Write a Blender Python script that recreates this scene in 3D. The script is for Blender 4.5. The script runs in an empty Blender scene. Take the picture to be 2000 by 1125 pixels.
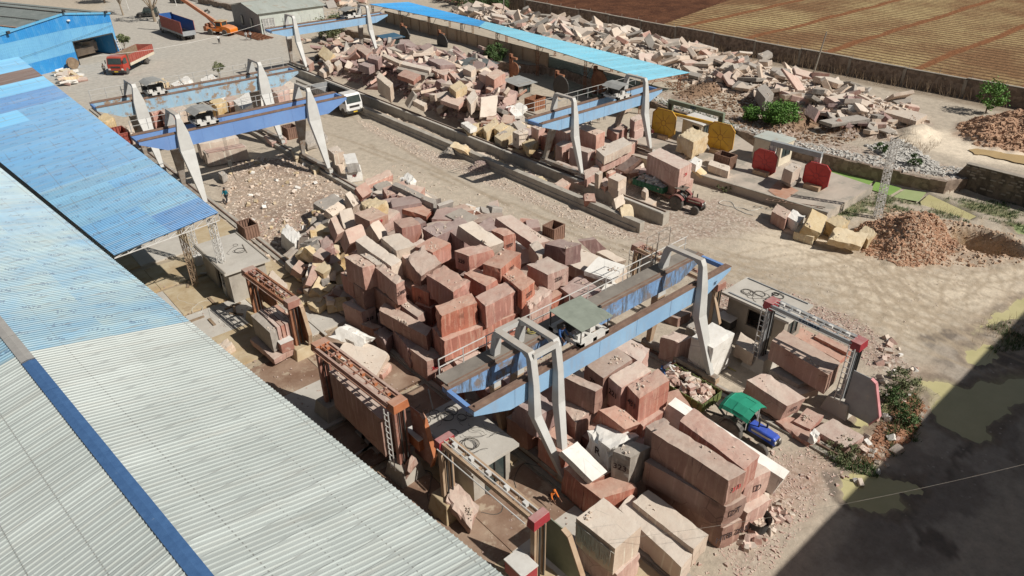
import bpy, bmesh, math, random
import numpy as np
from mathutils import Vector, Matrix, noise
from math import radians, sin, cos, pi, atan2
S = bpy.context.scene
COL = S.collection
# ---------------------------------------------------------------- camera
F_PX, CAM_H = 1384.0, 29.0            # focal length for a 2000 px wide picture, height above the yard
CX, CY = 1000.0, 562.5
def _dir(px, py): return Vector((px-CX, -(py-CY), -F_PX)).normalized()
_X = _dir(2856, -287); _Y = _dir(-405, -255)     # world X = along the crane girders, world Y = along the crane rails
_Y = (_Y - _X*_X.dot(_Y)).normalized(); _Z = _X.cross(_Y)
MW = Matrix((_X, _Y, _Z))             # camera -> world
cam = bpy.data.cameras.new('camera'); camo = bpy.data.objects.new('camera', cam); COL.objects.link(camo)
camo.matrix_world = Matrix.Translation((0, 0, CAM_H)) @ MW.to_4x4()
cam.sensor_width = 36; cam.lens = 36*F_PX/2000; cam.clip_end = 3000; cam.clip_start = 0.5
S.camera = camo
# ---------------------------------------------------------------- light
SUN_AZ, SUN_EL = radians(-67), radians(43)      # azimuth of the sun in world axes (from +X, counter-clockwise)
w = bpy.data.worlds.new('World'); S.world = w; w.use_nodes = True
nt = w.node_tree; bg = nt.nodes['Background']
sky = nt.nodes.new('ShaderNodeTexSky'); sky.sky_type = 'NISHITA'; sky.sun_disc = False
sky.sun_elevation = SUN_EL; sky.sun_rotation = pi/2 - SUN_AZ
hz_ = nt.nodes.new('ShaderNodeHueSaturation'); hz_.inputs['Saturation'].default_value = .55      # dusty air: a paler sky
nt.links.new(sky.outputs[0], hz_.inputs['Color']); nt.links.new(hz_.outputs[0], bg.inputs[0]); bg.inputs[1].default_value = 0.043
sl = bpy.data.lights.new('sun', 'SUN'); sl.energy = 5.0; sl.angle = radians(0.5); sl.color = (1, .95, .87)
so = bpy.data.objects.new('sun', sl); COL.objects.link(so)
so.rotation_euler = Vector((cos(SUN_AZ)*cos(SUN_EL), sin(SUN_AZ)*cos(SUN_EL), sin(SUN_EL))).to_track_quat('Z', 'Y').to_euler()
S.view_settings.view_transform = 'Standard'; S.view_settings.look = 'None'
S.view_settings.exposure = 0.0; S.view_settings.gamma = 1
S.render.engine = 'CYCLES'
# ---------------------------------------------------------------- where things stand: photo measurements -> world points
def G(px, py, z=0.0):
    r = MW @ Vector((px-CX, -(py-CY), -F_PX)); t = (z-CAM_H)/r.z
    return Vector((r.x*t, r.y*t, z))
rnd = random.Random(7)
# ---------------------------------------------------------------- materials
MATS = {}
def _n(nt, t, **k):
    n = nt.nodes.new(t)
    for a, b in k.items(): setattr(n, a, b)
    return n
def _lin(c): return (c[0], c[1], c[2], 1)
def mat(name, c1, c2=None, c3=None, scale=2.0, rough=.8, bump=.15, bscale=None, metal=0, dust=None, dustamt=.6, streak=None, objrand=.0, speck=None, coat=0, detail=6, mixpos=(.35, .65), stain=None, stretch=None, rockx=False):
    if name in MATS: return MATS[name]
    m = bpy.data.materials.new(name); m.use_nodes = True; MATS[name] = m
    nt = m.node_tree; L = nt.links.new; b = nt.nodes['Principled BSDF']
    b.inputs['Roughness'].default_value = rough; b.inputs['Metallic'].default_value = metal
    if coat: b.inputs['Coat Weight'].default_value = coat
    tc = _n(nt, 'ShaderNodeTexCoord'); geo = _n(nt, 'ShaderNodeNewGeometry')
    oi = _n(nt, 'ShaderNodeObjectInfo')
    pos = geo.outputs['Position']
    # world position shifted by the random number of the object, so that copies differ
    vm = _n(nt, 'ShaderNodeVectorMath', operation='SCALE'); comb = _n(nt, 'ShaderNodeCombineXYZ')
    L(oi.outputs['Random'], comb.inputs[0]); L(oi.outputs['Random'], comb.inputs[2]); L(comb.outputs[0], vm.inputs[0]); vm.inputs['Scale'].default_value = 37
    add = _n(nt, 'ShaderNodeVectorMath', operation='ADD'); L(pos, add.inputs[0]); L(vm.outputs[0], add.inputs[1])
    P = add.outputs[0]
    if stretch:
        mp = _n(nt, 'ShaderNodeMapping'); mp.inputs['Scale'].default_value = stretch; L(P, mp.inputs[0]); P2 = mp.outputs[0]
    else: P2 = P
    n1 = _n(nt, 'ShaderNodeTexNoise'); n1.inputs['Scale'].default_value = scale; n1.inputs['Detail'].default_value = detail; n1.inputs['Roughness'].default_value = .65
    L(P2, n1.inputs['Vector'])
    cr = _n(nt, 'ShaderNodeValToRGB'); e = cr.color_ramp.elements
    c2 = c2 or tuple(v*.75 for v in c1)
    e[0].position = mixpos[0]; e[0].color = _lin(c2); e[1].position = mixpos[1]; e[1].color = _lin(c1)
    if c3: x = e.new((mixpos[0]+mixpos[1])/2 + .12); x.color = _lin(c3)
    L(n1.outputs['Fac'], cr.inputs[0]); col = cr.outputs[0]
    def mixc(fac, a, bcol, blend='MIX'):
        mx = _n(nt, 'ShaderNodeMix', data_type='RGBA', blend_type=blend)
        if isinstance(fac, float): mx.inputs[0].default_value = fac
        else: L(fac, mx.inputs[0])
        if isinstance(a, tuple): mx.inputs[6].default_value = _lin(a)
        else: L(a, mx.inputs[6])
        if isinstance(bcol, tuple): mx.inputs[7].default_value = _lin(bcol)
        else: L(bcol, mx.inputs[7])
        return mx.outputs[2]
    def ramp(val, p0, p1, v0=0., v1=1.):
        r = _n(nt, 'ShaderNodeMapRange'); r.inputs[1].default_value = p0; r.inputs[2].default_value = p1; r.inputs[3].default_value = v0; r.inputs[4].default_value = v1; L(val, r.inputs[0]); return r.outputs[0]
    if streak:   # vertical runs and drill marks on upright faces
        mp = _n(nt, 'ShaderNodeMapping'); mp.inputs['Scale'].default_value = (streak[1], streak[1], .35); L(P, mp.inputs[0])
        n3 = _n(nt, 'ShaderNodeTexNoise'); n3.inputs['Scale'].default_value = 1.; n3.inputs['Detail'].default_value = 8; n3.inputs['Roughness'].default_value = .75; L(mp.outputs[0], n3.inputs['Vector'])
        col = mixc(ramp(n3.outputs['Fac'], .50, .60, 0, streak[2]), col, streak[0])
    if stain:
        n4 = _n(nt, 'ShaderNodeTexNoise'); n4.inputs['Scale'].default_value = stain[1]; n4.inputs['Detail'].default_value = 8; n4.inputs['Roughness'].default_value = .7; L(P, n4.inputs['Vector'])
        col = mixc(ramp(n4.outputs['Fac'], stain[2], stain[2]+.08, 0, stain[3]), col, stain[0])
    if speck:
        v = _n(nt, 'ShaderNodeTexVoronoi'); v.inputs['Scale'].default_value = speck[1]; L(P, v.inputs['Vector'])
        sp = _n(nt, 'ShaderNodeSeparateColor'); L(v.outputs['Color'], sp.inputs[0])
        col = mixc(ramp(sp.outputs[0], .3, .9, 0, speck[2]), col, speck[0])
    if rockx:    # drill grooves, pale scratches and dark cracks of quarried stone, on upright faces
        sz = _n(nt, 'ShaderNodeSeparateXYZ'); L(geo.outputs['Normal'], sz.inputs[0]); ab = _n(nt, 'ShaderNodeMath', operation='ABSOLUTE'); L(sz.outputs[2], ab.inputs[0]); sd_ = ramp(ab.outputs[0], .35, .15)
        mq = _n(nt, 'ShaderNodeMapping'); mq.inputs['Scale'].default_value = (1, 1, .04); L(P, mq.inputs[0]); wv = _n(nt, 'ShaderNodeTexWave', bands_direction='DIAGONAL'); wv.inputs['Scale'].default_value = 1.15; wv.inputs['Distortion'].default_value = 1.0; wv.inputs['Detail'].default_value = 2; L(mq.outputs[0], wv.inputs['Vector'])
        nn = _n(nt, 'ShaderNodeTexNoise'); nn.inputs['Scale'].default_value = .55; nn.inputs['Detail'].default_value = 3; L(P, nn.inputs['Vector'])
        m1 = _n(nt, 'ShaderNodeMath', operation='MULTIPLY'); L(ramp(wv.outputs['Fac'], .88, .98, 0, .5), m1.inputs[0]); L(ramp(nn.outputs['Fac'], .52, .58), m1.inputs[1]); m2 = _n(nt, 'ShaderNodeMath', operation='MULTIPLY'); L(m1.outputs[0], m2.inputs[0]); L(sd_, m2.inputs[1])
        col = mixc(m2.outputs[0], col, tuple(min(.75, v*1.45+.06) for v in c1))
        rf = _n(nt, 'ShaderNodeMath', operation='MULTIPLY'); L(oi.outputs['Random'], rf.inputs[0]); rf.inputs[1].default_value = 13.7; rg = _n(nt, 'ShaderNodeMath', operation='FRACT'); L(rf.outputs[0], rg.inputs[0]); rh = _n(nt, 'ShaderNodeMath', operation='MULTIPLY'); L(ramp(rg.outputs[0], .5, 1, 0, .6), rh.inputs[0]); L(ramp(nn.outputs['Fac'], .38, .6, .15, 1), rh.inputs[1]); col = mixc(rh.outputs[0], col, tuple(min(.72, v*.75+.17) for v in c1))
        ns = _n(nt, 'ShaderNodeTexNoise'); ns.inputs['Scale'].default_value = 2.6; ns.inputs['Detail'].default_value = 10; ns.inputs['Roughness'].default_value = .8; ns.inputs['Distortion'].default_value = 1.5; L(P, ns.inputs['Vector'])
        col = mixc(ramp(ns.outputs['Fac'], .60, .66, 0, .6), col, tuple(min(.78, v*1.3+.12) for v in c1)); col = mixc(ramp(ns.outputs['Fac'], .38, .33, 0, .55), col, tuple(v*.55 for v in c1))
        vc = _n(nt, 'ShaderNodeTexVoronoi', feature='DISTANCE_TO_EDGE'); vc.inputs['Scale'].default_value = .55; L(P, vc.inputs['Vector']); ncr = _n(nt, 'ShaderNodeMath', operation='MULTIPLY'); L(ramp(vc.outputs['Distance'], .012, .004), ncr.inputs[0]); L(ramp(nn.outputs['Fac'], .5, .44, 0, .7), ncr.inputs[1]); col = mixc(ncr.outputs[0], col, tuple(v*.4 for v in c1))
    if dust:
        sx = _n(nt, 'ShaderNodeSeparateXYZ'); L(geo.outputs['Normal'], sx.inputs[0])
        nd = _n(nt, 'ShaderNodeTexNoise'); nd.inputs['Scale'].default_value = 1.3; nd.inputs['Detail'].default_value = 7; nd.inputs['Roughness'].default_value = .7; L(P, nd.inputs['Vector'])
        a = ramp(sx.outputs[2], .45, .9); bb = ramp(nd.outputs['Fac'], .3, .62, .35, 1.)
        mu = _n(nt, 'ShaderNodeMath', operation='MULTIPLY'); L(a, mu.inputs[0]); L(bb, mu.inputs[1])
        mu2 = _n(nt, 'ShaderNodeMath', operation='MULTIPLY'); L(mu.outputs[0], mu2.inputs[0]); mu2.inputs[1].default_value = dustamt
        col = mixc(mu2.outputs[0], col, dust)
    if objrand:
        hs = _n(nt, 'ShaderNodeHueSaturation'); L(ramp(oi.outputs['Random'], 0, 1, 1-objrand, 1+objrand), hs.inputs['Value']); 
        r2 = _n(nt, 'ShaderNodeMath', operation='MULTIPLY'); L(oi.outputs['Random'], r2.inputs[0]); r2.inputs[1].default_value = 7.3
        fr = _n(nt, 'ShaderNodeMath', operation='FRACT'); L(r2.outputs[0], fr.inputs[0]); L(ramp(fr.outputs[0], 0, 1, 1-objrand*1.2, 1+objrand*.8), hs.inputs['Saturation'])
        L(col, hs.inputs['Color']); col = hs.outputs[0]
    L(col, b.inputs['Base Color'])
    if bump:
        nb = _n(nt, 'ShaderNodeTexNoise'); nb.inputs['Scale'].default_value = bscale or scale*4; nb.inputs['Detail'].default_value = 8; nb.inputs['Roughness'].default_value = .7; L(P, nb.inputs['Vector'])
        bp = _n(nt, 'ShaderNodeBump'); bp.inputs['Strength'].default_value = min(1, bump*2.5); bp.inputs['Distance'].default_value = .05; L(nb.outputs['Fac'], bp.inputs['Height']); L(bp.outputs[0], b.inputs['Normal'])
    return m
DUST = (.50, .395, .325)
ROCK = dict(
 red=mat('red_sandstone', (.44, .185, .13), (.33, .125, .09), (.40, .165, .115), scale=.9, dust=(.50, .355, .285), dustamt=.95, streak=((.55, .38, .29), 3.5, .45), objrand=.12, bump=.2, bscale=5, rockx=True),
 brown=mat('brown_sandstone', (.36, .205, .155), (.27, .14, .105), scale=.8, dust=DUST, dustamt=1., streak=((.46, .31, .22), 3.0, .5), objrand=.12, bump=.22, bscale=4, rockx=True),
 pink=mat('pink_sandstone', (.49, .305, .25), (.40, .22, .175), scale=1.0, dust=(.57, .465, .39), dustamt=1., streak=((.60, .45, .36), 3.2, .5), objrand=.12, bump=.2, bscale=5, rockx=True),
 pale=mat('pale_sandstone', (.60, .49, .39), (.49, .38, .30), scale=.9, dust=(.64, .57, .49), dustamt=.8, streak=((.48, .34, .27), 3.0, .3), objrand=.1, bump=.2, bscale=5, rockx=True),
 white=mat('white_stone', (.74, .72, .68), (.60, .57, .52), scale=1.4, dust=(.76, .74, .70), dustamt=.5, objrand=.05, bump=.22, bscale=4, stain=((.5, .42, .34), 1.2, .62, .5), rockx=True),
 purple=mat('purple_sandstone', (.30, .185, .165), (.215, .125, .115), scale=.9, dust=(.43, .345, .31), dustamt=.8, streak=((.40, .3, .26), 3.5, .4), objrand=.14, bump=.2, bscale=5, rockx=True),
 yellow=mat('yellow_stone', (.56, .43, .24), (.46, .31, .14), (.54, .43, .28), scale=1.1, dust=(.62, .52, .35), dustamt=.75, objrand=.12, bump=.25, bscale=4, stain=((.33, .20, .09), .9, .6, .6), rockx=True),
 grey=mat('grey_stone', (.36, .325, .285), (.26, .23, .20), scale=1.0, dust=(.46, .41, .355), dustamt=.8, streak=((.43, .38, .33), 3.5, .4), objrand=.15, bump=.2, bscale=5, rockx=True),
)
M = dict(
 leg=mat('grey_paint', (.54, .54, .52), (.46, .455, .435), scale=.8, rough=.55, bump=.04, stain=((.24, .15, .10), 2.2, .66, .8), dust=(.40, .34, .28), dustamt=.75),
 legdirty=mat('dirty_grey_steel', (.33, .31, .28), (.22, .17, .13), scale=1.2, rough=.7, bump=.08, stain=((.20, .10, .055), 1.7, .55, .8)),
 rustypale=mat('pale_rusty_steel', (.45, .34, .24), (.36, .24, .15), scale=1.2, rough=.7, bump=.08),
 bluelight=mat('light_blue_paint', (.28, .46, .65), (.23, .39, .58), scale=.5, rough=.5, bump=.03, streak=((.28, .34, .42), 1.8, .35), stain=((.16, .13, .11), 2.6, .70, .8)),
 bluemid=mat('mid_blue_paint', (.165, .30, .58), (.14, .255, .52), scale=.5, rough=.5, bump=.03, streak=((.17, .26, .50), 1.2, .35), stain=((.14, .10, .08), 2.4, .72, .8)),
 bluepeel=mat('peeling_blue_paint', (.32, .48, .60), (.26, .41, .54), scale=.8, rough=.6, bump=.05, stain=((.29, .20, .13), 1.1, .52, .95), streak=((.38, .36, .32), 2.5, .4)),
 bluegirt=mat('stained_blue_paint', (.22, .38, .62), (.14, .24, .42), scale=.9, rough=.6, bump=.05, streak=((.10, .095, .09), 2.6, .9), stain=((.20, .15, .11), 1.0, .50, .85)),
 deck=mat('walkway_steel', (.25, .225, .195), (.17, .15, .13), scale=.7, rough=.75, bump=.08, stain=((.32, .28, .23), .9, .58, .6)),
 rail=mat('rusty_rail', (.24, .165, .125), (.16, .10, .075), scale=2, rough=.6, bump=.06),
 rust=mat('rust', (.34, .155, .08), (.20, .085, .05), scale=1.6, rough=.8, bump=.1),
 orange=mat('orange_primer', (.46, .17, .075), (.36, .12, .05), scale=1.5, rough=.6, bump=.05, stain=((.30, .12, .06), 2.2, .6, .8), dust=(.48, .36, .29), dustamt=.7),
 sawred=mat('dusty_red_paint', (.36, .19, .145), (.27, .12, .09), scale=1.5, rough=.6, bump=.05, stain=((.45, .36, .3), 1.8, .55, .7), dust=(.50, .40, .335), dustamt=.8),
 crimson=mat('crimson_paint', (.36, .035, .05), (.28, .03, .04), scale=1.5, rough=.45, bump=.03, dust=(.50, .36, .33), dustamt=.7, stain=((.4, .25, .22), 2, .64, .6)),
 redgloss=mat('red_paint', (.56, .045, .04), (.45, .03, .03), scale=1.5, rough=.4, bump=.02, stain=((.45, .2, .17), 1.5, .62, .5)),
 mustard=mat('mustard_paint', (.66, .40, .035), (.56, .31, .03), scale=1.2, rough=.5, bump=.03, stain=((.45, .30, .15), 1.8, .6, .6)),
 olive=mat('olive_paint', (.20, .235, .17), (.15, .18, .13), scale=1.2, rough=.6, bump=.04, dust=(.36, .36, .28), dustamt=.6),
 whitesteel=mat('white_steel', (.66, .65, .62), (.55, .53, .50), scale=1.5, rough=.55, bump=.04, stain=((.40, .28, .2), 2.2, .6, .7)),
 greysteel=mat('grey_steel', (.32, .335, .345), (.26, .27, .28), scale=1.5, rough=.5, bump=.04, stain=((.42, .38, .33), 1.7, .58, .6)),
 dark=mat('dark_metal', (.05, .048, .045), (.03, .03, .03), scale=3, rough=.5, bump=.05, dust=(.45, .38, .30), dustamt=.35),
 black=mat('black_rubber', (.035, .034, .033), (.05, .046, .042), scale=4, rough=.8, bump=.08),
 tyre=mat('dusty_tyre', (.07, .065, .06), (.13, .115, .10), scale=3, rough=.9, bump=.08),
 conc=mat('old_concrete', (.44, .405, .35), (.33, .30, .255), scale=.7, rough=.9, bump=.14, bscale=6, stain=((.22, .19, .155), .8, .6, .6), streak=((.24, .21, .18), 1.5, .4)),
 rustslab=mat('rust_stained_concrete', (.34, .245, .18), (.20, .12, .08), scale=.5, rough=.7, bump=.14, bscale=6, stain=((.44, .36, .27), .7, .54, .8)), slab=mat('concrete_slab', (.52, .49, .44), (.43, .40, .355), scale=.6, rough=.9, bump=.1, bscale=7, stain=((.34, .30, .26), .7, .6, .5)),
 ochre=mat('stained_concrete', (.50, .42, .29), (.38, .28, .16), scale=.6, rough=.9, bump=.14, bscale=6, stain=((.30, .20, .11), .8, .58, .6)),
 plaster=mat('peach_plaster', (.55, .41, .28), (.44, .32, .21), scale=.5, rough=.9, bump=.1, stain=((.33, .26, .2), .5, .55, .6)),
 hut=mat('hut_wall', (.36, .32, .27), (.27, .24, .20), scale=.8, rough=.9, bump=.12, stain=((.2, .17, .14), .9, .55, .6)),
 asb=mat('grey_roof_sheet', (.33, .335, .325), (.25, .25, .24), scale=1.5, rough=.8, bump=.1, stain=((.45, .43, .39), 1.2, .6, .5)),
 tin=mat('weathered_tin', (.50, .53, .49), (.41, .44, .40), scale=.6, rough=.6, bump=.06, stain=((.40, .33, .25), .6, .56, .7), stretch=(1.6, .35, 1)),
 greengrey=mat('grey_green_sheet', (.27, .30, .25), (.21, .235, .195), scale=1.2, rough=.7, bump=.05, stain=((.36, .35, .29), .9, .6, .5)),
 wood=mat('grey_wood', (.30, .22, .15), (.20, .14, .09), scale=2, rough=.85, bump=.12),
 bin=mat('brown_bin_paint', (.26, .155, .11), (.185, .105, .075), scale=1.5, rough=.75, bump=.08, stain=((.35, .26, .2), 1.8, .6, .6)),
 glass=mat('dark_glass', (.035, .05, .05), (.06, .075, .07), scale=1, rough=.12, bump=0),
 truckred=mat('truck_red', (.44, .05, .03), (.36, .04, .025), scale=1, rough=.35, bump=.02, stain=((.45, .25, .18), 1.5, .62, .4), dust=(.45, .38, .30), dustamt=.45),
 bedred=mat('cargo_side_red', (.38, .10, .075), (.30, .075, .055), scale=1.5, rough=.55, bump=.04, stain=((.45, .3, .24), 1.5, .6, .5), dust=(.45, .38, .30), dustamt=.45),
 cream=mat('cream_paint', (.66, .60, .48), (.55, .49, .38), scale=2, rough=.6, bump=.04),
 bedblue=mat('cargo_inside_blue', (.03, .12, .36), (.025, .09, .28), scale=1.5, rough=.5, bump=.03, stain=((.2, .2, .22), 1.2, .62, .4)),
 brightblue=mat('bonnet_blue', (.02, .09, .55), (.015, .07, .45), scale=2, rough=.3, bump=.01, coat=.3, dust=(.45, .38, .30), dustamt=.12),
 paintwhite=mat('white_paint', (.78, .78, .77), (.70, .70, .69), scale=1, rough=.4, bump=.01, stain=((.5, .46, .4), 1.5, .64, .4), dust=(.45, .38, .30), dustamt=.45),
 plate=mat('yellow_plate', (.75, .5, .04), rough=.5, bump=0),
 tarp=mat('green_canvas', (.02, .30, .185), (.015, .24, .145), scale=2, rough=.65, bump=.08, bscale=6),
 trailergreen=mat('trailer_green', (.03, .16, .09), (.02, .11, .06), scale=2, rough=.6, bump=.04, stain=((.2, .2, .15), 2, .6, .5), dust=(.45, .38, .30), dustamt=.45),
 oldgreen=mat('faded_green_paint', (.15, .20, .05), (.10, .11, .05), scale=2, rough=.7, bump=.06, stain=((.16, .1, .06), 2, .56, .8)),
 tractorred=mat('tractor_red', (.23, .035, .04), (.15, .025, .03), scale=2, rough=.45, bump=.02, stain=((.3, .2, .17), 2, .6, .5), dust=(.45, .38, .30), dustamt=.45),
 machineorange=mat('machine_orange', (.75, .22, .02), (.62, .16, .02), scale=1.5, rough=.45, bump=.02, stain=((.35, .2, .12), 2, .62, .5), dust=(.45, .38, .30), dustamt=.45),
 tan=mat('tan_paint', (.55, .42, .25), (.45, .33, .2), scale=2, rough=.6, bump=.02),
 chrome=mat('silver_metal', (.5, .5, .5), rough=.35, bump=0, metal=.6),
 lamp=mat('lamp_glass', (.8, .8, .75), rough=.2, bump=0),
 skin=mat('skin', (.20, .10, .06), rough=.6, bump=0),
 hair=mat('black_hair', (.012, .01, .01), rough=.6, bump=0),
 cwhite=mat('white_cloth', (.75, .74, .72), rough=.9, bump=.05), cblue=mat('blue_cloth', (.05, .13, .34), rough=.9, bump=.05),
 cteal=mat('teal_cloth', (.01, .20, .27), rough=.9, bump=.05), cdark=mat('dark_cloth', (.03, .03, .035), rough=.9, bump=.05),
 cgrey=mat('grey_cloth', (.28, .27, .26), rough=.9, bump=.05), corange=mat('orange_cloth', (.75, .20, .03), rough=.9, bump=.05), cred=mat('red_cloth', (.38, .02, .03), rough=.9, bump=.05),
 ink=mat('black_ink', (.05, .03, .03), rough=.9, bump=0), redink=mat('red_ink', (.50, .03, .04), rough=.9, bump=0), blueink=mat('navy_ink', (.02, .06, .12), rough=.9, bump=0),
 bark=mat('bark', (.17, .125, .09), (.11, .08, .055), scale=4, rough=.9, bump=.2), barkpale=mat('pale_bark', (.33, .27, .20), (.23, .18, .13), scale=4, rough=.9, bump=.2),
 leaf=mat('dark_leaves', (.075, .13, .035), (.045, .085, .022), scale=1.2, rough=.7, bump=0), leafb=mat('bright_leaves', (.12, .25, .04), (.07, .16, .025), scale=1.2, rough=.7, bump=0),
 leafd=mat('dull_leaves', (.185, .20, .10), (.11, .13, .055), scale=1.2, rough=.8, bump=0), dry=mat('dry_stems', (.30, .22, .14), (.2, .14, .09), scale=2, rough=.9, bump=0),
 yhose=mat('yellow_hose', (.36, .31, .10), rough=.6, bump=0), whose=mat('white_hose', (.6, .58, .52), rough=.6, bump=0),
)
# ---------------------------------------------------------------- mesh building
class MB:
    def __init__(s): s.v = []; s.f = []
    def add(s, vs, fs):
        o = len(s.v); s.v += [tuple(p) for p in vs]; s.f += [tuple(i+o for i in f) for f in fs]; return s
    def hexa(s, c):      # 8 corners: bottom 0-3, top 4-7 (same order)
        return s.add(c, [(3, 2, 1, 0), (4, 5, 6, 7), (0, 1, 5, 4), (1, 2, 6, 5), (2, 3, 7, 6), (3, 0, 4, 7)])
    def box(s, x0, x1, y0, y1, z0, z1):
        return s.hexa([(x0, y0, z0), (x1, y0, z0), (x1, y1, z0), (x0, y1, z0), (x0, y0, z1), (x1, y0, z1), (x1, y1, z1), (x0, y1, z1)])
    def prism(s, pts, off):     # closed outline (3-d points) pushed along a vector
        n = len(pts); off = Vector(off); P = [Vector(p) for p in pts]
        return s.add(P + [p+off for p in P], [tuple(range(n-1, -1, -1)), tuple(range(n, 2*n))] + [(i, (i+1) % n, n+(i+1) % n, n+i) for i in range(n)])
    def tube(s, p, q, r, n=6, r2=None):
        p = Vector(p); q = Vector(q); r2 = r if r2 is None else r2; d = (q-p).normalized()
        a = d.orthogonal().normalized(); b = d.cross(a)
        ring = lambda c, R: [c + a*R*cos(2*pi*i/n) + b*R*sin(2*pi*i/n) for i in range(n)]
        return s.add(ring(p, r)+ring(q, r2), [(i, (i+1) % n, n+(i+1) % n, n+i) for i in range(n)] + [tuple(range(n-1, -1, -1)), tuple(range(n, 2*n))])
    def path(s, pts, r, n=5):
        for a, b in zip(pts, pts[1:]): s.tube(a, b, r, n)
        return s
    def bar(s, p, q, w, h, up=(0, 0, 1)):     # rectangular bar from p to q
        p = Vector(p); q = Vector(q); d = (q-p).normalized(); u = Vector(up); a = d.cross(u)
        if a.length < 1e-4: a = d.orthogonal()
        a.normalize(); b = a.cross(d); a = a*w/2; b = b*h/2
        return s.hexa([p-a-b, p+a-b, q+a-b, q-a-b, p-a+b, p+a+b, q+a+b, q-a+b])
    def loft(s, secs):      # list of equal-length rings
        n = len(secs[0]); vs = [p for r in secs for p in r]; fs = []
        for k in range(len(secs)-1):
            for i in range(n): fs.append((k*n+i, k*n+(i+1) % n, (k+1)*n+(i+1) % n, (k+1)*n+i))
        fs += [tuple(range(n-1, -1, -1)), tuple(range((len(secs)-1)*n, len(secs)*n))]
        return s.add(vs, fs)
    def lathe(s, prof, c, axis, n=20):     # prof: (radius, along) pairs
        c = Vector(c); d = Vector(axis).normalized(); a = d.orthogonal().normalized(); b = d.cross(a)
        return s.loft([[c + d*t + a*R*cos(2*pi*i/n) + b*R*sin(2*pi*i/n) for i in range(n)] for R, t in prof])
    def xf(s, mtx):
        s.v = [tuple(mtx @ Vector(p)) for p in s.v]; return s
    def mesh(s, name, m, smooth=False):
        me = bpy.data.meshes.new(name); me.from_pydata(s.v, [], s.f); me.update()
        bm = bmesh.new(); bm.from_mesh(me); bmesh.ops.recalc_face_normals(bm, faces=bm.faces); bm.to_mesh(me); bm.free()
        if m: me.materials.append(m)
        if smooth: me.shade_smooth()
        return me
    def done(s, name, m, parent=None, smooth=False, bevel=0, **k):
        o = bpy.data.objects.new(name, s.mesh(name, m, smooth)); COL.objects.link(o)
        if parent: o.parent = parent
        if bevel:
            bv = o.modifiers.new('bevel', 'BEVEL'); bv.width = bevel; bv.segments = 2; bv.limit_method = 'ANGLE'
        return tag(o, **k)
def tag(o, label=None, cat=None, group=None, kind=None):
    if label: o['label'] = label
    if cat: o['category'] = cat
    if group: o['group'] = group
    if kind: o['kind'] = kind
    return o
def thing(name, label, cat, loc=(0, 0, 0), rz=0, group=None):
    o = bpy.data.objects.new(name, None); COL.objects.link(o); o.location = loc; o.rotation_euler = (0, 0, rz); o.empty_display_size = .3
    return tag(o, label, cat, group)
def copy_tree(o, loc, rz=None, label=None, group=None):
    r = o.copy(); COL.objects.link(r); r.location = loc
    if rz is not None: r.rotation_euler = (0, 0, rz)
    if label: r['label'] = label
    if group: r['group'] = group
    for ch in list(o.children):
        c = ch.copy(); COL.objects.link(c); c.parent = r
        for g in list(ch.children):
            d = g.copy(); COL.objects.link(d); d.parent = c
    return r
def text_mesh(body, size, depth=.01):
    cu = bpy.data.curves.new('txt', 'FONT'); cu.body = body; cu.size = size; cu.align_x = 'CENTER'; cu.align_y = 'CENTER'; cu.offset = .012; cu.resolution_u = 2
    o = bpy.data.objects.new('txt', cu); COL.objects.link(o)
    dg = bpy.context.evaluated_depsgraph_get(); me = bpy.data.meshes.new_from_object(o.evaluated_get(dg))
    bpy.data.objects.remove(o); bpy.data.curves.remove(cu); return me
def write(body, size, centre, right, up, m, parent, name='painted_number'):
    me = text_mesh(body, size); me.materials.clear(); me.materials.append(m)
    r = Vector(right).normalized(); u = Vector(up); u = (u - r*u.dot(r)).normalized(); n = r.cross(u)
    mt = Matrix((r, u, n)).transposed().to_4x4(); mt.translation = Vector(centre)
    me.transform(mt); o = bpy.data.objects.new(name, me); COL.objects.link(o); o.parent = parent
    return o
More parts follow.
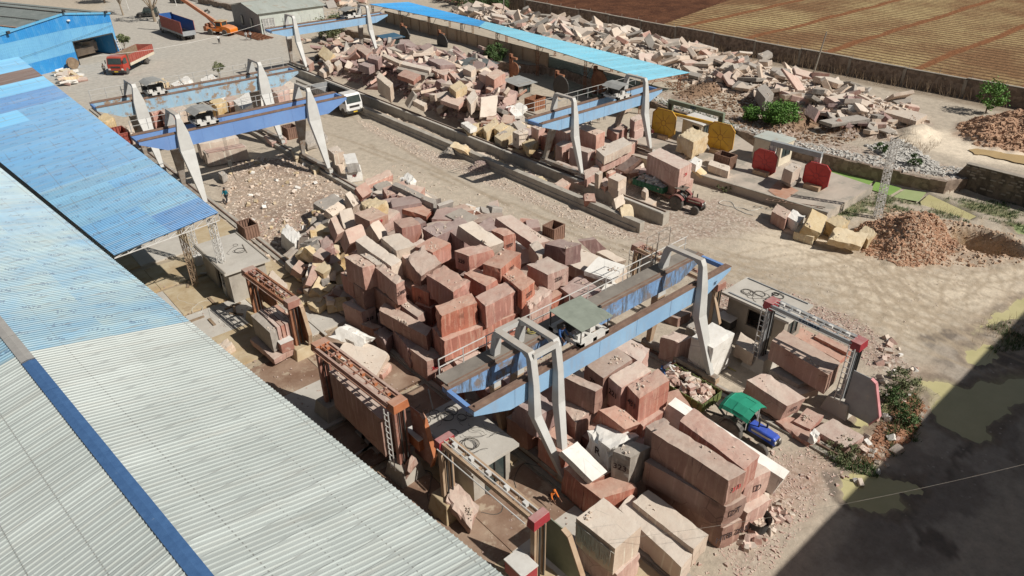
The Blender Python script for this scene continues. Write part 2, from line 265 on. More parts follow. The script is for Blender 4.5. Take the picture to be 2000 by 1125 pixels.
# ---------------------------------------------------------------- rocks
def rock_mesh(name, c8, m, cell=.32, rough=.06, seed=0, chip=.10):
    c = [Vector(p) for p in c8]
    L = [max((c[1]-c[0]).length, (c[2]-c[3]).length), max((c[3]-c[0]).length, (c[2]-c[1]).length), (c[4]-c[0]).length]
    n = [max(2, min(20, int(round(l/cell)))) for l in L]
    mid = sum(c, Vector())/8; idx = {}; vs = []; fs = []
    def vid(i, j, k):
        key = (i, j, k)
        if key in idx: return idx[key]
        u, v, t = i/n[0], j/n[1], k/n[2]
        b = (c[0]*(1-u)+c[1]*u)*(1-v) + (c[3]*(1-u)+c[2]*u)*v
        tt = (c[4]*(1-u)+c[5]*u)*(1-v) + (c[7]*(1-u)+c[6]*u)*v
        p = b*(1-t)+tt*t
        onb = (i in (0, n[0])) + (j in (0, n[1])) + (k in (0, n[2]))
        q = p*.9 + Vector((seed*3.7, seed*1.3, seed*2.1))
        nv = Vector(noise.noise_vector(q*.5))*rough*1.0 + Vector(noise.noise_vector(q*3.1))*rough*.35
        if onb >= 2:
            d = mid-p
            if d.length > 0: nv += d.normalized()*chip*max(0, noise.noise(q*2.9+Vector((9, 9, 9)))+.12)*(1.5 if onb == 3 else 1)
        elif onb == 1:
            nv *= .7
        idx[key] = len(vs); vs.append(tuple(p+nv)); return idx[key]
    for (a, b, w_) in ((0, 1, 2), (1, 2, 0), (0, 2, 1)):
        for s_ in (0, n[w_]):
            for i in range(n[a]):
                for j in range(n[b]):
                    q = []
                    for di, dj in ((0, 0), (1, 0), (1, 1), (0, 1)):
                        k3 = [0, 0, 0]; k3[a] = i+di; k3[b] = j+dj; k3[w_] = s_; q.append(vid(*k3))
                    fs.append(tuple(q))
    me = bpy.data.meshes.new(name); me.from_pydata(vs, [], fs); me.update()
    bm = bmesh.new(); bm.from_mesh(me); bmesh.ops.recalc_face_normals(bm, faces=bm.faces); bm.to_mesh(me); bm.free()
    me.materials.append(m); return me
_seed = [0]; TOPS = []
def rock(A, B, C, z, h, kind, label, cat='stone block', rough=.06, chip=.11, num=None, face='R', ink='ink', name='stone_block', group=None, lean=None, size=.55):
    """Top face: A (far left), B (nearest corner), C (right) measured on the photo, z their heights, h the thickness."""
    zz = z if isinstance(z, (tuple, list)) else (z, z, z); _seed[0] += 1
    a, b, c = G(A[0], A[1], zz[0]), G(B[0], B[1], zz[1]), G(C[0], C[1], zz[2]); d = a+c-b
    nrm = (c-b).cross(a-b).normalized()
    if nrm.z < 0: nrm = -nrm
    dn = Vector((0, 0, -h)) if nrm.z > .985 and not lean else -nrm*h
    if lean: dn = Vector((lean[0], lean[1], -h))
    if nrm.z > .9: TOPS.append((a, b, c))
    org = (a+b+c+d)/4 + dn; org.z = min(org.z, min(a.z, b.z, c.z, d.z)-h)
    top = [p-org for p in (b, c, d, a)]; bot = [p+dn for p in top]
    me = rock_mesh(name, bot+top, ROCK[kind], seed=_seed[0], rough=rough, chip=chip)
    o = bpy.data.objects.new(name, me); COL.objects.link(o); o.location = org
    tag(o, label, cat, group, 'thing')
    if num:
        p0, p1 = (b, c) if face == 'R' else (a, b)
        if face == 'T': p0, p1 = b, c; ctr = (a+b+c+d)/4 + nrm*.08; up = a-b
        else:
            out = (p1-p0).cross(Vector((0, 0, 1))).normalized(); ctr = (p0+p1)/2 + dn*.42 + out*.075; up = Vector((0, 0, 1))
        write(num, size, ctr-o.location, p1-p0, up, M[ink], None, 'painted_number').parent = o
    return o
# ================================================================ ground
def poly_sd(X, Y, poly):       # signed distance, positive inside
    P = np.array(poly, float); d = np.full(X.shape, 1e9); ins = np.zeros(X.shape, bool); n = len(P)
    for i in range(n):
        x0, y0 = P[i]; x1, y1 = P[(i+1) % n]; ex, ey = x1-x0, y1-y0
        t = np.clip(((X-x0)*ex+(Y-y0)*ey)/(ex*ex+ey*ey+1e-9), 0, 1)
        d = np.minimum(d, np.hypot(X-x0-t*ex, Y-y0-t*ey))
        c = ((y0 > Y) != (y1 > Y)) & (X < (x1-x0)*(Y-y0)/((y1-y0) if abs(y1-y0) > 1e-9 else 1e-9)+x0)
        ins ^= c
    return np.where(ins, d, -d)
def W(*ps, z=0): return [tuple(G(p[0], p[1], z)[:2]) for p in ps]
def vnoise(X, Y, sc, seed=0):      # smooth value noise
    x = X/sc+seed*17.3; y = Y/sc+seed*9.7; xi = np.floor(x); yi = np.floor(y); fx = x-xi; fy = y-yi
    fx = fx*fx*(3-2*fx); fy = fy*fy*(3-2*fy)
    def h(a, b): v = np.sin(a*127.1+b*311.7+seed*74.7)*43758.5453; return v-np.floor(v)
    return (h(xi, yi)*(1-fx)+h(xi+1, yi)*fx)*(1-fy)+(h(xi, yi+1)*(1-fx)+h(xi+1, yi+1)*fx)*fy
def fbm(X, Y, sc, seed=0, o=4):
    r = 0; a = .5; t = 0
    for k in range(o): r = r + a*vnoise(X, Y, sc/2**k, seed+k); t += a; a *= .55
    return r/t
def sstep(a, b, v): t = np.clip((v-a)/(b-a), 0, 1); return t*t*(3-2*t)
WALL2 = W((700, 95), (950, 118), (1100, 135), (1220, 180), (1480, 268), (1600, 300), (1700, 325), (1850, 355), (1890, 350), z=1.3)
WALL2 = [(WALL2[0][0], 190)] + WALL2[1:] + [(78.4, 15.5), (78.4, -40)]
def wall2x(y):
    for (xa, ya), (xb, yb) in zip(WALL2, WALL2[1:]):
        if (ya-y)*(yb-y) <= 0: t = (y-ya)/(yb-ya+1e-9); return xa+(xb-xa)*t
    return WALL2[-1][0]
HEAPS = [  # outline on the photo, z used for it, height, softness
 (W((990, 30), (1130, 52), (1330, 95), (1500, 140), (1640, 180), (1800, 225), (1810, 240), (1700, 262), (1560, 215), (1440, 185), (1300, 150), (1160, 110), (1000, 72), (880, 20), z=1.3), 1.3, 3.2),
 (W((620, 118), (740, 92), (850, 118), (960, 128), (1000, 190), (1020, 250), (950, 262), (880, 235), (760, 178), (640, 145)), 1.7, 2.6),
 (W((1590, 225), (1680, 225), (1750, 255), (1750, 275), (1640, 270), z=1.3), .8, 1.6),
 (W((700, 385), (860, 400), (1000, 430), (1160, 500), (1200, 560), (1150, 640), (900, 720), (760, 640), (640, 560), (600, 470)), 1.0, 2.2),
]
MOUND = G(1765, 475); MOUND2 = G(1690, 460); PIT = G(1915, 478); SILTM = G(1980, 265, 1.3)
def gz(X, Y):
    X = np.asarray(X, float); Y = np.asarray(Y, float)
    z = np.zeros_like(X)
    wx = np.interp(Y, [p[1] for p in WALL2[::-1]], [p[0] for p in WALL2[::-1]])
    z += 1.3*sstep(.15, .45, X-wx)
    z += .1*(fbm(X, Y, 6, 3)-.5)
    for poly, hh, soft in HEAPS:
        z += hh*sstep(-.3, soft, poly_sd(X, Y, poly))*(.75+.5*fbm(X, Y, 3, 5))
    # earth mound beside the pit, ragged clods
    for c, rx, ry, hh, s in ((MOUND, 4.9, 3.9, 2.5, 1), (MOUND2, 1.8, 1.4, .8, 2), (SILTM, 7, 6, 2.6, 4), (G(1560, 243, 1.3), 9, 2.2, .9, 5), (G(1400, 170, 1.3), 10, 2.4, .9, 6), (G(880, 300), 1.5, 1.1, .75, 7), (G(938, 330), 1.9, 1.1, .8, 8), (G(1790, 262, 1.3), 3.5, 2.5, 1.2, 9)):
        r = np.hypot((X-c.x)/rx, (Y-c.y)/ry)+.5*(fbm(X, Y, 1.6, 20+s)-.5)
        m = sstep(1.1, .05, r); z += hh*m*(.8+.4*fbm(X, Y, .9, 30+s, 3)) 
    r = np.hypot((X-PIT.x)/2.5, (Y-PIT.y)/3.4)+.25*(fbm(X, Y, 1.3, 41)-.5)
    z += -2.6*sstep(1.02, .72, r) + .45*sstep(1.8, 1.1, r)*sstep(.85, 1.1, r)*(.5+fbm(X, Y, .8, 42))
    # rough ground of the chip area and the pit surround
    for poly, a, sc, sd in ((Z_CHIPS, .22, .8, 50), (Z_PITSIDE, .35, .9, 51), (Z_BANK, .45, 1.1, 52), (Z_CHAN, .35, 1.2, 53)):
        z += a*sstep(-.2, 1.2, poly_sd(X, Y, poly))*(fbm(X, Y, sc, sd, 5)-.35)*2
    z -= .35*sstep(0, .5, np.minimum(poly_sd(X, Y, Z_PONDS), 1))
    return z
Z_CHIPS = W((440, 320), (560, 300), (650, 350), (700, 380), (600, 450), (520, 540), (430, 430))
Z_PITSIDE = W((1720, 400), (1990, 470), (2000, 520), (1850, 520), (1700, 500))
Z_BANK = W((1715, 832), (1765, 780), (1790, 765), (1810, 800), (1785, 855), (1720, 905), (1655, 905), (1690, 872))
Z_CHAN = W((715, 232), (1190, 430), (1235, 418), (900, 262), (730, 210))
Z_PONDS = W((1612, 333), (1640, 327), (1708, 350), (1810, 372), (1915, 420), (1900, 432), (1795, 398), (1700, 372))
PUDS = [W(*q) for q in ([(1975, 440), (2050, 430), (2050, 470), (1985, 455)], [(1946, 610), (2000, 580), (2060, 560), (2060, 590), (1990, 622), (1955, 628), (1915, 652), (1900, 648), (1925, 632)], [(1772, 738), (1790, 732), (1850, 745), (1880, 762), (1915, 745), (1980, 728), (2060, 720), (2060, 770), (1960, 790), (1955, 830), (1905, 870), (1865, 850), (1830, 820), (1810, 770)], [(1655, 835), (1740, 770), (1765, 762), (1730, 800), (1700, 832), (1668, 862)], [(1622, 850), (1660, 862), (1650, 880), (1600, 868)], [(1635, 940), (1680, 920), (1720, 930), (1785, 932), (1795, 950), (1775, 975), (1740, 1000), (1700, 1002), (1660, 985)], [(1880, 680), (1925, 668), (1960, 690), (1920, 712), (1885, 708)])]
WETS = [W(*q) for q in ([(1597, 925), (1625, 930), (1650, 985), (1690, 1002), (1640, 992), (1610, 950)], [(1770, 985), (1790, 1010), (1796, 1035), (1815, 1030), (1850, 1055), (1868, 1082), (1840, 1070), (1815, 1055), (1795, 1052), (1782, 1020)], [(1795, 660), (1830, 645), (1885, 640), (1900, 650), (1850, 672), (1800, 668)], [(1800, 1048), (1812, 1064), (1830, 1076), (1805, 1064), (1788, 1060)], [(1880, 870), (1905, 865), (1900, 880), (1870, 900), (1845, 930), (1790, 930), (1840, 915)], [(1740, 930), (1800, 935), (1805, 965), (1775, 978), (1765, 960)], [(1900, 700), (1990, 690), (2060, 700), (2060, 715), (1960, 712), (1910, 722)])]
def pud_noise(X, Y): return X+1.5*(fbm(X, Y, 2.0, 60, 5)-.5)+.7*(fbm(X, Y, .5, 61, 3)-.5), Y+1.5*(fbm(X, Y, 2.0, 62, 5)-.5)+.7*(fbm(X, Y, .5, 63, 3)-.5)
Z = dict(
 yard=W((70, 150), (160, 60), (250, -60), (640, -60), (640, 30), (560, 80), (600, 150), (590, 190), (420, 210), (180, 230)),
 sil=W((1430, 420), (1560, 430), (1800, 510), (2060, 500), (2060, 620), (1900, 640), (1800, 690), (1690, 640), (1560, 540), (1440, 500)),
 sil2=W((1480, 180), (1760, 262), (1850, 250), (2080, 250), (2080, 345), (1880, 315), (1750, 280), (1600, 235), (1290, 155), (1330, 150), z=1.3),
 grav=W((1370, 545), (1560, 575), (1700, 640), (1790, 720), (1760, 770), (1680, 700), (1590, 640), (1430, 640), (1370, 600)),
 grav2=W((1180, 425), (1250, 400), (1400, 380), (1500, 440), (1420, 470), (1280, 480), (1200, 465)),
 grav3=W((700, 232), (860, 300), (960, 340), (1240, 460), (1200, 470), (930, 350), (840, 318), (710, 250)),
 pinkside=W((1480, 900), (1620, 860), (1640, 930), (1500, 1125), (1440, 1125), (1400, 1080), (1470, 1000)),
 redm=W((1640, 800), (1800, 700), (1990, 560), (2040, 600), (1790, 790), (1690, 930), (1620, 900)),
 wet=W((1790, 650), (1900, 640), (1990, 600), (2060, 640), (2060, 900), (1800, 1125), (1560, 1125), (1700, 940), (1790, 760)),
 chips=Z_CHIPS, pits=Z_PITSIDE, bank=Z_BANK, chan=Z_CHAN,
 sawyard=[(5, 8), (19.3, 8), (19.3, 62), (5, 62)],
 yel=W((240, 520), (420, 520), (520, 560), (560, 640), (470, 700), (360, 640), (240, 560)),
 rusty=W((500, 700), (640, 640), (700, 760), (860, 820), (900, 870), (700, 900), (560, 760)),
 dredge=W((1000, 500), (1900, 400), (1900, 520)),
 grass1=W((1590, 420), (1690, 385), (1720, 372), (1960, 440), (2040, 470), (2040, 400), (1830, 385), (1900, 440), (1790, 415), (1680, 420), (1640, 440)),
 grass2=W((1690, 760), (1800, 740), (1800, 860), (1740, 900), (1720, 830)), grass3=W((1580, 868), (1700, 900), (1720, 935), (1640, 915)),
 grass4=W((1920, 640), (2060, 600), (2060, 680), (1940, 690)), grass5=W((1080, 290-120), (1230, 200), (1330, 230), (1440, 262), (1410, 285), (1250, 215)),
 plat=[(58, 20), (75, 20), (75, 60), (58, 60)],
 pitmud=[(PIT.x-3.4, PIT.y-3.6), (PIT.x+3, PIT.y-3.6), (PIT.x+3, PIT.y+3.4), (PIT.x-3.4, PIT.y+3.4)],
)
def axis(a, segs):
    r = [a]
    for end, st in segs:
        n = max(1, int(round((end-r[-1])/st))); r += list(np.linspace(r[-1], end, n+1)[1:])
    return np.array(r)
gx = axis(-400, [(-60, 40), (-10, 5), (12, 1), (78, .26), (116, .5), (180, 4), (600, 30)])
gy = axis(-300, [(-30, 30), (-4, 2), (60, .26), (110, .5), (170, 1.2), (260, 6), (700, 40)])
XX, YY = np.meshgrid(gx, gy); ZZ = gz(XX, YY)
_jx, _jy = pud_noise(XX, YY)
for poly in PUDS: _d = poly_sd(_jx, _jy, poly); _m = sstep(-2.5, -1.0, _d); ZZ = ZZ*(1-_m)+_m*(.012+.02*fbm(XX, YY, .8, 90)); ZZ -= .13*sstep(-.12, .25, _d)
ZZ = np.where((XX > 116), 1.3+0*ZZ, ZZ)
def ground_z(x, y): return float(gz(np.array([x]), np.array([y]))[0])
nx, ny = len(gx), len(gy)
me = bpy.data.meshes.new('ground'); me.vertices.add(nx*ny)
me.vertices.foreach_set('co', np.stack([XX, YY, ZZ], -1).astype(np.float32).ravel())
ii = (np.arange(ny-1)[:, None]*nx+np.arange(nx-1)[None]).ravel(); q = np.stack([ii, ii+1, ii+nx+1, ii+nx], -1).ravel()
nf = len(ii); me.loops.add(nf*4); me.loops.foreach_set('vertex_index', q.astype(np.int32)); me.polygons.add(nf)
me.polygons.foreach_set('loop_start', (np.arange(nf)*4).astype(np.int32)); me.polygons.foreach_set('loop_total', np.full(nf, 4, np.int32)); me.update(); me.validate()
me.shade_smooth()
# soil colours: every vertex carries its own soil, mixed from zones with ragged edges
JX = XX + 1.6*(fbm(XX, YY, 2.2, 60)-.5) + .9*(fbm(XX, YY, .6, 61, 3)-.5); JY = YY + 1.6*(fbm(XX, YY, 2.2, 62)-.5) + .9*(fbm(XX, YY, .6, 63, 3)-.5)
JX2, JY2 = pud_noise(XX, YY)
def pud_sd(poly): return poly_sd(JX2, JY2, poly)
A = np.zeros(XX.shape+(3,)); A[:] = (.44, .378, .30)
A *= (.90+.2*fbm(XX, YY, 9, 70))[..., None]
def lay(c, m): global A; A = A*(1-m[..., None]) + np.array(c)*m[..., None]
def zone(k, c, soft=1.2, amt=1., mod=None):
    m = amt*sstep(-soft*.3, soft, poly_sd(JX, JY, Z[k]))
    if mod is not None: m = m*mod
    lay(c, m); return m
zone('yard', (.43, .40, .35), 2); zone('dredge', (.48, .41, .325), 3, .6)
zone('sawyard', (.40, .33, .24), .8)
zone('sawyard', (.24, .165, .105), .8, .8, sstep(.5, .62, fbm(XX, YY, 3, 71)))
zone('yel', (.46, .33, .15), 2, .8, sstep(.40, .55, fbm(XX, YY, 4, 72))); zone('rusty', (.25, .135, .085), 2, .75, sstep(.38, .55, fbm(XX, YY, 3, 73)))
zone('sil', (.62, .53, .41), 4, .9); zone('sil2', (.68, .585, .46), 2, .95)
zone('chips', (.36, .275, .20), 2, .9); zone('chips', (.22, .15, .105), 1.5, .7, sstep(.5, .62, fbm(XX, YY, 3.5, 95))); zone('pits', (.50, .37, .26), 1.5, .9)
zone('bank', (.36, .20, .12), 1.2, .9); zone('redm', (.36, .22, .13), 2.5, .75, sstep(.42, .6, fbm(XX, YY, 2.5, 74)))
zone('pinkside', (.36, .22, .16), 2, .75, sstep(.36, .56, fbm(XX, YY, 3, 75)))
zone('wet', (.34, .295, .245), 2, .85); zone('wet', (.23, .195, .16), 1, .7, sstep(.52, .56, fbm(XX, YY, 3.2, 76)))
for poly in PUDS: sdp = pud_sd(poly); lay((.20, .155, .115), .75*sstep(-.75, -.35, sdp)); lay((.40, .36, .22), .7*sstep(-.1, .1, sdp))
for poly in WETS: lay((.165, .135, .108), .9*sstep(-.06, .08, poly_sd(JX2, JY2, poly)))
zone('chan', (.46, .39, .31), .6)
zone('pitmud', (.58, .40, .20), 1.0, .9, sstep(1.08, .8, np.hypot((XX-PIT.x)/2.5, (YY-PIT.y)/3.4)))
m = sstep(1.15, .7, np.hypot((JX-MOUND.x)/4.9, (JY-MOUND.y)/3.9)); lay((.50, .31, .20), m)
m = sstep(1.1, .8, np.hypot((JX-SILTM.x)/7, (JY-SILTM.y)/6)); lay((.46, .28, .18), m)
for c, rx, ry in ((G(1560, 243, 1.3), 9, 2.2), (G(1400, 170, 1.3), 10, 2.4)):
    lay((.25, .16, .10), sstep(1.2, .8, np.hypot((JX-c.x)/rx, (JY-c.y)/ry)))
for poly, hh, soft in HEAPS: lay((.30, .235, .185), .9*sstep(-.3, .8, poly_sd(JX, JY, poly)))
wxg = np.interp(YY, [p[1] for p in WALL2[::-1]], [p[0] for p in WALL2[::-1]])
lay((.24, .185, .13), .8*sstep(104, 106, JX)*(XX < 112)); lay((.40, .37, .33), .75*sstep(.2, .6, JX-wxg)*sstep(3.0, 2.0, JX-wxg)*sstep(80, 78, YY)*sstep(.35, .55, fbm(XX, YY, 4, 78)))
for k in ('grass1', 'grass2', 'grass3', 'grass4'): zone(k, (.17, .18, .07), 1, .8, sstep(.35, .6, fbm(XX, YY, 1.5, 77)))
zone('grass5', (.24, .23, .12), 1, .6, sstep(.4, .6, fbm(XX, YY, 1.5, 79)))
# pale tyre tracks swept over the loading road
for k, (off, yy) in enumerate(((0, 0), (1.9, .2), (5, .5), (6.8, .6), (9.5, 1.4), (11.4, 1.5))):
    cx_ = 40.2+off*.55+2.2*np.sin((YY-20)/17+k)*1.0+sstep(38, 15, YY)*off*.9
    mk = sstep(.34, .1, np.abs(XX-cx_))*sstep(120, 80, YY)*sstep(4, 14, YY)*(XX < 60)*sstep(.42, .55, fbm(XX, YY, 5, 80+k))
    lay((.31, .245, .175), .6*mk)
rs_ = random.Random(3)
for k in range(46):       # wheel arcs of the loaders on the pale silt
    c = G(rs_.uniform(1500, 1950), rs_.uniform(440, 640)); R_ = rs_.uniform(5, 15); a0 = rs_.uniform(0, 2*pi)
    cxk, cyk = c.x+R_*cos(a0), c.y+R_*sin(a0); rr = np.hypot(XX-cxk, YY-cyk); ang = np.abs((np.arctan2(YY-cyk, XX-cxk)-(a0+pi)+pi) % (2*pi)-pi)
    for dr in (0, 1.7): lay((.38, .305, .22), .62*sstep(.20, .07, np.abs(rr-R_-dr))*sstep(.9, .6, ang))
GR = np.zeros(XX.shape)
for k, a in (('grav', 1.), ('grav2', .8), ('grav3', .8), ('pinkside', .45), ('chips', .5), ('pits', .5), ('bank', .5), ('rusty', .2)):
    GR = np.maximum(GR, a*sstep(-.8, 1.5, poly_sd(JX, JY, Z[k])))
GR = np.maximum(GR, .8*sstep(.2, .8, XX-wxg)*sstep(6, 4, XX-wxg)*sstep(85, 80, YY))
for poly, hh, soft in HEAPS: GR = np.maximum(GR, .8*sstep(-1, .5, poly_sd(JX, JY, poly)))
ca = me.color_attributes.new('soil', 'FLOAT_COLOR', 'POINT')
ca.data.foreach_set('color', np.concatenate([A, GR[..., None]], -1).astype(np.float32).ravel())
def ground_mat():
    m = bpy.data.materials.new('ground_soil'); m.use_nodes = True; nt = m.node_tree; L = nt.links.new; b = nt.nodes['Principled BSDF']
    at = _n(nt, 'ShaderNodeAttribute', attribute_name='soil'); geo = _n(nt, 'ShaderNodeNewGeometry'); P = geo.outputs['Position']
    def noi(sc, d=6, r=.65):
        n = _n(nt, 'ShaderNodeTexNoise'); n.inputs['Scale'].default_value = sc; n.inputs['Detail'].default_value = d; n.inputs['Roughness'].default_value = r; L(P, n.inputs['Vector']); return n.outputs['Fac']
    def mr(v, a, b_, c, d):
        r = _n(nt, 'ShaderNodeMapRange'); [setattr(r.inputs[i+1], 'default_value', x) for i, x in enumerate((a, b_, c, d))]; L(v, r.inputs[0]); return r.outputs[0]
    hs = _n(nt, 'ShaderNodeHueSaturation'); L(at.outputs['Color'], hs.inputs['Color']); L(mr(noi(1.3, 12, .8), .3, .7, .70, 1.28), hs.inputs['Value'])
    vo = _n(nt, 'ShaderNodeTexVoronoi'); vo.inputs['Scale'].default_value = 5.5; L(P, vo.inputs['Vector'])
    vo2 = _n(nt, 'ShaderNodeTexVoronoi'); vo2.inputs['Scale'].default_value = 2.4; L(P, vo2.inputs['Vector'])
    sep = _n(nt, 'ShaderNodeSeparateColor'); L(vo.outputs['Color'], sep.inputs[0])
    cr = _n(nt, 'ShaderNodeValToRGB'); e = cr.color_ramp.elements; e[0].color = (.17, .13, .105, 1); e[1].color = (.62, .55, .48, 1); e[0].position = .05; e[1].position = .95
    x = e.new(.3); x.color = (.33, .22, .175, 1); x = e.new(.7); x.color = (.42, .32, .265, 1); L(sep.outputs[0], cr.inputs[0])
    sep2 = _n(nt, 'ShaderNodeSeparateColor'); L(vo2.outputs['Color'], sep2.inputs[0])
    mul = _n(nt, 'ShaderNodeMath', operation='MULTIPLY'); L(at.outputs['Alpha'], mul.inputs[0]); L(mr(noi(.6, 5), .35, .6, .35, .9), mul.inputs[1])
    mx = _n(nt, 'ShaderNodeMix', data_type='RGBA'); L(mul.outputs[0], mx.inputs[0]); L(hs.outputs[0], mx.inputs[6]); L(cr.outputs[0], mx.inputs[7])
    # scattered small stones everywhere
    v3 = _n(nt, 'ShaderNodeTexVoronoi'); v3.inputs['Scale'].default_value = 1.7; L(P, v3.inputs['Vector'])
    lt = mr(v3.outputs['Distance'], .10, .14, .55, 0); mm = _n(nt, 'ShaderNodeMath', operation='MULTIPLY'); L(lt, mm.inputs[0]); L(mr(noi(.25, 3), .44, .56, 0, 1), mm.inputs[1])
    mx2 = _n(nt, 'ShaderNodeMix', data_type='RGBA'); L(mm.outputs[0], mx2.inputs[0]); L(mx.outputs[2], mx2.inputs[6]); mx2.inputs[7].default_value = (.55, .48, .40, 1)
    L(mx2.outputs[2], b.inputs['Base Color']); b.inputs['Roughness'].default_value = .95
    bp = _n(nt, 'ShaderNodeBump'); bp.inputs['Strength'].default_value = .7; bp.inputs['Distance'].default_value = .10; L(noi(2.2, 10, .75), bp.inputs['Height'])
    bp2 = _n(nt, 'ShaderNodeBump'); L(mr(at.outputs['Alpha'], 0, 1, .03, .8), bp2.inputs['Strength']); bp2.inputs['Distance'].default_value = .12; L(sep.outputs[1], bp2.inputs['Height']); L(bp.outputs[0], bp2.inputs['Normal'])
    L(bp2.outputs[0], b.inputs['Normal']); return m
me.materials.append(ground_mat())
go = bpy.data.objects.new('ground', me); COL.objects.link(go); tag(go, kind='structure')
# ---------------------------------------------------------------- fields beyond the boundary wall
def field_mat(name, c1, c2, c3, rows):
    m = bpy.data.materials.new(name); m.use_nodes = True; nt = m.node_tree; L = nt.links.new; b = nt.nodes['Principled BSDF']
    geo = _n(nt, 'ShaderNodeNewGeometry'); P = geo.outputs['Position']
    n = _n(nt, 'ShaderNodeTexNoise'); n.inputs['Scale'].default_value = .035 if rows else .35; n.inputs['Detail'].default_value = 7; n.inputs['Roughness'].default_value = .7; L(P, n.inputs['Vector'])
    cr = _n(nt, 'ShaderNodeValToRGB'); e = cr.color_ramp.elements; e[0].position = .40; e[0].color = _lin(c1); e[1].position = .60; e[1].color = _lin(c2); L(n.outputs['Fac'], cr.inputs[0]); col = cr.outputs[0]
    f = _n(nt, 'ShaderNodeTexNoise'); f.inputs['Scale'].default_value = 1.6; f.inputs['Detail'].default_value = 6; f.inputs['Roughness'].default_value = .75; L(P, f.inputs['Vector'])
    if rows:
        wv = _n(nt, 'ShaderNodeTexWave', bands_direction='X'); wv.inputs['Scale'].default_value = .170; wv.inputs['Distortion'].default_value = 1.2; wv.inputs['Detail'].default_value = 3; wv.inputs['Detail Scale'].default_value = 1.2; L(P, wv.inputs['Vector'])
        r = _n(nt, 'ShaderNodeMapRange'); r.inputs[1].default_value = .42; r.inputs[2].default_value = .10; L(wv.outputs['Fac'], r.inputs[0])
        ad = _n(nt, 'ShaderNodeMath', operation='MULTIPLY'); L(r.outputs[0], ad.inputs[0]); ad.inputs[1].default_value = .9
        mx = _n(nt, 'ShaderNodeMix', data_type='RGBA'); L(ad.outputs[0], mx.inputs[0]); L(col, mx.inputs[6]); mx.inputs[7].default_value = _lin(c3); col = mx.outputs[2]
        # earth bunds between the beds
        sx = _n(nt, 'ShaderNodeSeparateXYZ'); L(P, sx.inputs[0]); w2 = _n(nt, 'ShaderNodeMath', operation='PINGPONG')
        dn = _n(nt, 'ShaderNodeMath', operation='MULTIPLY_ADD'); L(n.outputs['Fac'], dn.inputs[0]); dn.inputs[1].default_value = 4; L(sx.outputs[1], dn.inputs[2])
        L(dn.outputs[0], w2.inputs[0]); w2.inputs[1].default_value = 7.4
        r2 = _n(nt, 'ShaderNodeMapRange'); r2.inputs[1].default_value = 1.0; r2.inputs[2].default_value = .5; L(w2.outputs[0], r2.inputs[0])
        mx = _n(nt, 'ShaderNodeMix', data_type='RGBA'); L(r2.outputs[0], mx.inputs[0]); L(col, mx.inputs[6]); mx.inputs[7].default_value = (.235, .105, .05, 1); col = mx.outputs[2]
    r3 = _n(nt, 'ShaderNodeMapRange'); r3.inputs[1].default_value = .3; r3.inputs[2].default_value = .7; r3.inputs[3].default_value = .6; r3.inputs[4].default_value = 1.35; L(f.outputs['Fac'], r3.inputs[0])
    hs = _n(nt, 'ShaderNodeHueSaturation'); L(col, hs.inputs['Color']); L(r3.outputs[0], hs.inputs['Value']); L(hs.outputs[0], b.inputs['Base Color'])
    b.inputs['Roughness'].default_value = 1; b.inputs['Specular IOR Level'].default_value = .1
    bp = _n(nt, 'ShaderNodeBump'); bp.inputs['Strength'].default_value = .9; bp.inputs['Distance'].default_value = .3; L(f.outputs['Fac'], bp.inputs['Height']); L(bp.outputs[0], b.inputs['Normal'])
    return m
def sheet(name, pts, z, m, kind='structure'):
    mb = MB(); mb.add([(p[0], p[1], z) for p in pts], [tuple(range(len(pts)))]); return mb.done(name, m, kind=kind)
sheet('stubble_field', [(109.4, -120), (600, -120), (600, 200), (122, 91.5), (109.4, 88.7)], 1.40, field_mat('stubble', (.235, .135, .07), (.42, .32, .165), (.12, .068, .038), True))
sheet('ploughed_field', [(109.4, 88.7), (122, 91.5), (600, 200), (600, 600), (109.4, 600)], 1.404, field_mat('plough', (.085, .038, .023), (.145, .065, .036), (.1, .05, .03), False))
# ---------------------------------------------------------------- water: algae ponds, ochre puddles
def water_mat(name, c1, c2, rough=.25):
    return mat(name, c1, c2, scale=.6, rough=rough, bump=.02, bscale=2)
GREENP = water_mat('algae_water', (.27, .42, .12), (.22, .36, .11)); GREENP2 = water_mat('pale_algae_water', (.38, .44, .22), (.33, .40, .19)); OCHREP = water_mat('ochre_water', (.52, .47, .255), (.45, .41, .21), .3); MUDP = water_mat('mud_pool', (.50, .36, .18), (.42, .30, .15), .3)
WETM = water_mat('wet_stain', (.155, .125, .10), (.20, .165, .135), .45)
def puddle(px, z, m, seed, name='puddle', rag=.45, zb=0):
    P = [G(a, b, zb) for a, b in px]; pts = []
    for a, b in zip(P, P[1:]+P[:1]):
        n = max(1, int((b-a).length/.35))
        for k in range(n):
            p = a.lerp(b, k/n); q = p*.8+Vector((seed*5, seed, 0)); p = p+Vector(noise.noise_vector(q))*rag+Vector(noise.noise_vector(q*2.7))*rag*.5; pts.append((p.x, p.y))
    return sheet(name, pts, z, m)
def pond(px, m, zb=0):
    P = [G(a, b, zb) for a, b in px]; return sheet('pond_water', [(p.x, p.y) for p in P], -.10+zb, m)
pond([(1612, 331), (1640, 326), (1708, 351), (1694, 363), (1615, 338)], GREENP)
pond([(1712, 352), (1762, 366), (1738, 380), (1700, 368)], GREENP)
pond([(1768, 368), (1810, 374), (1795, 392), (1744, 383)], GREENP2)
pond([(1815, 378), (1908, 421), (1893, 428), (1800, 402), (1798, 392)], OCHREP)
pool = puddle([(1890, 292), (1925, 294), (2060, 315), (2060, 335), (1980, 318), (1900, 302)], 1.42, MUDP, 4, zb=1.3)
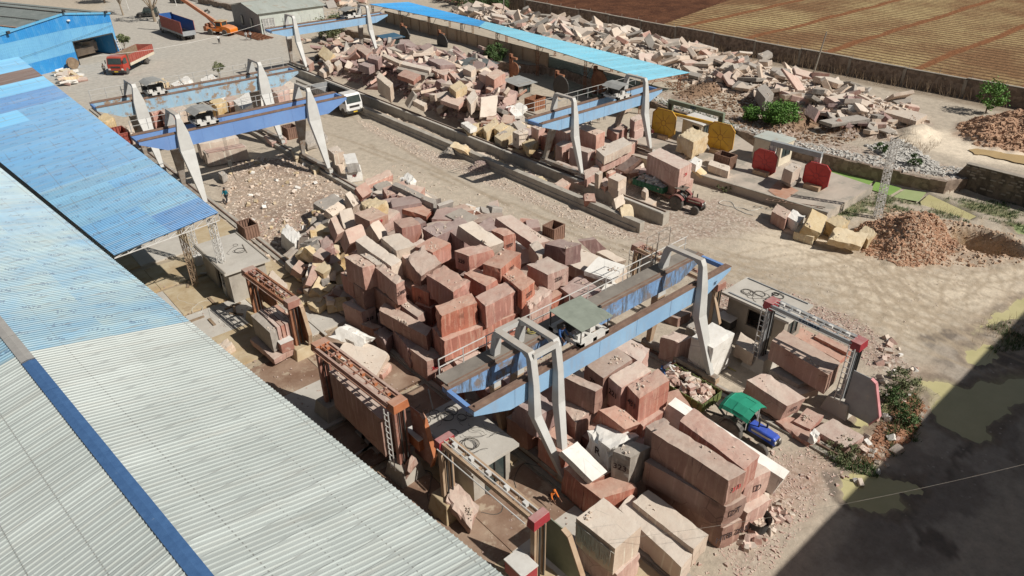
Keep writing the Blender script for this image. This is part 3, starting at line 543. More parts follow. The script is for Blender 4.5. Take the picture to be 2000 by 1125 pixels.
for k, poly in enumerate(PUDS):
    c = np.array(poly).mean(0); P = []
    for (x0, y0), (x1, y1) in zip(poly, poly[1:]+poly[:1]):
        for t in (0, .5): x, y = x0+(x1-x0)*t, y0+(y1-y0)*t; d = np.hypot(x-c[0], y-c[1]); P.append((c[0]+(x-c[0])*(1+.55/d), c[1]+(y-c[1])*(1+.55/d)))
    sheet('puddle_water', P, -.045-.0005*k, GREENP2 if k == 0 else OCHREP)
# ================================================================ big shed roofs on the left
def sheet_mat(name, c1, c2, marks=None, grad=None, rough=.45, ycol=None):
    m = mat(name, c1, c2, scale=.22, rough=rough, bump=0, detail=5)
    nt = m.node_tree; L = nt.links.new; b = nt.nodes['Principled BSDF']; src = b.inputs['Base Color'].links[0].from_socket
    geo = _n(nt, 'ShaderNodeNewGeometry'); P = geo.outputs['Position']
    def mrange(v, a, b_, c, d):
        r = _n(nt, 'ShaderNodeMapRange'); [setattr(r.inputs[i+1], 'default_value', x) for i, x in enumerate((a, b_, c, d))]; L(v, r.inputs[0]); return r.outputs[0]
    def mth(op, a, b_=None):
        n = _n(nt, 'ShaderNodeMath', operation=op)
        for i, v in enumerate((a, b_)):
            if v is None: continue
            if isinstance(v, (int, float)): n.inputs[i].default_value = v
            else: L(v, n.inputs[i])
        return n.outputs[0]
    def mixc(f, a, c):
        mx = _n(nt, 'ShaderNodeMix', data_type='RGBA'); L(f, mx.inputs[0]); L(a, mx.inputs[6]); mx.inputs[7].default_value = _lin(c); return mx.outputs[2]
    # every sheet weathered a little differently; dark laps and lines of fixing screws
    dp = _n(nt, 'ShaderNodeVectorMath', operation='DOT_PRODUCT'); L(P, dp.inputs[0]); dp.inputs[1].default_value = (-.0992, .995, 0) if 'faded' in name or 'white' in name else (0, 1, 0)
    fl = mth('FLOOR', mth('DIVIDE', dp.outputs['Value'], 1.0)); wn = _n(nt, 'ShaderNodeTexWhiteNoise', noise_dimensions='1D'); L(fl, wn.inputs['W'])
    hv = _n(nt, 'ShaderNodeHueSaturation'); L(src, hv.inputs['Color']); L(mrange(wn.outputs['Value'], 0, 1, .90, 1.07), hv.inputs['Value']); src = hv.outputs[0]
    src = mixc(mth('MULTIPLY', mth('LESS_THAN', mth('FRACT', dp.outputs['Value']), .035), .55), src, (.13, .14, .14))
    dx = _n(nt, 'ShaderNodeVectorMath', operation='DOT_PRODUCT'); L(P, dx.inputs[0]); dx.inputs[1].default_value = (.995, .0992, 0) if 'faded' in name or 'white' in name else (1, 0, 0)
    sc = mth('MULTIPLY', mth('LESS_THAN', mth('FRACT', mth('DIVIDE', dx.outputs['Value'], 1.9)), .028), mth('LESS_THAN', mth('FRACT', mth('MULTIPLY', dp.outputs['Value'], 4.0)), .4)); src = mixc(mth('MULTIPLY', sc, .55), src, (.10, .09, .085))
    # grime: faint stains, dust specks and long water runs
    no = _n(nt, 'ShaderNodeTexNoise'); no.inputs['Scale'].default_value = 9; no.inputs['Detail'].default_value = 5; L(P, no.inputs['Vector'])
    src = mixc(mrange(no.outputs['Fac'], .66, .74, 0, .45), src, (.20, .19, .17))
    mp = _n(nt, 'ShaderNodeMapping'); mp.inputs['Scale'].default_value = (.25, 3.2, 1); L(P, mp.inputs[0])
    n2 = _n(nt, 'ShaderNodeTexNoise'); n2.inputs['Scale'].default_value = 1; n2.inputs['Detail'].default_value = 4; L(mp.outputs[0], n2.inputs['Vector'])
    src = mixc(mrange(n2.outputs['Fac'], .48, .75, 0, .30), src, (.34, .32, .28))
    if marks:      # rows of small printed mill marks along the sheets
        mp = _n(nt, 'ShaderNodeMapping'); mp.inputs['Rotation'].default_value = (0, 0, radians(marks[2])); L(P, mp.inputs[0])
        br = _n(nt, 'ShaderNodeTexBrick'); br.offset = .5; br.inputs['Scale'].default_value = 1; br.inputs['Brick Width'].default_value = marks[0]; br.inputs['Row Height'].default_value = marks[1]; L(mp.outputs[0], br.inputs['Vector'])
        sx = _n(nt, 'ShaderNodeSeparateXYZ'); L(mp.outputs[0], sx.inputs[0])
        row = mth('FLOOR', mth('DIVIDE', sx.outputs[1], marks[1])); odd = mth('MODULO', mth('ABSOLUTE', row), 2)
        u = mth('FRACT', mth('DIVIDE', mth('SUBTRACT', sx.outputs[0], mth('MULTIPLY', odd, marks[0]/2)), marks[0])); v = mth('FRACT', mth('DIVIDE', sx.outputs[1], marks[1]))
        inu = mth('MULTIPLY', mth('GREATER_THAN', u, .25), mth('LESS_THAN', u, .52)); inv = mth('MULTIPLY', mth('GREATER_THAN', v, .22), mth('LESS_THAN', v, .66))
        gl = _n(nt, 'ShaderNodeTexNoise'); gl.inputs['Scale'].default_value = 9; gl.inputs['Detail'].default_value = 1; L(P, gl.inputs['Vector'])
        src = mixc(mth('MULTIPLY', mth('MULTIPLY', inu, inv), mrange(gl.outputs['Fac'], .50, .56, 0, .6)), src, (.04, .08, .16))
    L(src, b.inputs['Base Color']); return m
WHITE_SH = sheet_mat('white_roof_sheet', (.44, .48, .465), (.385, .425, .41), rough=.38)
FADE_SH = sheet_mat('faded_blue_sheet', (.28, .39, .42), (.14, .30, .44), marks=(3.6, .8, 20))
BLUE_SH = sheet_mat('blue_roof_sheet', (.11, .305, .51), (.085, .265, .48), marks=(2.4, 1.0, 12))
BLUE2_SH = sheet_mat('deep_blue_sheet', (.07, .225, .46), (.055, .195, .43), marks=(2.4, 1.0, 12))
PALEB_SH = sheet_mat('pale_blue_sheet', (.15, .345, .50), (.12, .305, .48), marks=(2.0, 1.0, 12))
SKYB_SH = sheet_mat('sky_blue_sheet', (.13, .42, .66), (.10, .36, .61)); BROWN_SH = sheet_mat('brown_roof_sheet', (.105, .055, .042), (.085, .045, .035))
CAPB = mat('ridge_cap_blue', (.06, .14, .30), (.045, .11, .25), scale=3, rough=.55, bump=.05, stain=((.3, .33, .36), 3, .68, .6)); CAPG = mat('ridge_cap_grey', (.36, .35, .33), (.30, .29, .275), scale=2, rough=.6, bump=.05)
def corrugated(mb, a, b, c, d, pitch=.25, hgt=.045, phase=0):
    """sheet between edge a->b (low side) and d->c (high side); ribs run from the low edge to the high edge"""
    a, b, c, d = map(Vector, (a, b, c, d)); n = max(1, int(round((b-a).length/pitch))); up = (b-a).cross(d-a).normalized()
    if up.z < 0: up = -up
    prof = ((0, 0), (.62, 0), (.72, 1), (.90, 1), (1, 0)); vs = []; ts = []
    for k in range(n):
        for u, h in prof[:-1]: ts.append(((k+u)/n, h))
    ts.append((1, 0))
    for t, h in ts: vs.append(a.lerp(b, t)+up*h*hgt)
    for t, h in ts: vs.append(d.lerp(c, t)+up*h*hgt)
    m = len(ts); return mb.add(vs, [(i, i+1, m+i+1, m+i) for i in range(m-1)])
shed = thing('industrial_shed', 'huge open shed with ribbed white and faded blue metal roof and dark blue ridge cap', 'shed')
UD = Vector((-.0992, .995, 0)); VD = Vector((.995, .0992, 0))       # along the ridge / towards the yard
E0 = Vector((10.42, 13.0, 7.0)); R0 = Vector((2.72, 13.0, 8.55)) + Vector((0, 0, 0))
def ER(t, s):   # t metres along the shed from y=13, s 0..1 from eave to ridge
    return E0+UD*t + (R0-E0)*s
def roofpart(t0, t1, m, name):
    for s0, s1, dz in ((-.01, .5, 0), (.485, 1, .02)):
        mb = MB(); corrugated(mb, ER(t0, s0)+Vector((0, 0, dz)), ER(t1, s0)+Vector((0, 0, dz)), ER(t1, s1)+Vector((0, 0, dz)), ER(t0, s1)+Vector((0, 0, dz))); mb.done(name, m, shed)
    def EL(t, s): p = ER(t, 1); return p - VD*7.7*s + Vector((0, 0, -1.55*s))
    for s0, s1, dz in ((1, .5, 0), (.515, 0, .02)):
        mb = MB(); corrugated(mb, EL(t0, s0)+Vector((0, 0, dz)), EL(t1, s0)+Vector((0, 0, dz)), EL(t1, s1)+Vector((0, 0, dz)), EL(t0, s1)+Vector((0, 0, dz))); mb.done(name, m, shed)
roofpart(-22, 24.2, WHITE_SH, 'roof_sheet'); roofpart(24.2, 74, FADE_SH, 'roof_sheet')
for t0, t1, m in ((-22, 23.2, CAPB), (23.2, 74, CAPG)):
    mb = MB(); k = t0
    while k < t1-.1:
        e = min(k+3.0, t1); z = Vector((0, 0, .10 if int(k) % 2 else .112)); r0, r1 = ER(k, 1)+z, ER(e+.12, 1)+z
        for sg in (1, -1):
            w_ = VD*.30*sg+Vector((0, 0, -.055)); mb.add([r0, r1, r1+w_, r0+w_], [(0, 1, 2, 3)]); mb.add([r0+w_, r1+w_, r1+w_*1.02+Vector((0, 0, -.06)), r0+w_*1.02+Vector((0, 0, -.06))], [(0, 1, 2, 3)])
        k += 3.0
    mb.done('ridge_cap', m, shed)
mb = MB()
for k in range(-3, 12):
    p = E0+UD*(k*6.5+2)-VD*.35; mb.bar((p.x, p.y, 0), (p.x, p.y, 6.9), .3, .3); q = p-VD*14.7; mb.bar((q.x, q.y, 0), (q.x, q.y, 6.9), .3, .3)
    for s in (.0,): mb.bar(p+Vector((0, 0, -.25)), ER(k*6.5+2, 1)+Vector((0, 0, -.25)), .15, .2); 
for s in (.02, .25, .5, .75, .98): mb.bar(ER(-21, s)-Vector((0, 0, .12)), ER(73, s)-Vector((0, 0, .12)), .1, .12)
mb.done('steel_frame', M['legdirty'], shed)
mb = MB(); mb.bar(ER(-22, 2.02)-Vector((0, 0, 4.6)), ER(74, 2.02)-Vector((0, 0, 4.6)), .2, 8.5); mb.done('back_wall', M['hut'], shed)
# ---- lean-to roof of blue sheets beside it
lean = thing('canopy_roof', 'blue corrugated lean-to roof in patched shades of blue on white lattice trusses', 'canopy')
LI = [Vector((7.15, 49.9, 6.3)), Vector((4.9, 72, 6.3)), Vector((3.2, 104, 6.35))]
def lr(y, s):   # s 0 inner .. 1 outer edge
    xi = 7.45-(y-49.9)*.094; xo = 14.85-(y-50)*.010; return Vector((xi+(xo-xi)*s, y+(.0 if s < .5 else .0), 6.3+.9*s))
bands = [(49.9, 53.6, 0, BLUE_SH, BLUE2_SH), (53.6, 56.2, 0, BLUE_SH, PALEB_SH), (56.2, 60.6, 0, PALEB_SH, PALEB_SH), (60.6, 63.0, 0, PALEB_SH, BLUE_SH), (63.0, 65.4, 0, PALEB_SH, PALEB_SH), (65.4, 69.4, 0, BLUE_SH, BLUE_SH), (69.4, 86, 0, BLUE_SH, BLUE_SH), (86, 91, 0, SKYB_SH, BLUE_SH), (91, 97.5, 0, BLUE2_SH, BLUE2_SH), (97.5, 103.2, 0, SKYB_SH, SKYB_SH), (103.2, 109, 0, BROWN_SH, BROWN_SH), (109, 117, 0, SKYB_SH, SKYB_SH)]
for k, (y0, y1, _, ma, mb_) in enumerate(bands):
    for (s0, s1, m_, dz) in ((0, .52, ma, .015), (.5, 1, mb_, 0)):
        z = Vector((0, 0, dz+.004*(k % 2))); mb = MB(); corrugated(mb, lr(y0-.03, s0)+z, lr(y1, s0)+z, lr(y1, s1)+z, lr(y0-.03, s1)+z, pitch=.26, hgt=.04); mb.done('roof_sheet', m_, lean)
def lattice(mb, p, q, w, n, r=.035, up=None):      # square lattice mast from p to q
    p = Vector(p); q = Vector(q); d = (q-p).normalized(); a = d.orthogonal().normalized() if up is None else Vector(up).normalized(); b = d.cross(a)
    cs = [a*w/2+b*w/2, -a*w/2+b*w/2, -a*w/2-b*w/2, a*w/2-b*w/2]
    for c in cs: mb.bar(p+c, q+c, r*1.5, r*1.5)
    for k in range(n):
        for i in range(4):
            c0, c1 = cs[i], cs[(i+1) % 4]; f0, f1 = k/n, (k+1)/n
            if k % 2: c0, c1 = c1, c0
            mb.bar(p.lerp(q, f0)+c0, p.lerp(q, f1)+c1, r, r)
            mb.bar(p.lerp(q, f1)+cs[i], p.lerp(q, f1)+cs[(i+1) % 4], r, r)
def truss(mb, a, b, h, n, r=.06):
    a = Vector(a); b = Vector(b); dz = Vector((0, 0, -h)); mb.bar(a, b, r, r); mb.bar(a+dz*.35, b+dz, r, r)
    for k in range(n):
        t0, t1 = k/n, (k+1)/n; b0 = a.lerp(b, t0)+dz*(.35+.65*t0); b1 = a.lerp(b, t1)+dz*(.35+.65*t1); mb.bar(b0, a.lerp(b, t1), r*.8, r*.8); mb.bar(b1, a.lerp(b, t1), r*.8, r*.8)
mb = MB(); truss(mb, lr(50.1, 0)-Vector((0, 0, .08)), lr(50.1, 1)-Vector((0, 0, .08)), .62, 8); mb.done('gable_truss', M['whitesteel'], lean)
mb = MB()
for y in (57, 64, 71, 78, 85, 92, 99, 106, 113): truss(mb, lr(y, 0)-Vector((0, 0, .1)), lr(y, 1)-Vector((0, 0, .1)), .62, 7)
for s in (.03, .35, .66, .97): mb.bar(lr(50, s)-Vector((0, 0, .07)), lr(117, s)-Vector((0, 0, .07)), .07, .08)
mb.done('roof_trusses', M['legdirty'], lean)
for y in (50.6, 57, 71, 85, 99, 113):
    mb = MB(); x = 14.4; lattice(mb, (x, y, .9), (x, y, 6.5), .42, 14, .035); mb.box(x-.3, x+.3, y-.3, y+.3, .0, .95); mb.done('lattice_column', M['whitesteel'], lean)
mb = MB(); lattice(mb, (12.9, 53.6, .2), (12.9, 53.6, 6.3), .36, 14, .03); mb.done('lattice_column', M['rustypale'], lean)
# ================================================================ blue warehouse in the far corner
wh = thing('warehouse', 'bright blue corrugated warehouse with grey roof and a dark open doorway', 'warehouse')
FA = Vector((19.4, 138.7, 0)); FB = Vector((32.9, 144.7, 0)); FD = (FB-FA).normalized(); FN = Vector((-FD.y, FD.x, 0)) # into the building
def fp(u, z, n=0): return FA+FD*u+FN*n+Vector((0, 0, z))
LEN = (FB-FA).length
WB = mat('warehouse_blue', (.035, .27, .60), (.03, .23, .55), scale=.3, rough=.5, bump=.02, streak=((.16, .38, .60), 1.2, .4)); WB2 = mat('warehouse_pale_blue', (.17, .43, .66), (.14, .38, .62), scale=.3, rough=.5, bump=.02, streak=((.10, .30, .56), 1.2, .5))
def wallrib(mb, u0, u1, z0a, z0b, z1a, z1b, n=0):
    k = max(1, int((u1-u0)/.32)); vs0 = []; vs1 = []
    for i in range(k*4+1):
        t = i/(k*4); h = (-.0, -.0, -.06, -.06)[i % 4]; vs0.append(fp(u0+(u1-u0)*t, z0a+(z0b-z0a)*t, n+h)); vs1.append(fp(u0+(u1-u0)*t, z1a+(z1b-z1a)*t, n+h))
    m = len(vs0); mb.add(vs0+vs1, [(i, i+1, m+i+1, m+i) for i in range(m-1)])
def topz(u): return 7.0+ (1.25*(u+4)/10.5 if u < 6.5 else 1.25*(1-(u-6.5)/8.27))
mb = MB(); wallrib(mb, -9, 6.6, 0, 0, 1.9, 2.2); mb.done('lower_wall', WB, wh)
mb = MB(); wallrib(mb, -9, 6.6, 1.9, 2.2, 5.6, 5.9, .01); wallrib(mb, 6.6, 14.3, 3.75, 3.75, 5.9, 5.6, .01); wallrib(mb, 14.3, LEN, 2.6, 2.6, 5.6, 5.6, .01); mb.done('middle_wall', WB2, wh)
mb = MB(); wallrib(mb, -9, 6.5, 5.6, 5.9, 6.6, 8.25, .02); wallrib(mb, 6.5, LEN, 5.9, 5.6, 8.25, 7.0, .02); wallrib(mb, 14.3, LEN, 0, 0, 2.6, 2.6, .02); mb.done('upper_wall', WB, wh)
mb = MB(); mb.bar(fp(6.4, 8.3, -.1), fp(LEN+.2, 7.03, -.1), .25, .3); mb.bar(fp(-9, 6.6, -.1), fp(6.5, 8.3, -.1), .25, .3); mb.done('verge_trim', SKYB_SH, wh)
GRR = mat('grey_warehouse_roof', (.17, .19, .185), (.12, .14, .135), scale=.5, rough=.6, bump=.04, stain=((.3, .3, .28), .6, .58, .5))
for (u0, z0, u1, z1) in ((-1.5, 7.38, 6.5, 8.4), (6.5, 8.4, LEN+.4, 7.12)):
    mb = MB(); a, b, c, d = fp(u0, z0, -.2), fp(u1, z1, -.2), fp(u1, z1, 70), fp(u0, z0, 70)
    if u0 < 6: corrugated(mb, a, d, c, b, .6, .05)
    else: corrugated(mb, b, c, d, a, .6, .05)
    mb.done('roof_sheet', GRR, wh)
mb = MB(); mb.bar(fp(6.5, 8.5, 0), fp(6.5, 8.5, 70), .35, .12); mb.bar(fp(2.2, 8.0, 0), fp(2.2, 8.0, 70), .1, .1); mb.bar(fp(11.5, 7.75, 0), fp(11.5, 7.75, 70), .2, .12); mb.done('ridge_cap', M['dark'], wh)
mb = MB(); a, b, c, d = fp(-9, 6.7, -.2), fp(-1.5, 7.38, -.2), fp(-1.5, 7.38, 70), fp(-9, 6.7, 70); corrugated(mb, a, d, c, b, .6, .05); mb.done('roof_sheet', SKYB_SH, wh)
mb = MB(); mb.bar(fp(-1.5, 7.5, -.1), fp(-1.5, 7.5, 70), .3, .12); mb.done('gutter', M['orange'], wh)
mb = MB(); mb.bar(fp(LEN, 3.5, 0), fp(LEN, 3.5, 70), .15, 7); mb.bar(fp(-9, 4, 34), fp(LEN, 4, 34), .15, 7); mb.done('side_wall', WB, wh)
mb = MB(); mb.bar(fp(6.6, 3.8, -.05), fp(14.3, 3.8, -.05), .15, .18); mb.bar(fp(14.3, 0, -.05), fp(14.3, 3.8, -.05), .15, .15); mb.bar(fp(6.6, 0, -.05), fp(6.6, 3.8, -.05), .15, .15); mb.done('door_frame', M['dark'], wh)
for u, z in ((6.4, 8.75), (13.9, 7.4), (-3.5, 7.2)):
    mb = MB(); c = fp(u, z, -.5); mb.bar(c-FD*.22, c+FD*.22, .3, .4); mb.bar(c, fp(u, z-.3, 0), .06, .06); mb.done('floodlight', M['dark'], wh)
ph = MB(); ph.lathe([(.25, -.12), (.3, 0), (.2, .12)], fp(6.9, 7.2, -.25), (0, 0, 1), 10); ph.done('lamp', M['lamp'], wh)
lad = MB()
for s in (0, .45): lad.bar(fp(LEN-.15+s*.9, 0, -.6), fp(LEN-.35+s*.9, 2.8, -.15), .09, .09)
for k in range(6): lad.bar(fp(LEN-.15-.04*k, .35+k*.42, -.55+.07*k), fp(LEN+.26-.04*k, .35+k*.42, -.55+.07*k), .08, .08)
lad.done('ladder', M['whitesteel'], label='white ladder leaning at the corner of the blue warehouse doorway', cat='ladder')
# ================================================================ tin shed at the back
ts = thing('tin_shed', 'long grey shed with patchy weathered tin roof and metal double doors', 'shed')
TA, TB, TC = Vector((59.1, 143.4, 0)), Vector((72.9, 143.3, 0)), Vector((59.2, 157, 0))
H0, H1 = 4.0, 5.2
mb = MB(); TBK = TB+Vector((0, 13.5, 0)); mb.bar(TA+Vector((0, 0, H0/2)), TB+Vector((0, 0, H0/2)), .15, H0); mb.done('front_wall', M['tin'], ts)
mb = MB(); mb.prism([TA, TA+Vector((0, 13.5, 0)), TA+Vector((0, 13.5, H0)), TA+Vector((0, 6.7, H1)), TA+Vector((0, 0, H0))], (.15, 0, 0)); mb.done('gable_wall', M['asb'], ts); mb = MB(); mb.prism([TB, TB+Vector((0, 13.5, 0)), TB+Vector((0, 13.5, H0)), TB+Vector((0, 6.7, H1)), TB+Vector((0, 0, H0))], (.15, 0, 0)); mb.done('gable_wall', M['asb'], ts)
mb = MB(); z0 = Vector((0, 0, H0+.1)); a = TA+z0+Vector((-.5, -.6, -.1)); b = TB+z0+Vector((.6, -.6, -.1)); corrugated(mb, a, b, TB+Vector((.6, 6.8, H1+.1)), TA+Vector((-.5, 6.8, H1+.1)), .3, .05)
corrugated(mb, TA+Vector((-.5, 14, H0)), TB+Vector((.6, 14, H0)), TB+Vector((.6, 6.8, H1+.1)), TA+Vector((-.5, 6.8, H1+.1)), .3, .05); mb.done('roof_sheet', M['tin'], ts)
for k in range(2):
    mb = MB(); x0 = 59.5+k*1.25; mb.box(x0, x0+1.2, 143.12, 143.22, .05, 3.0); dr = mb.done('door', M['asb'], ts); f = MB()
    for zz in (.1, 1.5, 2.95): f.box(x0, x0+1.2, 143.05, 143.12, zz-.04, zz+.04)
    for xx in (x0+.03, x0+.6, x0+1.17): f.box(xx-.04, xx+.04, 143.05, 143.12, .05, 3)
    f.done('door_frame', M['whitesteel'], dr)
for y in (147, 151.5):
    mb = MB(); mb.box(58.9, 59.08, y, y+.9, .9, 2.6); mb.done('window', M['glass'], ts)
# ================================================================ walls
STONEW = mat('rubble_stone_wall', (.25, .185, .14), (.15, .11, .085), scale=1.6, rough=.95, bump=.3, bscale=3, speck=((.38, .30, .24), 2.6, .6), stain=((.10, .085, .07), .5, .55, .7))
BW = 108.6
bw = thing('boundary_wall', 'long dark stone boundary wall with pale coping between the rubble and the fields', 'wall', (BW, 70, 1.3))
mb = MB()
for k in range(40):
    y0 = -110+k*8; mb.box(-.2, .2, y0+.01, y0+7.99, -.6, 2.25+.06*((k*7) % 3))
mb.done('wall_face', STONEW, bw)
mb = MB()
for k in range(40):
    y0 = -110+k*8; mb.box(-.26, .26, y0+.02, y0+7.98, 2.30+.06*((k*7) % 3), 2.42+.06*((k*7) % 3))
mb.done('coping', M['hut'], bw)
mb = MB()
for k in range(41):
    y0 = -110+k*8; mb.box(-.32, -.2, y0-.2, y0+.2, -.5, 2.3)
for k in range(66): mb.bar((.05, -100+k*4.1, 2.4), (.15, -100+k*4.1, 2.95), .05, .05)
mb.done('buttress', M['hut'], bw)
# low retaining wall
rw = thing('retaining_wall', 'low dark rubble retaining wall holding back white stone chips', 'wall')
mb = MB(); rr = random.Random(5)
pts = WALL2[:-2]
for (xa, ya), (xb, yb) in zip(pts, pts[1:]):
    n = max(1, int(abs(yb-ya)/1.2))
    for k in range(n):
        p = Vector((xa+(xb-xa)*k/n, ya+(yb-ya)*k/n, 0)); q = Vector((xa+(xb-xa)*(k+1)/n, ya+(yb-ya)*(k+1)/n, 0)); h = 1.28+rr.uniform(-.12, .12); mb.prism([p+Vector((-.05+rr.uniform(-.03, .03), 0, -.6)), p+Vector((.4, 0, -.6)), p+Vector((.4, 0, h)), p+Vector((-.05, 0, h))], q-p)
mb.done('wall_face', STONEW, rw)
sw = thing('stone_wall', 'thick tall dark stone wall with pale mortared face at the right edge', 'wall')
DARKW = mat('dark_stone_wall', (.26, .215, .165), (.15, .12, .09), scale=1.2, rough=.95, bump=.3, bscale=3, stain=((.05, .045, .035), .5, .5, .7))
mb = MB(); P0, P1 = G(1862, 352, 1.5), G(1888, 322, 2.6); P2 = G(2010, 351, 2.6); Pb = Vector((78.2, -30, 2.6))
prof = [(P0.y+.6, 1.2), (P1.y, 2.6), (P2.y, 2.7), (-30, 2.7)]
X0 = P1.x
mb.prism([Vector((X0-.1, y, -.6)) for y, z in (prof[0], prof[-1])] + [Vector((X0-.1, y, z)) for y, z in prof[::-1]], (.55, 0, 0)); mb.done('wall_face', DARKW, sw)
rr = random.Random(8); mb = MB()
for r_ in range(9):
    z = .35+r_*.27; k = 0; y = -8.
    while y < prof[1][0]-.3:
        l = rr.uniform(.25, .6)
        if rr.random() < .12+.06*r_: mb.box(X0-.14-rr.uniform(0, .03), X0-.09, y, y+l, z, z+rr.uniform(.12, .19))
        y += l+rr.uniform(.05, .5)
mb.done('pale_stones', M['hut'], sw)
mb = MB(); mb.box(X0-.2, X0+.5, -30, P1.y, 2.72, 2.80); mb.done('coping', M['hut'], sw)
# concrete rail walls of the far crane yard
w1 = thing('concrete_wall', 'long low concrete wall along the loading road with plain square end', 'wall')
mb = MB(); ys = [36.0, 44, 52.5, 61, 69.5, 78, 86.5, 95, 103.5]
for a, b in zip(ys, ys[1:]): mb.box(46.55, 47.2, a+.006, b-.006, -.3, 1.0)
mb.box(46.45, 46.56, 36.4, 103, -.3, .42); mb.done('wall_body', M['conc'], w1, bevel=.02)
w2 = thing('rail_wall', 'tall concrete crane rail wall with a steel rail, beside the stone channel', 'wall')
mb = MB(); ys = [35.6, 44, 52.5, 61, 69.5, 78, 86.5, 95, 103.5, 113]
for a, b in zip(ys, ys[1:]): mb.box(49.35, 50.25, a+.006, b-.006, -.3, 1.15)
mb.done('wall_body', M['conc'], w2, bevel=.02)
mb = MB(); mb.box(49.86, 49.94, 35.8, 113, 1.15, 1.27); mb.box(49.80, 50.0, 35.8, 113, 1.15, 1.17); mb.done('rail', M['rail'], w2)
mb = MB(); mb.box(49.4, 49.7, 35.9, 113, 1.152, 1.20); mb.done('kerb_strip', M['slab'], w2)
w3 = thing('rail_wall', 'low concrete rail footing under the right legs of the distant blue cranes', 'wall')
mb = MB(); mb.box(60.6, 61.5, 46, 118, -.3, 1.15); mb.done('wall_body', M['conc'], w3)
mb = MB(); mb.box(61.0, 61.1, 46, 118, 1.15, 1.27); mb.done('rail', M['rail'], w3)
for nm, x, y0, y1, lab in (('crane_rail', 20.0, 4, 112, 'long crane rail on a narrow concrete strip beside the saw yard'), ('crane_rail', 33.0, 10.2, 60, 'crane rail on a concrete strip running from the white block past the tractor'), ('crane_rail', 32.4, 60.5, 112, 'crane rail on a raised dirty concrete beam below the two left cranes')):
    t = thing(nm, lab, 'rail', (x, y0, 0)); mb = MB(); h = .16 if y1 < 112.5 and x != 32.4 else .45
    mb.box(-.42, .42, 0, y1-y0, -.3, h); mb.done('footing', M['conc'], t); mb = MB(); mb.box(-.05, .05, 0, y1-y0, h, h+.13); mb.box(-.1, .1, 0, y1-y0, h, h+.02); mb.done('rail', M['rail'], t)
# concrete working platform of the disc machines
pl = thing('concrete_platform', 'raised concrete working platform with muddy wash marks and a rusty drain channel', 'platform')
pp = [G(1225, 300, 1.0), G(1390, 346, 1.0), G(1617, 413, 1.0), G(1706, 362, 1.0), G(1610, 330, 1.0), G(1480, 290, 1), G(1400, 235, 1.0), G(1270, 210, 1.0)]
PLATM = mat('washed_platform', (.50, .43, .36), (.40, .345, .29), scale=.45, rough=.75, bump=.08, bscale=5, stain=((.28, .26, .22), .35, .5, .75), stretch=(.5, 1.6, 1))
mb = MB(); mb.prism([Vector((p.x, p.y, -.3)) for p in pp], (0, 0, 1.22)); mb.done('deck', PLATM, pl)
mb = MB(); e = [G(1230, 300, .95), G(1390, 347, .95), G(1617, 414, .95)]
for a, b in zip(e, e[1:]): mb.bar(a+Vector((-.12, -.12, 0)), b+Vector((-.12, -.12, 0)), .25, .12)
mb.done('edge_beam', M['conc'], pl)
mb = MB(); a, b = G(1500, 388, .95), G(1612, 405, .95)
for k in range(9): mb.bar(a.lerp(b, k/9), a.lerp(b, k/9)+Vector((-.4, .0, 0)), .06, .05)
mb.bar(a, b, .06, .06); a2, b2 = a+Vector((-.45, 0, 0)), b+Vector((-.45, 0, 0)); mb.bar(a2, b2, .06, .06); mb.done('drain_channel', M['rail'], pl)
mb = MB(); a = [G(1500, 372, .965), G(1520, 352, .965), G(1560, 372, .965), G(1530, 392, .965)]; mb.add(a, [(0, 1, 2, 3)]); mb.done('timber_sheet', M['orange'], pl)
# yard slabs under the saws
sl_ = thing('yard_slab', 'worn stained concrete slabs of the saw yard between the shed and the crane rail', 'slab')
rr = random.Random(4)
for k, y in enumerate((9, 13.2, 17.5, 22, 27, 31.5, 36, 41, 45.5, 50, 55, 60)):
    for j, x in enumerate((6.2, 10.6, 15.0)):
        mb = MB(); mb.box(x, x+4.36, y, y+4.1+.35*(k % 2), -.2, .125+rr.uniform(0, .03)); mb.done('slab_panel', (M['rustslab'] if 1 < k < 7 and (k*5+j*3) % 7 else (M['ochre'] if (k+j) % 3 else M['slab'])), sl_)
# building behind the photographer that shades the lower right corner
ob = thing('factory_building', 'tall plain factory building standing outside the right edge of the picture', 'building', (10, -34, 0))
mb = MB(); mb.box(0, 150, 0, 26, 0, 16.0); mb.done('wall', M['plaster'], ob); mb = MB(); mb.box(-.4, 150.4, -.4, 26.2, 16.0, 16.4); mb.done('roof', M['conc'], ob)
for k in range(12):
    mb = MB(); mb.box(6+k*12, 9+k*12, 26.0, 26.08, 4, 6.5); mb.done('window', M['glass'], ob)
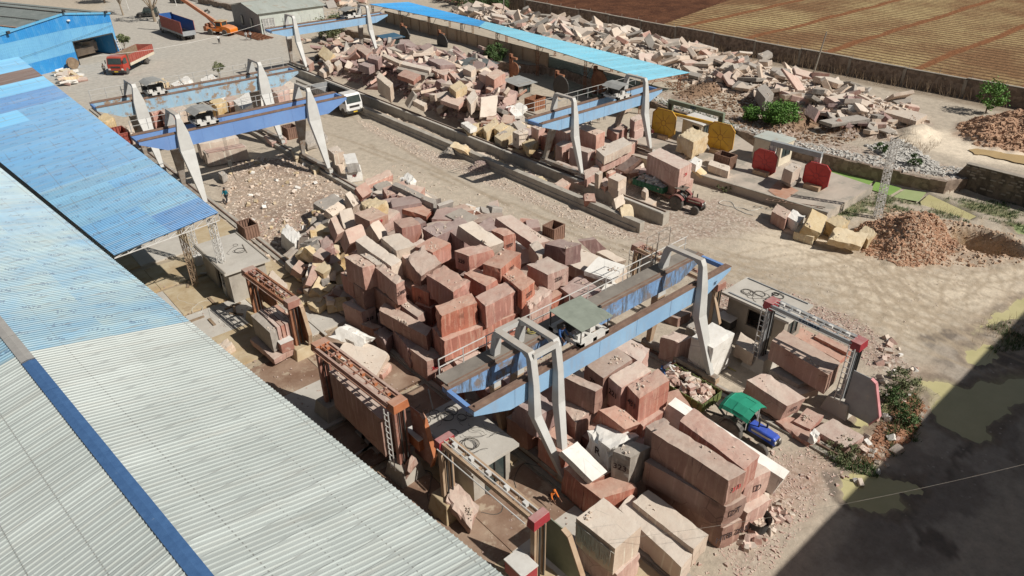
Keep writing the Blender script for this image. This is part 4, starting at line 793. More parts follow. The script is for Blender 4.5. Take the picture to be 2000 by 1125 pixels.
# ================================================================ gantry cranes
def gantry(name, label, group, xl, xr, x0, x1, yf, yb, ztop, yff, yfb, base, blue, legm, girth=1.25, gw=.42, double=False, trolley=None, canopy='asb', back=None, hook=None, taper=2.3, kneez=None, wide=.85, text=None):
    t = thing(name, label, 'gantry crane', (xl, yff, base), 0, group); O = Vector((xl, yff, base))
    def L_(x, y, z): return Vector((x, y, z))-O
    zb = ztop-girth
    def girder(y0, y1, m, nm):
        mb = MB(); a = taper
        pr = [(x0, ztop), (x0, ztop-.3), (x0+a, zb), (x1-a, zb), (x1, ztop-.3), (x1, ztop)]
        mb.prism([L_(x, y0, z) for x, z in pr], (0, y1-y0, 0))
        g = mb.done(nm, m, t)
        st = MB(); x = x0+2.6
        while x < x1-2: st.box(*[v for p in ((x-O.x-.012, x-O.x+.012), (y0-O.y-.015, y1-O.y+.015), (zb-O.z+.02, ztop-O.z-.02)) for v in p]); x += 3.1
        st.done('stiffener', m, g)
        r = MB(); r.box(x0-O.x, x1-O.x, y0-O.y-.05, y1-O.y+.05, ztop-O.z+.002, ztop-O.z+.04); r.box(x0-O.x+.2, x1-O.x-.2, (y0+y1)/2-O.y-.04, (y0+y1)/2-O.y+.04, ztop-O.z+.04, ztop-O.z+.15); r.done('rail', M['rail'], g)
        return g
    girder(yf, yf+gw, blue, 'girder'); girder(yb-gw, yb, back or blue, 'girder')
    for x in (x0+.1, x1-.1): mb = MB(); mb.bar(L_(x, yf+gw, ztop-.2), L_(x, yb-gw, ztop-.2), .22, .3); mb.done('end_tie', M['bluemid'], t)
    # walkway behind the rear girder and its railing
    mb = MB()
    if not double:
        for yy in (yb-O.y+.05, yb-O.y+.74): mb.box(x0-O.x+.2, x1-O.x-.2, yy-.03, yy+.03, ztop-O.z-.08, ztop-O.z)
        x = x0-O.x+.3
        while x < x1-O.x-.2: mb.box(x, x+.05, yb-O.y+.05, yb-O.y+.72, ztop-O.z-.04, ztop-O.z-.01); x += .42
    else: mb.box(x0-O.x+.2, x1-O.x-.2, (yb-O.y+.02) if not double else (yb-gw-O.y+.12), yb-O.y+.78, ztop-O.z-.06 if not double else ztop-O.z+.045, ztop-O.z if not double else ztop-O.z+.10); mb.done('walkway', M['deck'], t)
    mb = MB(); x = x0+.4; yy = yb-O.y+.74
    while x <= x1-.3: mb.bar((x-O.x, yy, ztop-O.z), (x-O.x, yy, ztop-O.z+1.05), .05, .05); x += 1.55
    for h in (.55, 1.05): mb.bar((x0-O.x+.4, yy, ztop-O.z+h), (x1-O.x-.4, yy, ztop-O.z+h), .04, .04)
    mb.done('railing', M['whitesteel'] if double else M['leg'], t)
    kz = kneez or zb-.6
    def portal(xs, xf, w, side):
        # leg outline in the y-z plane: foot, knee, shoulder, and the tapered width across
        yo, yi = yf-.10, yb+.10; zt = ztop+1.75
        secs_f = [(yff, base+.35, xf, .32, .34), (yf-.34, kz, xs, w, .52), (yf-.24, ztop+.0, xs, w*.82, .40), (yf-.04, zt-.35, xs, .42, .36)]
        secs_b = [(yfb, base+.35, xf, .32, .34), (yb+.34, kz, xs, w, .52), (yb+.26, ztop, xs, w*.82, .40), (yb+.04, zt-.35, xs, .42, .36)]
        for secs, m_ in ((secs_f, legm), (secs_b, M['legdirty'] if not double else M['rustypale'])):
            mb = MB(); mb.loft([[L_(x-wx/2, y-wy/2, z), L_(x+wx/2, y-wy/2, z), L_(x+wx/2, y+wy/2, z), L_(x-wx/2, y+wy/2, z)] for (y, z, x, wx, wy) in (secs[:2] if m_ is not legm else secs)])
            if m_ is not legm:
                mb.done('leg', m_, t, bevel=.02); mb = MB(); mb.loft([[L_(x-wx/2, y-wy/2, z), L_(x+wx/2, y-wy/2, z), L_(x+wx/2, y+wy/2, z), L_(x-wx/2, y+wy/2, z)] for (y, z, x, wx, wy) in secs[1:]])
            mb.done('leg', legm, t, bevel=.02)
        mb = MB(); c = [(yf-.22, zt-.36), (yf-.02, zt), (yb+.02, zt), (yb+.22, zt-.36), (yb-.2, zt-.36), (yb-.45, zt-.2), (yf+.45, zt-.2), (yf+.2, zt-.36)]
        mb.prism([L_(xs-.21, y, z-.0) for y, z in c], (.42, 0, 0)); mb.done('portal_head', legm, t, bevel=.015)
    if double:
        portal(xl-.85, xl, .5, 0); portal(xl+.85, xl, .5, 0); portal(xr, xr, .8, 1)
        for y in (yf-.1, yb+.1): mb = MB(); mb.bar(L_(xl-.85, y, ztop+1.5), L_(xl+.85, y, ztop+1.5), .28, .3); mb.done('cross_tie', legm, t)
    else:
        portal(xl, xl, wide, 0); portal(xr, xr, wide, 1)
    for xf in (xl, xr):
        mb = MB(); mb.box(xf-O.x-.24, xf-O.x+.24, -.45, yfb-yff+.45, .30, .62); mb.done('base_beam', M['legdirty'], t, bevel=.02)
        for y in (yff, yfb):
            mb = MB(); mb.box(xf-O.x-.22, xf-O.x+.22, y-O.y-.5, y-O.y+.5, .12, .5); bg_ = mb.done('bogie', M['leg'] if not double else M['rustypale'], t, bevel=.03)
            for s in (-.3, .3): wl = MB(); wl.tube((xf-O.x-.07, y-O.y+s, .28), (xf-O.x+.07, y-O.y+s, .28), .2, 14); wl.done('wheel', M['rail'], bg_)
    if trolley:
        xa, xb = trolley[:2]; ym0, ym1 = yf-.05, yb-.15; mb = MB()
        for y in (ym0, ym1-.35): mb.box(xa-O.x, xb-O.x, y-O.y, y-O.y+.35, ztop-O.z+.22, ztop-O.z+.50)
        for x in (xa, xb-.3, (xa+xb)/2-.15): mb.box(x-O.x, x-O.x+.3, ym0-O.y, ym1-O.y, ztop-O.z+.23, ztop-O.z+.46)
        tr = mb.done('trolley_frame', M['whitesteel'], t); mb = MB(); c = Vector(((xa+xb)/2-O.x, (yf+yb)/2-O.y, ztop-O.z+.75))
        mb.tube(c-Vector((.7, 0, 0)), c+Vector((.5, 0, 0)), .28, 14); mb.box(c.x+.55, c.x+1.0, c.y-.3, c.y+.3, c.z-.35, c.z+.3); mb.tube(c+Vector((-1.1, .3, 0)), c+Vector((-.7, .3, 0)), .22, 10); mb.done('hoist', M['dark'], tr)
        mb = MB(); mb.box(c.x+.1, c.x+.5, c.y-.85, c.y-.5, c.z-.3, c.z+.1); mb.done('motor', M['whitesteel'], tr); mb = MB(); mb.box(c.x-.9, c.x-.4, c.y-.9, c.y-.6, c.z-.3, c.z-.05); mb.done('motor', M['whitesteel'], tr)
        mb = MB(); zc = ztop-O.z+(1.4 if canopy == 'flat' else 1.3)
        for x in (xa+.06, xb-.06):
            for y in (ym0+.08, ym1-.08): mb.bar((x-O.x, y-O.y, ztop-O.z+.5), (x-O.x, y-O.y, zc), .06, .06)
        mb.done('canopy_post', M['dark'], tr)
        mb = MB(); ov = .12; y0, y1, ymid = ym0-O.y-ov, ym1-O.y-ov, (ym0+ym1)/2-O.y; xa_, xb_ = xa-O.x-ov, xb-O.x+ov
        if canopy == 'flat': mb.hexa([(xa_, y0, zc), (xb_, y0, zc-.05), (xb_, y1, zc+.1), (xa_, y1, zc+.15), (xa_, y0, zc+.03), (xb_, y0, zc-.02), (xb_, y1, zc+.13), (xa_, y1, zc+.18)])
        else:
            xm = (xa_+xb_)/2
            for (p, zp, q, zq) in ((xa_, 0, xm-.5, .3), (xm-.5, .3, xm+.5, .3), (xm+.5, .3, xb_, 0)): mb.hexa([(p, y0, zc+zp), (q, y0, zc+zq), (q, y1, zc+zq), (p, y1, zc+zp), (p, y0, zc+zp+.03), (q, y0, zc+zq+.03), (q, y1, zc+zq+.03), (p, y1, zc+zp+.03)])
        mb.done('canopy', M['greengrey'] if canopy == 'flat' else M['asb'], tr)
        if hook:
            mb = MB(); c = Vector(((xa+xb)/2-O.x+hook[0], (yf+yb)/2-O.y, 0)); zz = hook[1]-O.z
            for dx in (-.18, -.06, .06, .18): mb.tube((c.x+dx, c.y, ztop-O.z+.4), (c.x+dx*.6, c.y, zz+.6), .014, 4)
            mb.done('hoist_rope', M['dark'], tr); mb = MB(); mb.box(c.x-.2, c.x+.2, c.y-.12, c.y+.12, zz, zz+.65)
            mb.path([(c.x, c.y, zz), (c.x, c.y, zz-.25), (c.x+.14, c.y, zz-.42), (c.x, c.y, zz-.58), (c.x-.14, c.y, zz-.44)], .045, 6); mb.path([(c.x, c.y, zz-.5), (c.x+.25, c.y-.05, zz-1.6)], .03, 5); mb.done('hook_block', M['dark'], tr)
    if text:
        for body, size, px, m_ in text:
            p = Vector((px, yf-.02, ztop-.62))-O; write(body, size, p, (1, 0, 0), (0, 0, 1), m_, t, 'lettering')
    return t
GG = 'blue gantry cranes over the stone yards'
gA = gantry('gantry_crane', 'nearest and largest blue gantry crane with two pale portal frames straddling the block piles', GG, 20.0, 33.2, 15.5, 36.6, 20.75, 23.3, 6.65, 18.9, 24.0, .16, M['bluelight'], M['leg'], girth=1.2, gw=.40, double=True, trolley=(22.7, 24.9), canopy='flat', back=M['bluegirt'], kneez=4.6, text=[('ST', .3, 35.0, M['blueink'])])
gB = gantry('gantry_crane', 'blue gantry crane with smooth clean girders standing in front of the white truck', GG, 19.05, 32.35, 15.2, 36.6, 69.3, 71.9, 7.45, 67.2, 73.2, .45, M['bluemid'], M['leg'], girth=1.35, trolley=(20.6, 22.7), hook=(1.6, 2.6), kneez=5.9, wide=1.3)
gC = gantry('gantry_crane', 'faded gantry crane with badly peeling blue girders behind the cleaner left crane', GG, 19.05, 32.8, 15.0, 37.4, 82.0, 84.6, 7.8, 79.6, 85.2, .45, M['bluepeel'], M['leg'], girth=1.4, trolley=(20.3, 22.2), kneez=6.0, wide=1.3)
gD = gantry('gantry_crane', 'light blue gantry crane beside the near end of the long blue canopy', GG, 50.0, 60.9, 45.8, 64.0, 48.2, 50.7, 7.4, 46.7, 52.2, 1.2, M['bluelight'], M['leg'], girth=1.1, trolley=(56.6, 58.7), kneez=5.4, wide=.8)
gE = gantry('gantry_crane', 'most distant light blue gantry crane in front of the grey tin shed', GG, 50.0, 63.0, 46.2, 66.8, 108.3, 110.8, 7.4, 106.4, 111.6, 1.2, M['bluelight'], M['leg'], girth=1.1, trolley=(59.0, 62), kneez=5.4, wide=.8)
# stair and ladder on the nearest crane
mb = MB(); O = Vector((33.2, 23.9, 6.65))
for s in (0, .45): mb.bar(O+Vector((s-.7, .1, -1.2)), O+Vector((s-.7, .1, 1.7)), .05, .05)
for k in range(8): mb.bar(O+Vector((-.7, .1, -1.1+k*.35)), O+Vector((-.25, .1, -1.1+k*.35)), .035, .035)
for x in (0, 1.2, 2.4): mb.bar(O+Vector((x, 1.1, .2)), O+Vector((x, 1.1, 1.6)), .04, .04)
for z in (.9, 1.6): mb.bar(O+Vector((0, 1.1, z)), O+Vector((2.4, 1.1, z)), .04, .04)
mb.xf(Matrix.Translation(-gA.location)); mb.done('access_ladder', M['legdirty'], gA)
mb = MB()
for k in range(40):
    a0, a1 = 2*pi*k/20, 2*pi*(k+1)/20; c = Vector((22.0, 23.7, 6.75+.006*k))-gA.location; mb.tube(c+Vector((cos(a0)*.3, sin(a0)*.25, 0)), c+Vector((cos(a1)*.3, sin(a1)*.25, 0)), .035, 5)
yc = mb.done('cable_coil', M['yhose'], gA)
# ================================================================ long blue canopy over the far saws
cn = thing('long_canopy', 'very long narrow blue canopy roof on thin red lattice posts over the far saws', 'canopy')
CL = [G(720, 8, 4.8), G(935, 52, 4.8), G(1265, 157, 4.8)]; CR = [G(797, 4, 3.9), G(948, 42, 3.9), G(1348, 142, 3.9)]
CB1 = sheet_mat('canopy_bright_blue', (.035, .32, .66), (.03, .27, .60)); CB2 = sheet_mat('canopy_pale_blue', (.24, .56, .70), (.20, .52, .67))
def cr_(t, s):
    seg = 0 if t < 1 else 1; u = t-seg; a = CL[seg].lerp(CL[seg+1], u); b = CR[seg].lerp(CR[seg+1], u); return a.lerp(b, s)
for t0, t1, m_ in ((-.15, 1, CB1), (1, 2, CB2)):
    mb = MB(); n = 9 if t0 < 0 else 16
    for k in range(n):
        a, b = t0+(t1-t0)*k/n, t0+(t1-t0)*(k+1)/n; a = max(a, 0) if t0 < 0 and a < 0 else a
        if b <= a: continue
        b = min(b, 1-1e-6) if t0 < 0 else min(b, 2-1e-6)
        z = Vector((0, 0, .01*(k % 2))); corrugated(mb, cr_(a, 0)+z, cr_(b, 0)+z, cr_(b, 1)+z, cr_(a, 1)+z, .3, .035)
    mb.done('roof_sheet', m_, cn)
mb = MB()
for k in range(15):
    t = k/7*.999; a, b = cr_(t, .02)-Vector((0, 0, .15)), cr_(t, .98)-Vector((0, 0, .15)); truss(mb, a, b, .5, 7, .05)
for s in (.03, .5, .97): 
    for sg in (0, 1): mb.bar(cr_(sg, s)-Vector((0, 0, .1)), cr_(sg+.999, s)-Vector((0, 0, .1)), .06, .06)
mb.done('roof_trusses', M['rust'], cn)
for k in range(8):
    for s in (.04, .96):
        p = cr_(.02+k/7*1.95, s); mb = MB(); g0 = ground_z(p.x, p.y); lattice(mb, (p.x, p.y, g0-.2), (p.x, p.y, p.z-.2), .34, 9, .035)
        if s < .5: mb.bar((p.x, p.y, 2.2), cr_(.02+k/7*1.95, .35)-Vector((0, 0, .5)), .06, .06)
        mb.done('lattice_post', M['rust'] if k > 3 else M['rustypale'], cn)
# plaster wall bays behind the canopy
pw = thing('plaster_wall', 'peach plastered wall with brown pilasters behind the far saws under the canopy', 'wall')
mb = MB(); P0, P1 = Vector((79.0, 82, 0)), Vector((80.5, 131, 0))
mb.bar(P0+Vector((0, 0, 1.7)), P1+Vector((0, 0, 1.7)), .25, 3.4); mb.done('wall_face', M['plaster'], pw)
mb = MB()
for k in range(17):
    p = P0.lerp(P1, k/16); mb.box(p.x-.28, p.x-.12, p.y-.18, p.y+.18, 0, 3.5)
mb.done('pilaster', M['rustypale'], pw)
# lattice tower and poles
tw = thing('lattice_mast', 'leaning galvanised lattice mast standing beside the earth mound', 'mast', tuple(G(1713, 426)))
mb = MB(); lattice(mb, (0, 0, -.1), (-.25, .25, 7.75), .52, 22, .035); mb.done('mast_frame', M['whitesteel'], tw)
mb = MB(); mb.bar((-.25, .25, 7.7), (.5, .1, 7.9), .05, .05); mb.bar((-.6, .3, 7.75), (.1, .2, 7.8), .06, .1); mb.done('lamp_arm', M['dark'], tw)
po = thing('utility_pole', 'slim pale pole leaning beside the boundary wall above the rubble', 'pole', tuple(G(1588, 146, 1.3)))
mb = MB(); mb.tube((0, 0, -.2), (.5, -.45, 6.2), .13, 8, .08); mb.done('shaft', M['hut'], po); mb = MB(); mb.bar((.1, -.45, 5.6), (.9, -.45, 5.75), .05, .05); mb.done('crossarm', M['dark'], po)
po2 = thing('utility_pole', 'thin grey pole rising by the boundary wall at the top of the picture', 'pole', tuple(G(984, 36, 1.3)))
mb = MB(); mb.tube((0, 0, -.2), (0, 0, 5.5), .12, 8, .08); mb.done('shaft', M['hut'], po2)
for k, (px, tx) in enumerate((((252, 20), (246, -30)), ((345, 11), (341, -30)))):
    b = G(*px); t = thing('utility_pole', ('white pole beside the tree shade next to the warehouse', 'thin pale pole near the dark car at the top')[k], 'pole', tuple(b)); mb = MB(); mb.tube((0, 0, 0), (-.4, 0, 6), .09, 8, .06); mb.done('shaft', M['whitesteel'], t)
# ================================================================ huts and machine rooms
def room(name, label, cx, cy, wx, wy, h, roofm, wallm='hut', ov=.45, tilt=0., win=(), door=(), rz=0, cat='hut', base=0., thick=.14, roofz=None):
    t = thing(name, label, cat, (cx, cy, base), rz); w_, d_ = wx/2, wy/2
    mb = MB(); mb.box(-w_, w_, d_-.15, d_, 0, h); mb.box(w_-.15, w_, -d_, d_-.15, 0, h)
    # front (-y) and left (-x) walls with openings cut as separate pieces
    def wall(axis, ops):
        L0, L1 = (-w_, w_-.15) if axis == 'y' else (-d_+.15, d_-.15)
        xs = sorted(set([L0, L1]+[v for o in ops for v in o[:2]]))
        for a, b in zip(xs, xs[1:]):
            op = [o for o in ops if o[0] <= a+1e-6 and o[1] >= b-1e-6]
            segs = [(0, h)] if not op else [(0, op[0][2]), (op[0][3], h)]
            for z0, z1 in segs:
                if z1-z0 > .02:
                    if axis == 'y': mb.box(a, b, -d_, -d_+.15, z0, z1)
                    else: mb.box(-w_, -w_+.15, a, b, z0, z1)
    wall('y', win); wall('x', door); mb.done('walls', M[wallm] if isinstance(wallm, str) else wallm, t)
    for o in win:
        f = MB(); f.box(o[0], o[1], -d_+.06, -d_+.09, o[2], o[3]); wn = f.done('window', M['glass'], t); f = MB()
        for x in (o[0], (o[0]+o[1])/2, o[1]): f.box(x-.03, x+.03, -d_-.01, -d_+.06, o[2], o[3])
        for z in (o[2], o[3]): f.box(o[0], o[1], -d_-.012, -d_+.058, z-.03, z+.03)
        f.done('frame', M['dark'], wn)
    zr = h
    mb = MB(); mb.hexa([(-w_-ov, -d_-ov, zr-tilt), (w_+ov, -d_-ov, zr-tilt), (w_+ov, d_+ov, zr+tilt), (-w_-ov, d_+ov, zr+tilt), (-w_-ov, -d_-ov, zr-tilt+thick), (w_+ov, -d_-ov, zr-tilt+thick), (w_+ov, d_+ov, zr+tilt+thick), (-w_-ov, d_+ov, zr+tilt+thick)]); mb.done('roof', M[roofm] if isinstance(roofm, str) else roofm, t)
    return t
def coils(t, n, x0, x1, y0, y1, z, m='dark', seed=1, R=(.2, .45), nm='cable_coil'):
    r = random.Random(seed); mb = MB()
    for k in range(n):
        cx, cy, R_ = r.uniform(x0, x1), r.uniform(y0, y1), r.uniform(*R)
        for lp in range(r.choice((1, 2, 3))):
            ex, ph = r.uniform(.75, 1), r.uniform(0, 3); p = [(cx+R_*cos(a+ph)*ex+r.uniform(-.01, .01), cy+R_*sin(a+ph), z+.02+.02*lp+.01*(k % 3)) for a in [2*pi*i/14 for i in range(15)]]; mb.path(p, .015, 4)
    for k in range(n):
        p = [Vector((r.uniform(x0, x1), r.uniform(y0, y1), z+.02))]; an = r.uniform(0, 6.28)
        for i in range(9): an += r.uniform(-.9, .9); p.append(p[-1]+Vector((cos(an)*.16, sin(an)*.16, 0)))
        mb.path(p, .012, 4)
    return mb.done(nm, M[m], t)
r1 = room('machine_room', 'flat concrete roofed control room beside the lattice column of the lean-to', 15.6, 51.7, 2.9, 5.6, 2.75, 'slab', 'conc', ov=.35, door=((-1.5, .2, 0, 2.1),), thick=.18, cat='machine room')
mb = MB(); mb.box(-1.75, -1.65, -3.1, 3.1, 2.93, 3.0); mb.box(1.65, 1.75, -3.1, 3.1, 2.93, 3.0); mb.bar((.9, -1, 2.97), (1.2, .6, 2.99), .05, .04); mb.done('roof_edge', M['hut'], r1); coils(r1, 2, -.6, .8, -1, 1, 2.93, seed=2)
r2 = room('machine_room', 'concrete control room with cable coils on its roof beside the nearest crane foot', 16.85, 23.45, 2.5, 4.5, 2.5, 'slab', 'conc', ov=.35, win=((-.5, .9, .0, 2.1),), door=(), thick=.2, cat='machine room'); coils(r2, 9, -1.2, 1.2, -2.2, 2.2, 2.85, seed=3)
mb = MB(); mb.bar((-1.6, 2.6, 2.9), (-1.6, -2.6, 2.9), .08, .1); mb.bar((-.3, 2.5, 2.9), (-.5, 2.5, 4.4), .06, .06); mb.done('roof_edge', M['greysteel'], r2)
r3 = room('machine_room', 'ruined open control room with coiled cables on its flat roof beyond the white block', 40.8, 20.0, 2.4, 4.4, 2.65, 'slab', 'hut', ov=.4, win=((-.6, .7, .9, 2.1),), door=((-1.4, .6, .9, 2.2),), thick=.18, cat='machine room'); coils(r3, 8, -.9, 1.1, -1.6, 1.8, 2.83, seed=4)
mb = MB(); mb.bar((1.4, -2.3, 2.87), (1.4, 2.4, 2.87), .07, .08); mb.bar((-1.3, -2.2, 2.87), (-1.3, 2.2, 2.87), .1, .06); mb.done('roof_edge', M['greysteel'], r3)
room('guard_hut', 'small hut with thin grey sheet roof and a window beside the far block stacks', 67.6, 76.1, 2.4, 2.7, 2.25, 'asb', 'hut', ov=.6, tilt=.12, win=((-.4, .9, .8, 1.9),), door=((-1.2, -.3, 0, 2.),), thick=.05, base=0)
room('guard_hut', 'little blue roofed hut deep in the shade at the far end of the canopy', 70.8, 114.5, 3.2, 3.0, 2.3, mat('old_blue_sheet', (.06, .14, .22), (.04, .1, .16), scale=1, rough=.6, bump=.05), 'hut', ov=.35, tilt=.1, win=((-.2, 1.1, .8, 1.9),), door=((-1.0, -.1, 0, 2.),), thick=.05)
room('guard_hut', 'low hut with dark patched slab roof in the middle of the canopy shade', 70.4, 89.5, 4.2, 4.6, 2.1, mat('dark_patched_roof', (.13, .15, .15), (.08, .09, .09), scale=.8, rough=.7, bump=.06), 'hut', ov=.5, tilt=.1, win=((-.8, .7, .8, 1.8),), door=(), thick=.06)
room('control_cabin', 'cream control cabin with white flat roof behind the red disc machine', 69.5, 36.9, 2.5, 3.2, 2.4, 'tin', 'cream', ov=.12, win=((-.9, .8, .9, 2.0),), door=((-1.2, -.2, .9, 2.),), thick=.16, base=.92, cat='cabin')
room('control_cabin', 'cream control cabin with white roof behind the yellow disc machine', 69.3, 46.6, 2.3, 2.7, 2.3, 'paintwhite', 'cream', ov=.3, tilt=.08, win=((-.7, .7, .9, 1.9),), door=((-1.0, 0, .9, 1.9),), thick=.08, base=.92, cat='cabin')
# ================================================================ stone blocks measured one by one: far-left, nearest and right corner of the top face
GF = 'cut stone blocks piled in the crane yards'
def R(A, B, C, z, h, k, lab, **kw):
    kw.setdefault('group', GF); return rock(A, B, C, z, h, k, lab, **kw)
# --- three-high stack at the lower right
R((1262, 930), (1413, 1032), (1450, 1016), 1.55, 1.5, 'brown', 'long brown block at the bottom of the three-high stack beside the black tub', num='HTB 265')
R((1258, 900), (1418, 990), (1458, 968), 3.1, 1.5, 'brown', 'long chipped brown block in the middle of the three-high stack beside the black tub', rough=.08, num='DT')
R((1274, 844), (1425, 940), (1457, 920), 4.8, 1.7, 'brown', 'longest brown block on top of the three-high stack, number in faint ink on its end', num='313', ink='redink', size=.4)
R((1325, 820), (1455, 917), (1484, 888), 4.75, 1.65, 'red', 'long smooth red block lying on top of the stack beside the brown one')
R((1350, 875), (1458, 945), (1508, 920), 3.1, 1.55, 'pink', 'pale pink block jutting out under the long red block', num='D', size=.6)
R((1350, 925), (1460, 1003), (1506, 975), 1.55, 1.5, 'pink', 'lowest pale pink block at the back corner of the three-high stack')
R((1304, 789), (1531, 936), (1544, 921), (3.4, 1.6, 1.6), 1.5, 'white', 'long white slab leaning along the back of the red stack beside the blue tractor', rough=.03, chip=.05)
# --- low beams in front
R((1206, 991), (1332, 1109), (1359, 1077), 1.5, 1.2, 'pale', 'long low cream beam nearest the bottom edge with a small yellow lump on it')
R((1236, 980), (1356, 1073), (1385, 1044), 1.85, 1.2, 'pale', 'long cream beam half shaded between the low beam and the brown stack', rough=.05)
rb_ = R((1126, 1012), (1202, 1072), (1254, 1028), 3.4, 1.75, 'pale', 'smooth sawn pinkish block draped with loose rope on its shaded side', rough=.03, chip=.06)
_a, _b = G(1126, 1012, 3.4)-rb_.location, G(1202, 1072, 3.4)-rb_.location; _o = (_b-_a).cross(Vector((0, 0, 1))).normalized()*.06; _r = random.Random(9); mb = MB()
for k in range(34):
    t0 = .06+.86*k/34; p0 = _a.lerp(_b, t0)+_o*1.2; dp = _r.uniform(.5, 1.15); w_ = _r.uniform(.05, .13); u_ = (_b-_a).normalized(); pts_ = [p0+Vector((0, 0, -.25-_r.random()*.1))+u_*(-w_)]+[p0+u_*(w_*-cos(a))+Vector((0, 0, -.3-dp*sin(a))) for a in [i*pi/8 for i in range(1, 8)]]+[p0+Vector((0, 0, -.28))+u_*w_]; mb.path(pts_, .017, 4)
mb.path([_a.lerp(_b, t/10)+_o*1.2+Vector((0, 0, -.28+.05*_r.random())) for t in range(11)], .02, 4); mb.done('rope', M['whose'], rb_)
R((1128, 1060), (1205, 1122), (1252, 1080), 1.65, 1.5, 'pink', 'pink block under the rope-draped one at the bottom of the picture')
R((1099, 914), (1139, 948), (1196, 920), 1.95, 1.8, 'red', 'dark red block behind the crane foot, left half of a cut pair')
R((1140, 949), (1173, 976), (1246, 950), 1.95, 1.8, 'red', 'dusty topped red block in front of the white tilted slab')
R((1196, 880), (1232, 893), (1271, 872), (3.7, 3.7, 3.5), 2.1, 'grey', 'grey sawn block marked with painted numbers and a white edge', rough=.03, num='323', face='L', size=.5)
R((1097, 881), (1157, 941), (1187, 921), (3.4, 2.3, 2.3), .5, 'white', 'flat white slab tilted down towards the camera over the red blocks', rough=.02, chip=.04)
R((1145, 842), (1195, 882), (1248, 852), 3.2, 1.6, 'white', 'round grey white boulder marked with a dark letter between red blocks', rough=.22, chip=.5, num='R', face='L', size=.7)
R((1169, 800), (1221, 839), (1252, 827), (4.3, 3.7, 3.7), 1.3, 'red', 'reddish block lying askew on the white boulder')
R((1094, 784), (1126, 829), (1158, 801), 2.9, 1.7, 'brown', 'brown block with a broken rounded end beside the crane leg', rough=.1, chip=.3)
R((1094, 734), (1164, 766), (1179, 757), 4.5, 1.55, 'brown', 'dark brown block topped with dust just right of the pale crane leg')
R((1110, 727), (1176, 776), (1194, 766), 3.2, 1.4, 'pale', 'pale dusty block half hidden behind the dark brown one')
R((1226, 754), (1250, 778), (1309, 742), 4.6, 1.9, 'red', 'large streaked red block marked 431 beside the rubble trailer', num='431', face='L', size=.5)
R((1188, 736), (1214, 758), (1274, 723), 4.6, 1.85, 'pink', 'pink block in the middle of three standing in a row', num='221', face='L', size=.5)
R((1143, 710), (1178, 738), (1236, 701), 4.6, 1.8, 'brown', 'dusty brown block leftmost of the row of three under the blue girder', num='70', face='L', size=.5)
R((1190, 672), (1252, 708), (1269, 682), 4.5, 1.8, 'pink', 'pink block with a bent girder shadow over its end')
R((1222, 800), (1256, 833), (1300, 801), 2.85, 1.5, 'red', 'red block under the large one marked 431')
R((1175, 770), (1215, 796), (1262, 765), 2.75, 1.5, 'red', 'red block at the base below the row of three', rough=.08)
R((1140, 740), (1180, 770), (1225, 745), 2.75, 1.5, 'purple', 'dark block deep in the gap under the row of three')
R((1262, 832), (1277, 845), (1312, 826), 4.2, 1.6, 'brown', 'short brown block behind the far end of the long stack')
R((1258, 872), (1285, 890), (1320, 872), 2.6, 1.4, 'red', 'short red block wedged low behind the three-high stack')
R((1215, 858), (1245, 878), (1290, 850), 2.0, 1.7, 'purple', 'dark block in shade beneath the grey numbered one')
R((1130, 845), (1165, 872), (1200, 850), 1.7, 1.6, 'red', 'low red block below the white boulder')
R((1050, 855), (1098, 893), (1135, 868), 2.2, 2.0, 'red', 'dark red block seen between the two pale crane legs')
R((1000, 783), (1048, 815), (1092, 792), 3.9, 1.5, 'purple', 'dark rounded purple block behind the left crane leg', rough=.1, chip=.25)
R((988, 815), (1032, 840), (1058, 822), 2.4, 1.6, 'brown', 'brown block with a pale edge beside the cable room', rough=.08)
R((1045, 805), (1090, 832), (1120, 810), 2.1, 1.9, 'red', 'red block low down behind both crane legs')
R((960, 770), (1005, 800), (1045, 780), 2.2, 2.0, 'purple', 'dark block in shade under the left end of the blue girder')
# --- under and beyond the right crane leg
R((1350, 657), (1394, 680), (1435, 651), 2.75, 2.7, 'white', 'big white cube of stone behind the right crane leg', rough=.05)
R((1289, 657), (1327, 668), (1353, 657), 2.0, 1.95, 'pink', 'pink block in shade left of the big white cube')
R((1296, 612), (1325, 622), (1352, 610), .75, .7, 'brown', 'small brown offcut lying in shade beyond the girder')
R((1338, 637), (1362, 648), (1384, 636), 1.0, .9, 'grey', 'small grey offcut behind the big white cube')
R((1436, 671), (1472, 692), (1482, 668), 1.3, 1.0, 'pale', 'flat topped cream block between the white cube and the red saw')
R((1460, 742), (1537, 794), (1573, 777), (2.3, 1.75, 1.9), 1.55, 'pink', 'pink block with a white ridged top in front of the red saw', rough=.07, chip=.15, num='670', size=.35)
R((1548, 822), (1582, 838), (1610, 812), .55, .5, 'red', 'thin reddish slab littered with chips near the ochre puddle')
R((1588, 838), (1652, 875), (1690, 852), .5, .45, 'pink', 'wide flat pink slab dusted white beside the ochre puddle', rough=.04)
R((1515, 822), (1580, 868), (1610, 856), .32, .3, 'red', 'low rounded red slab beside the blue tractor', rough=.08, chip=.3)
R((1581, 846), (1592, 856), (1602, 845), 1.0, .6, 'white', 'small white lump of stone on the flat slabs', rough=.1, chip=.3)
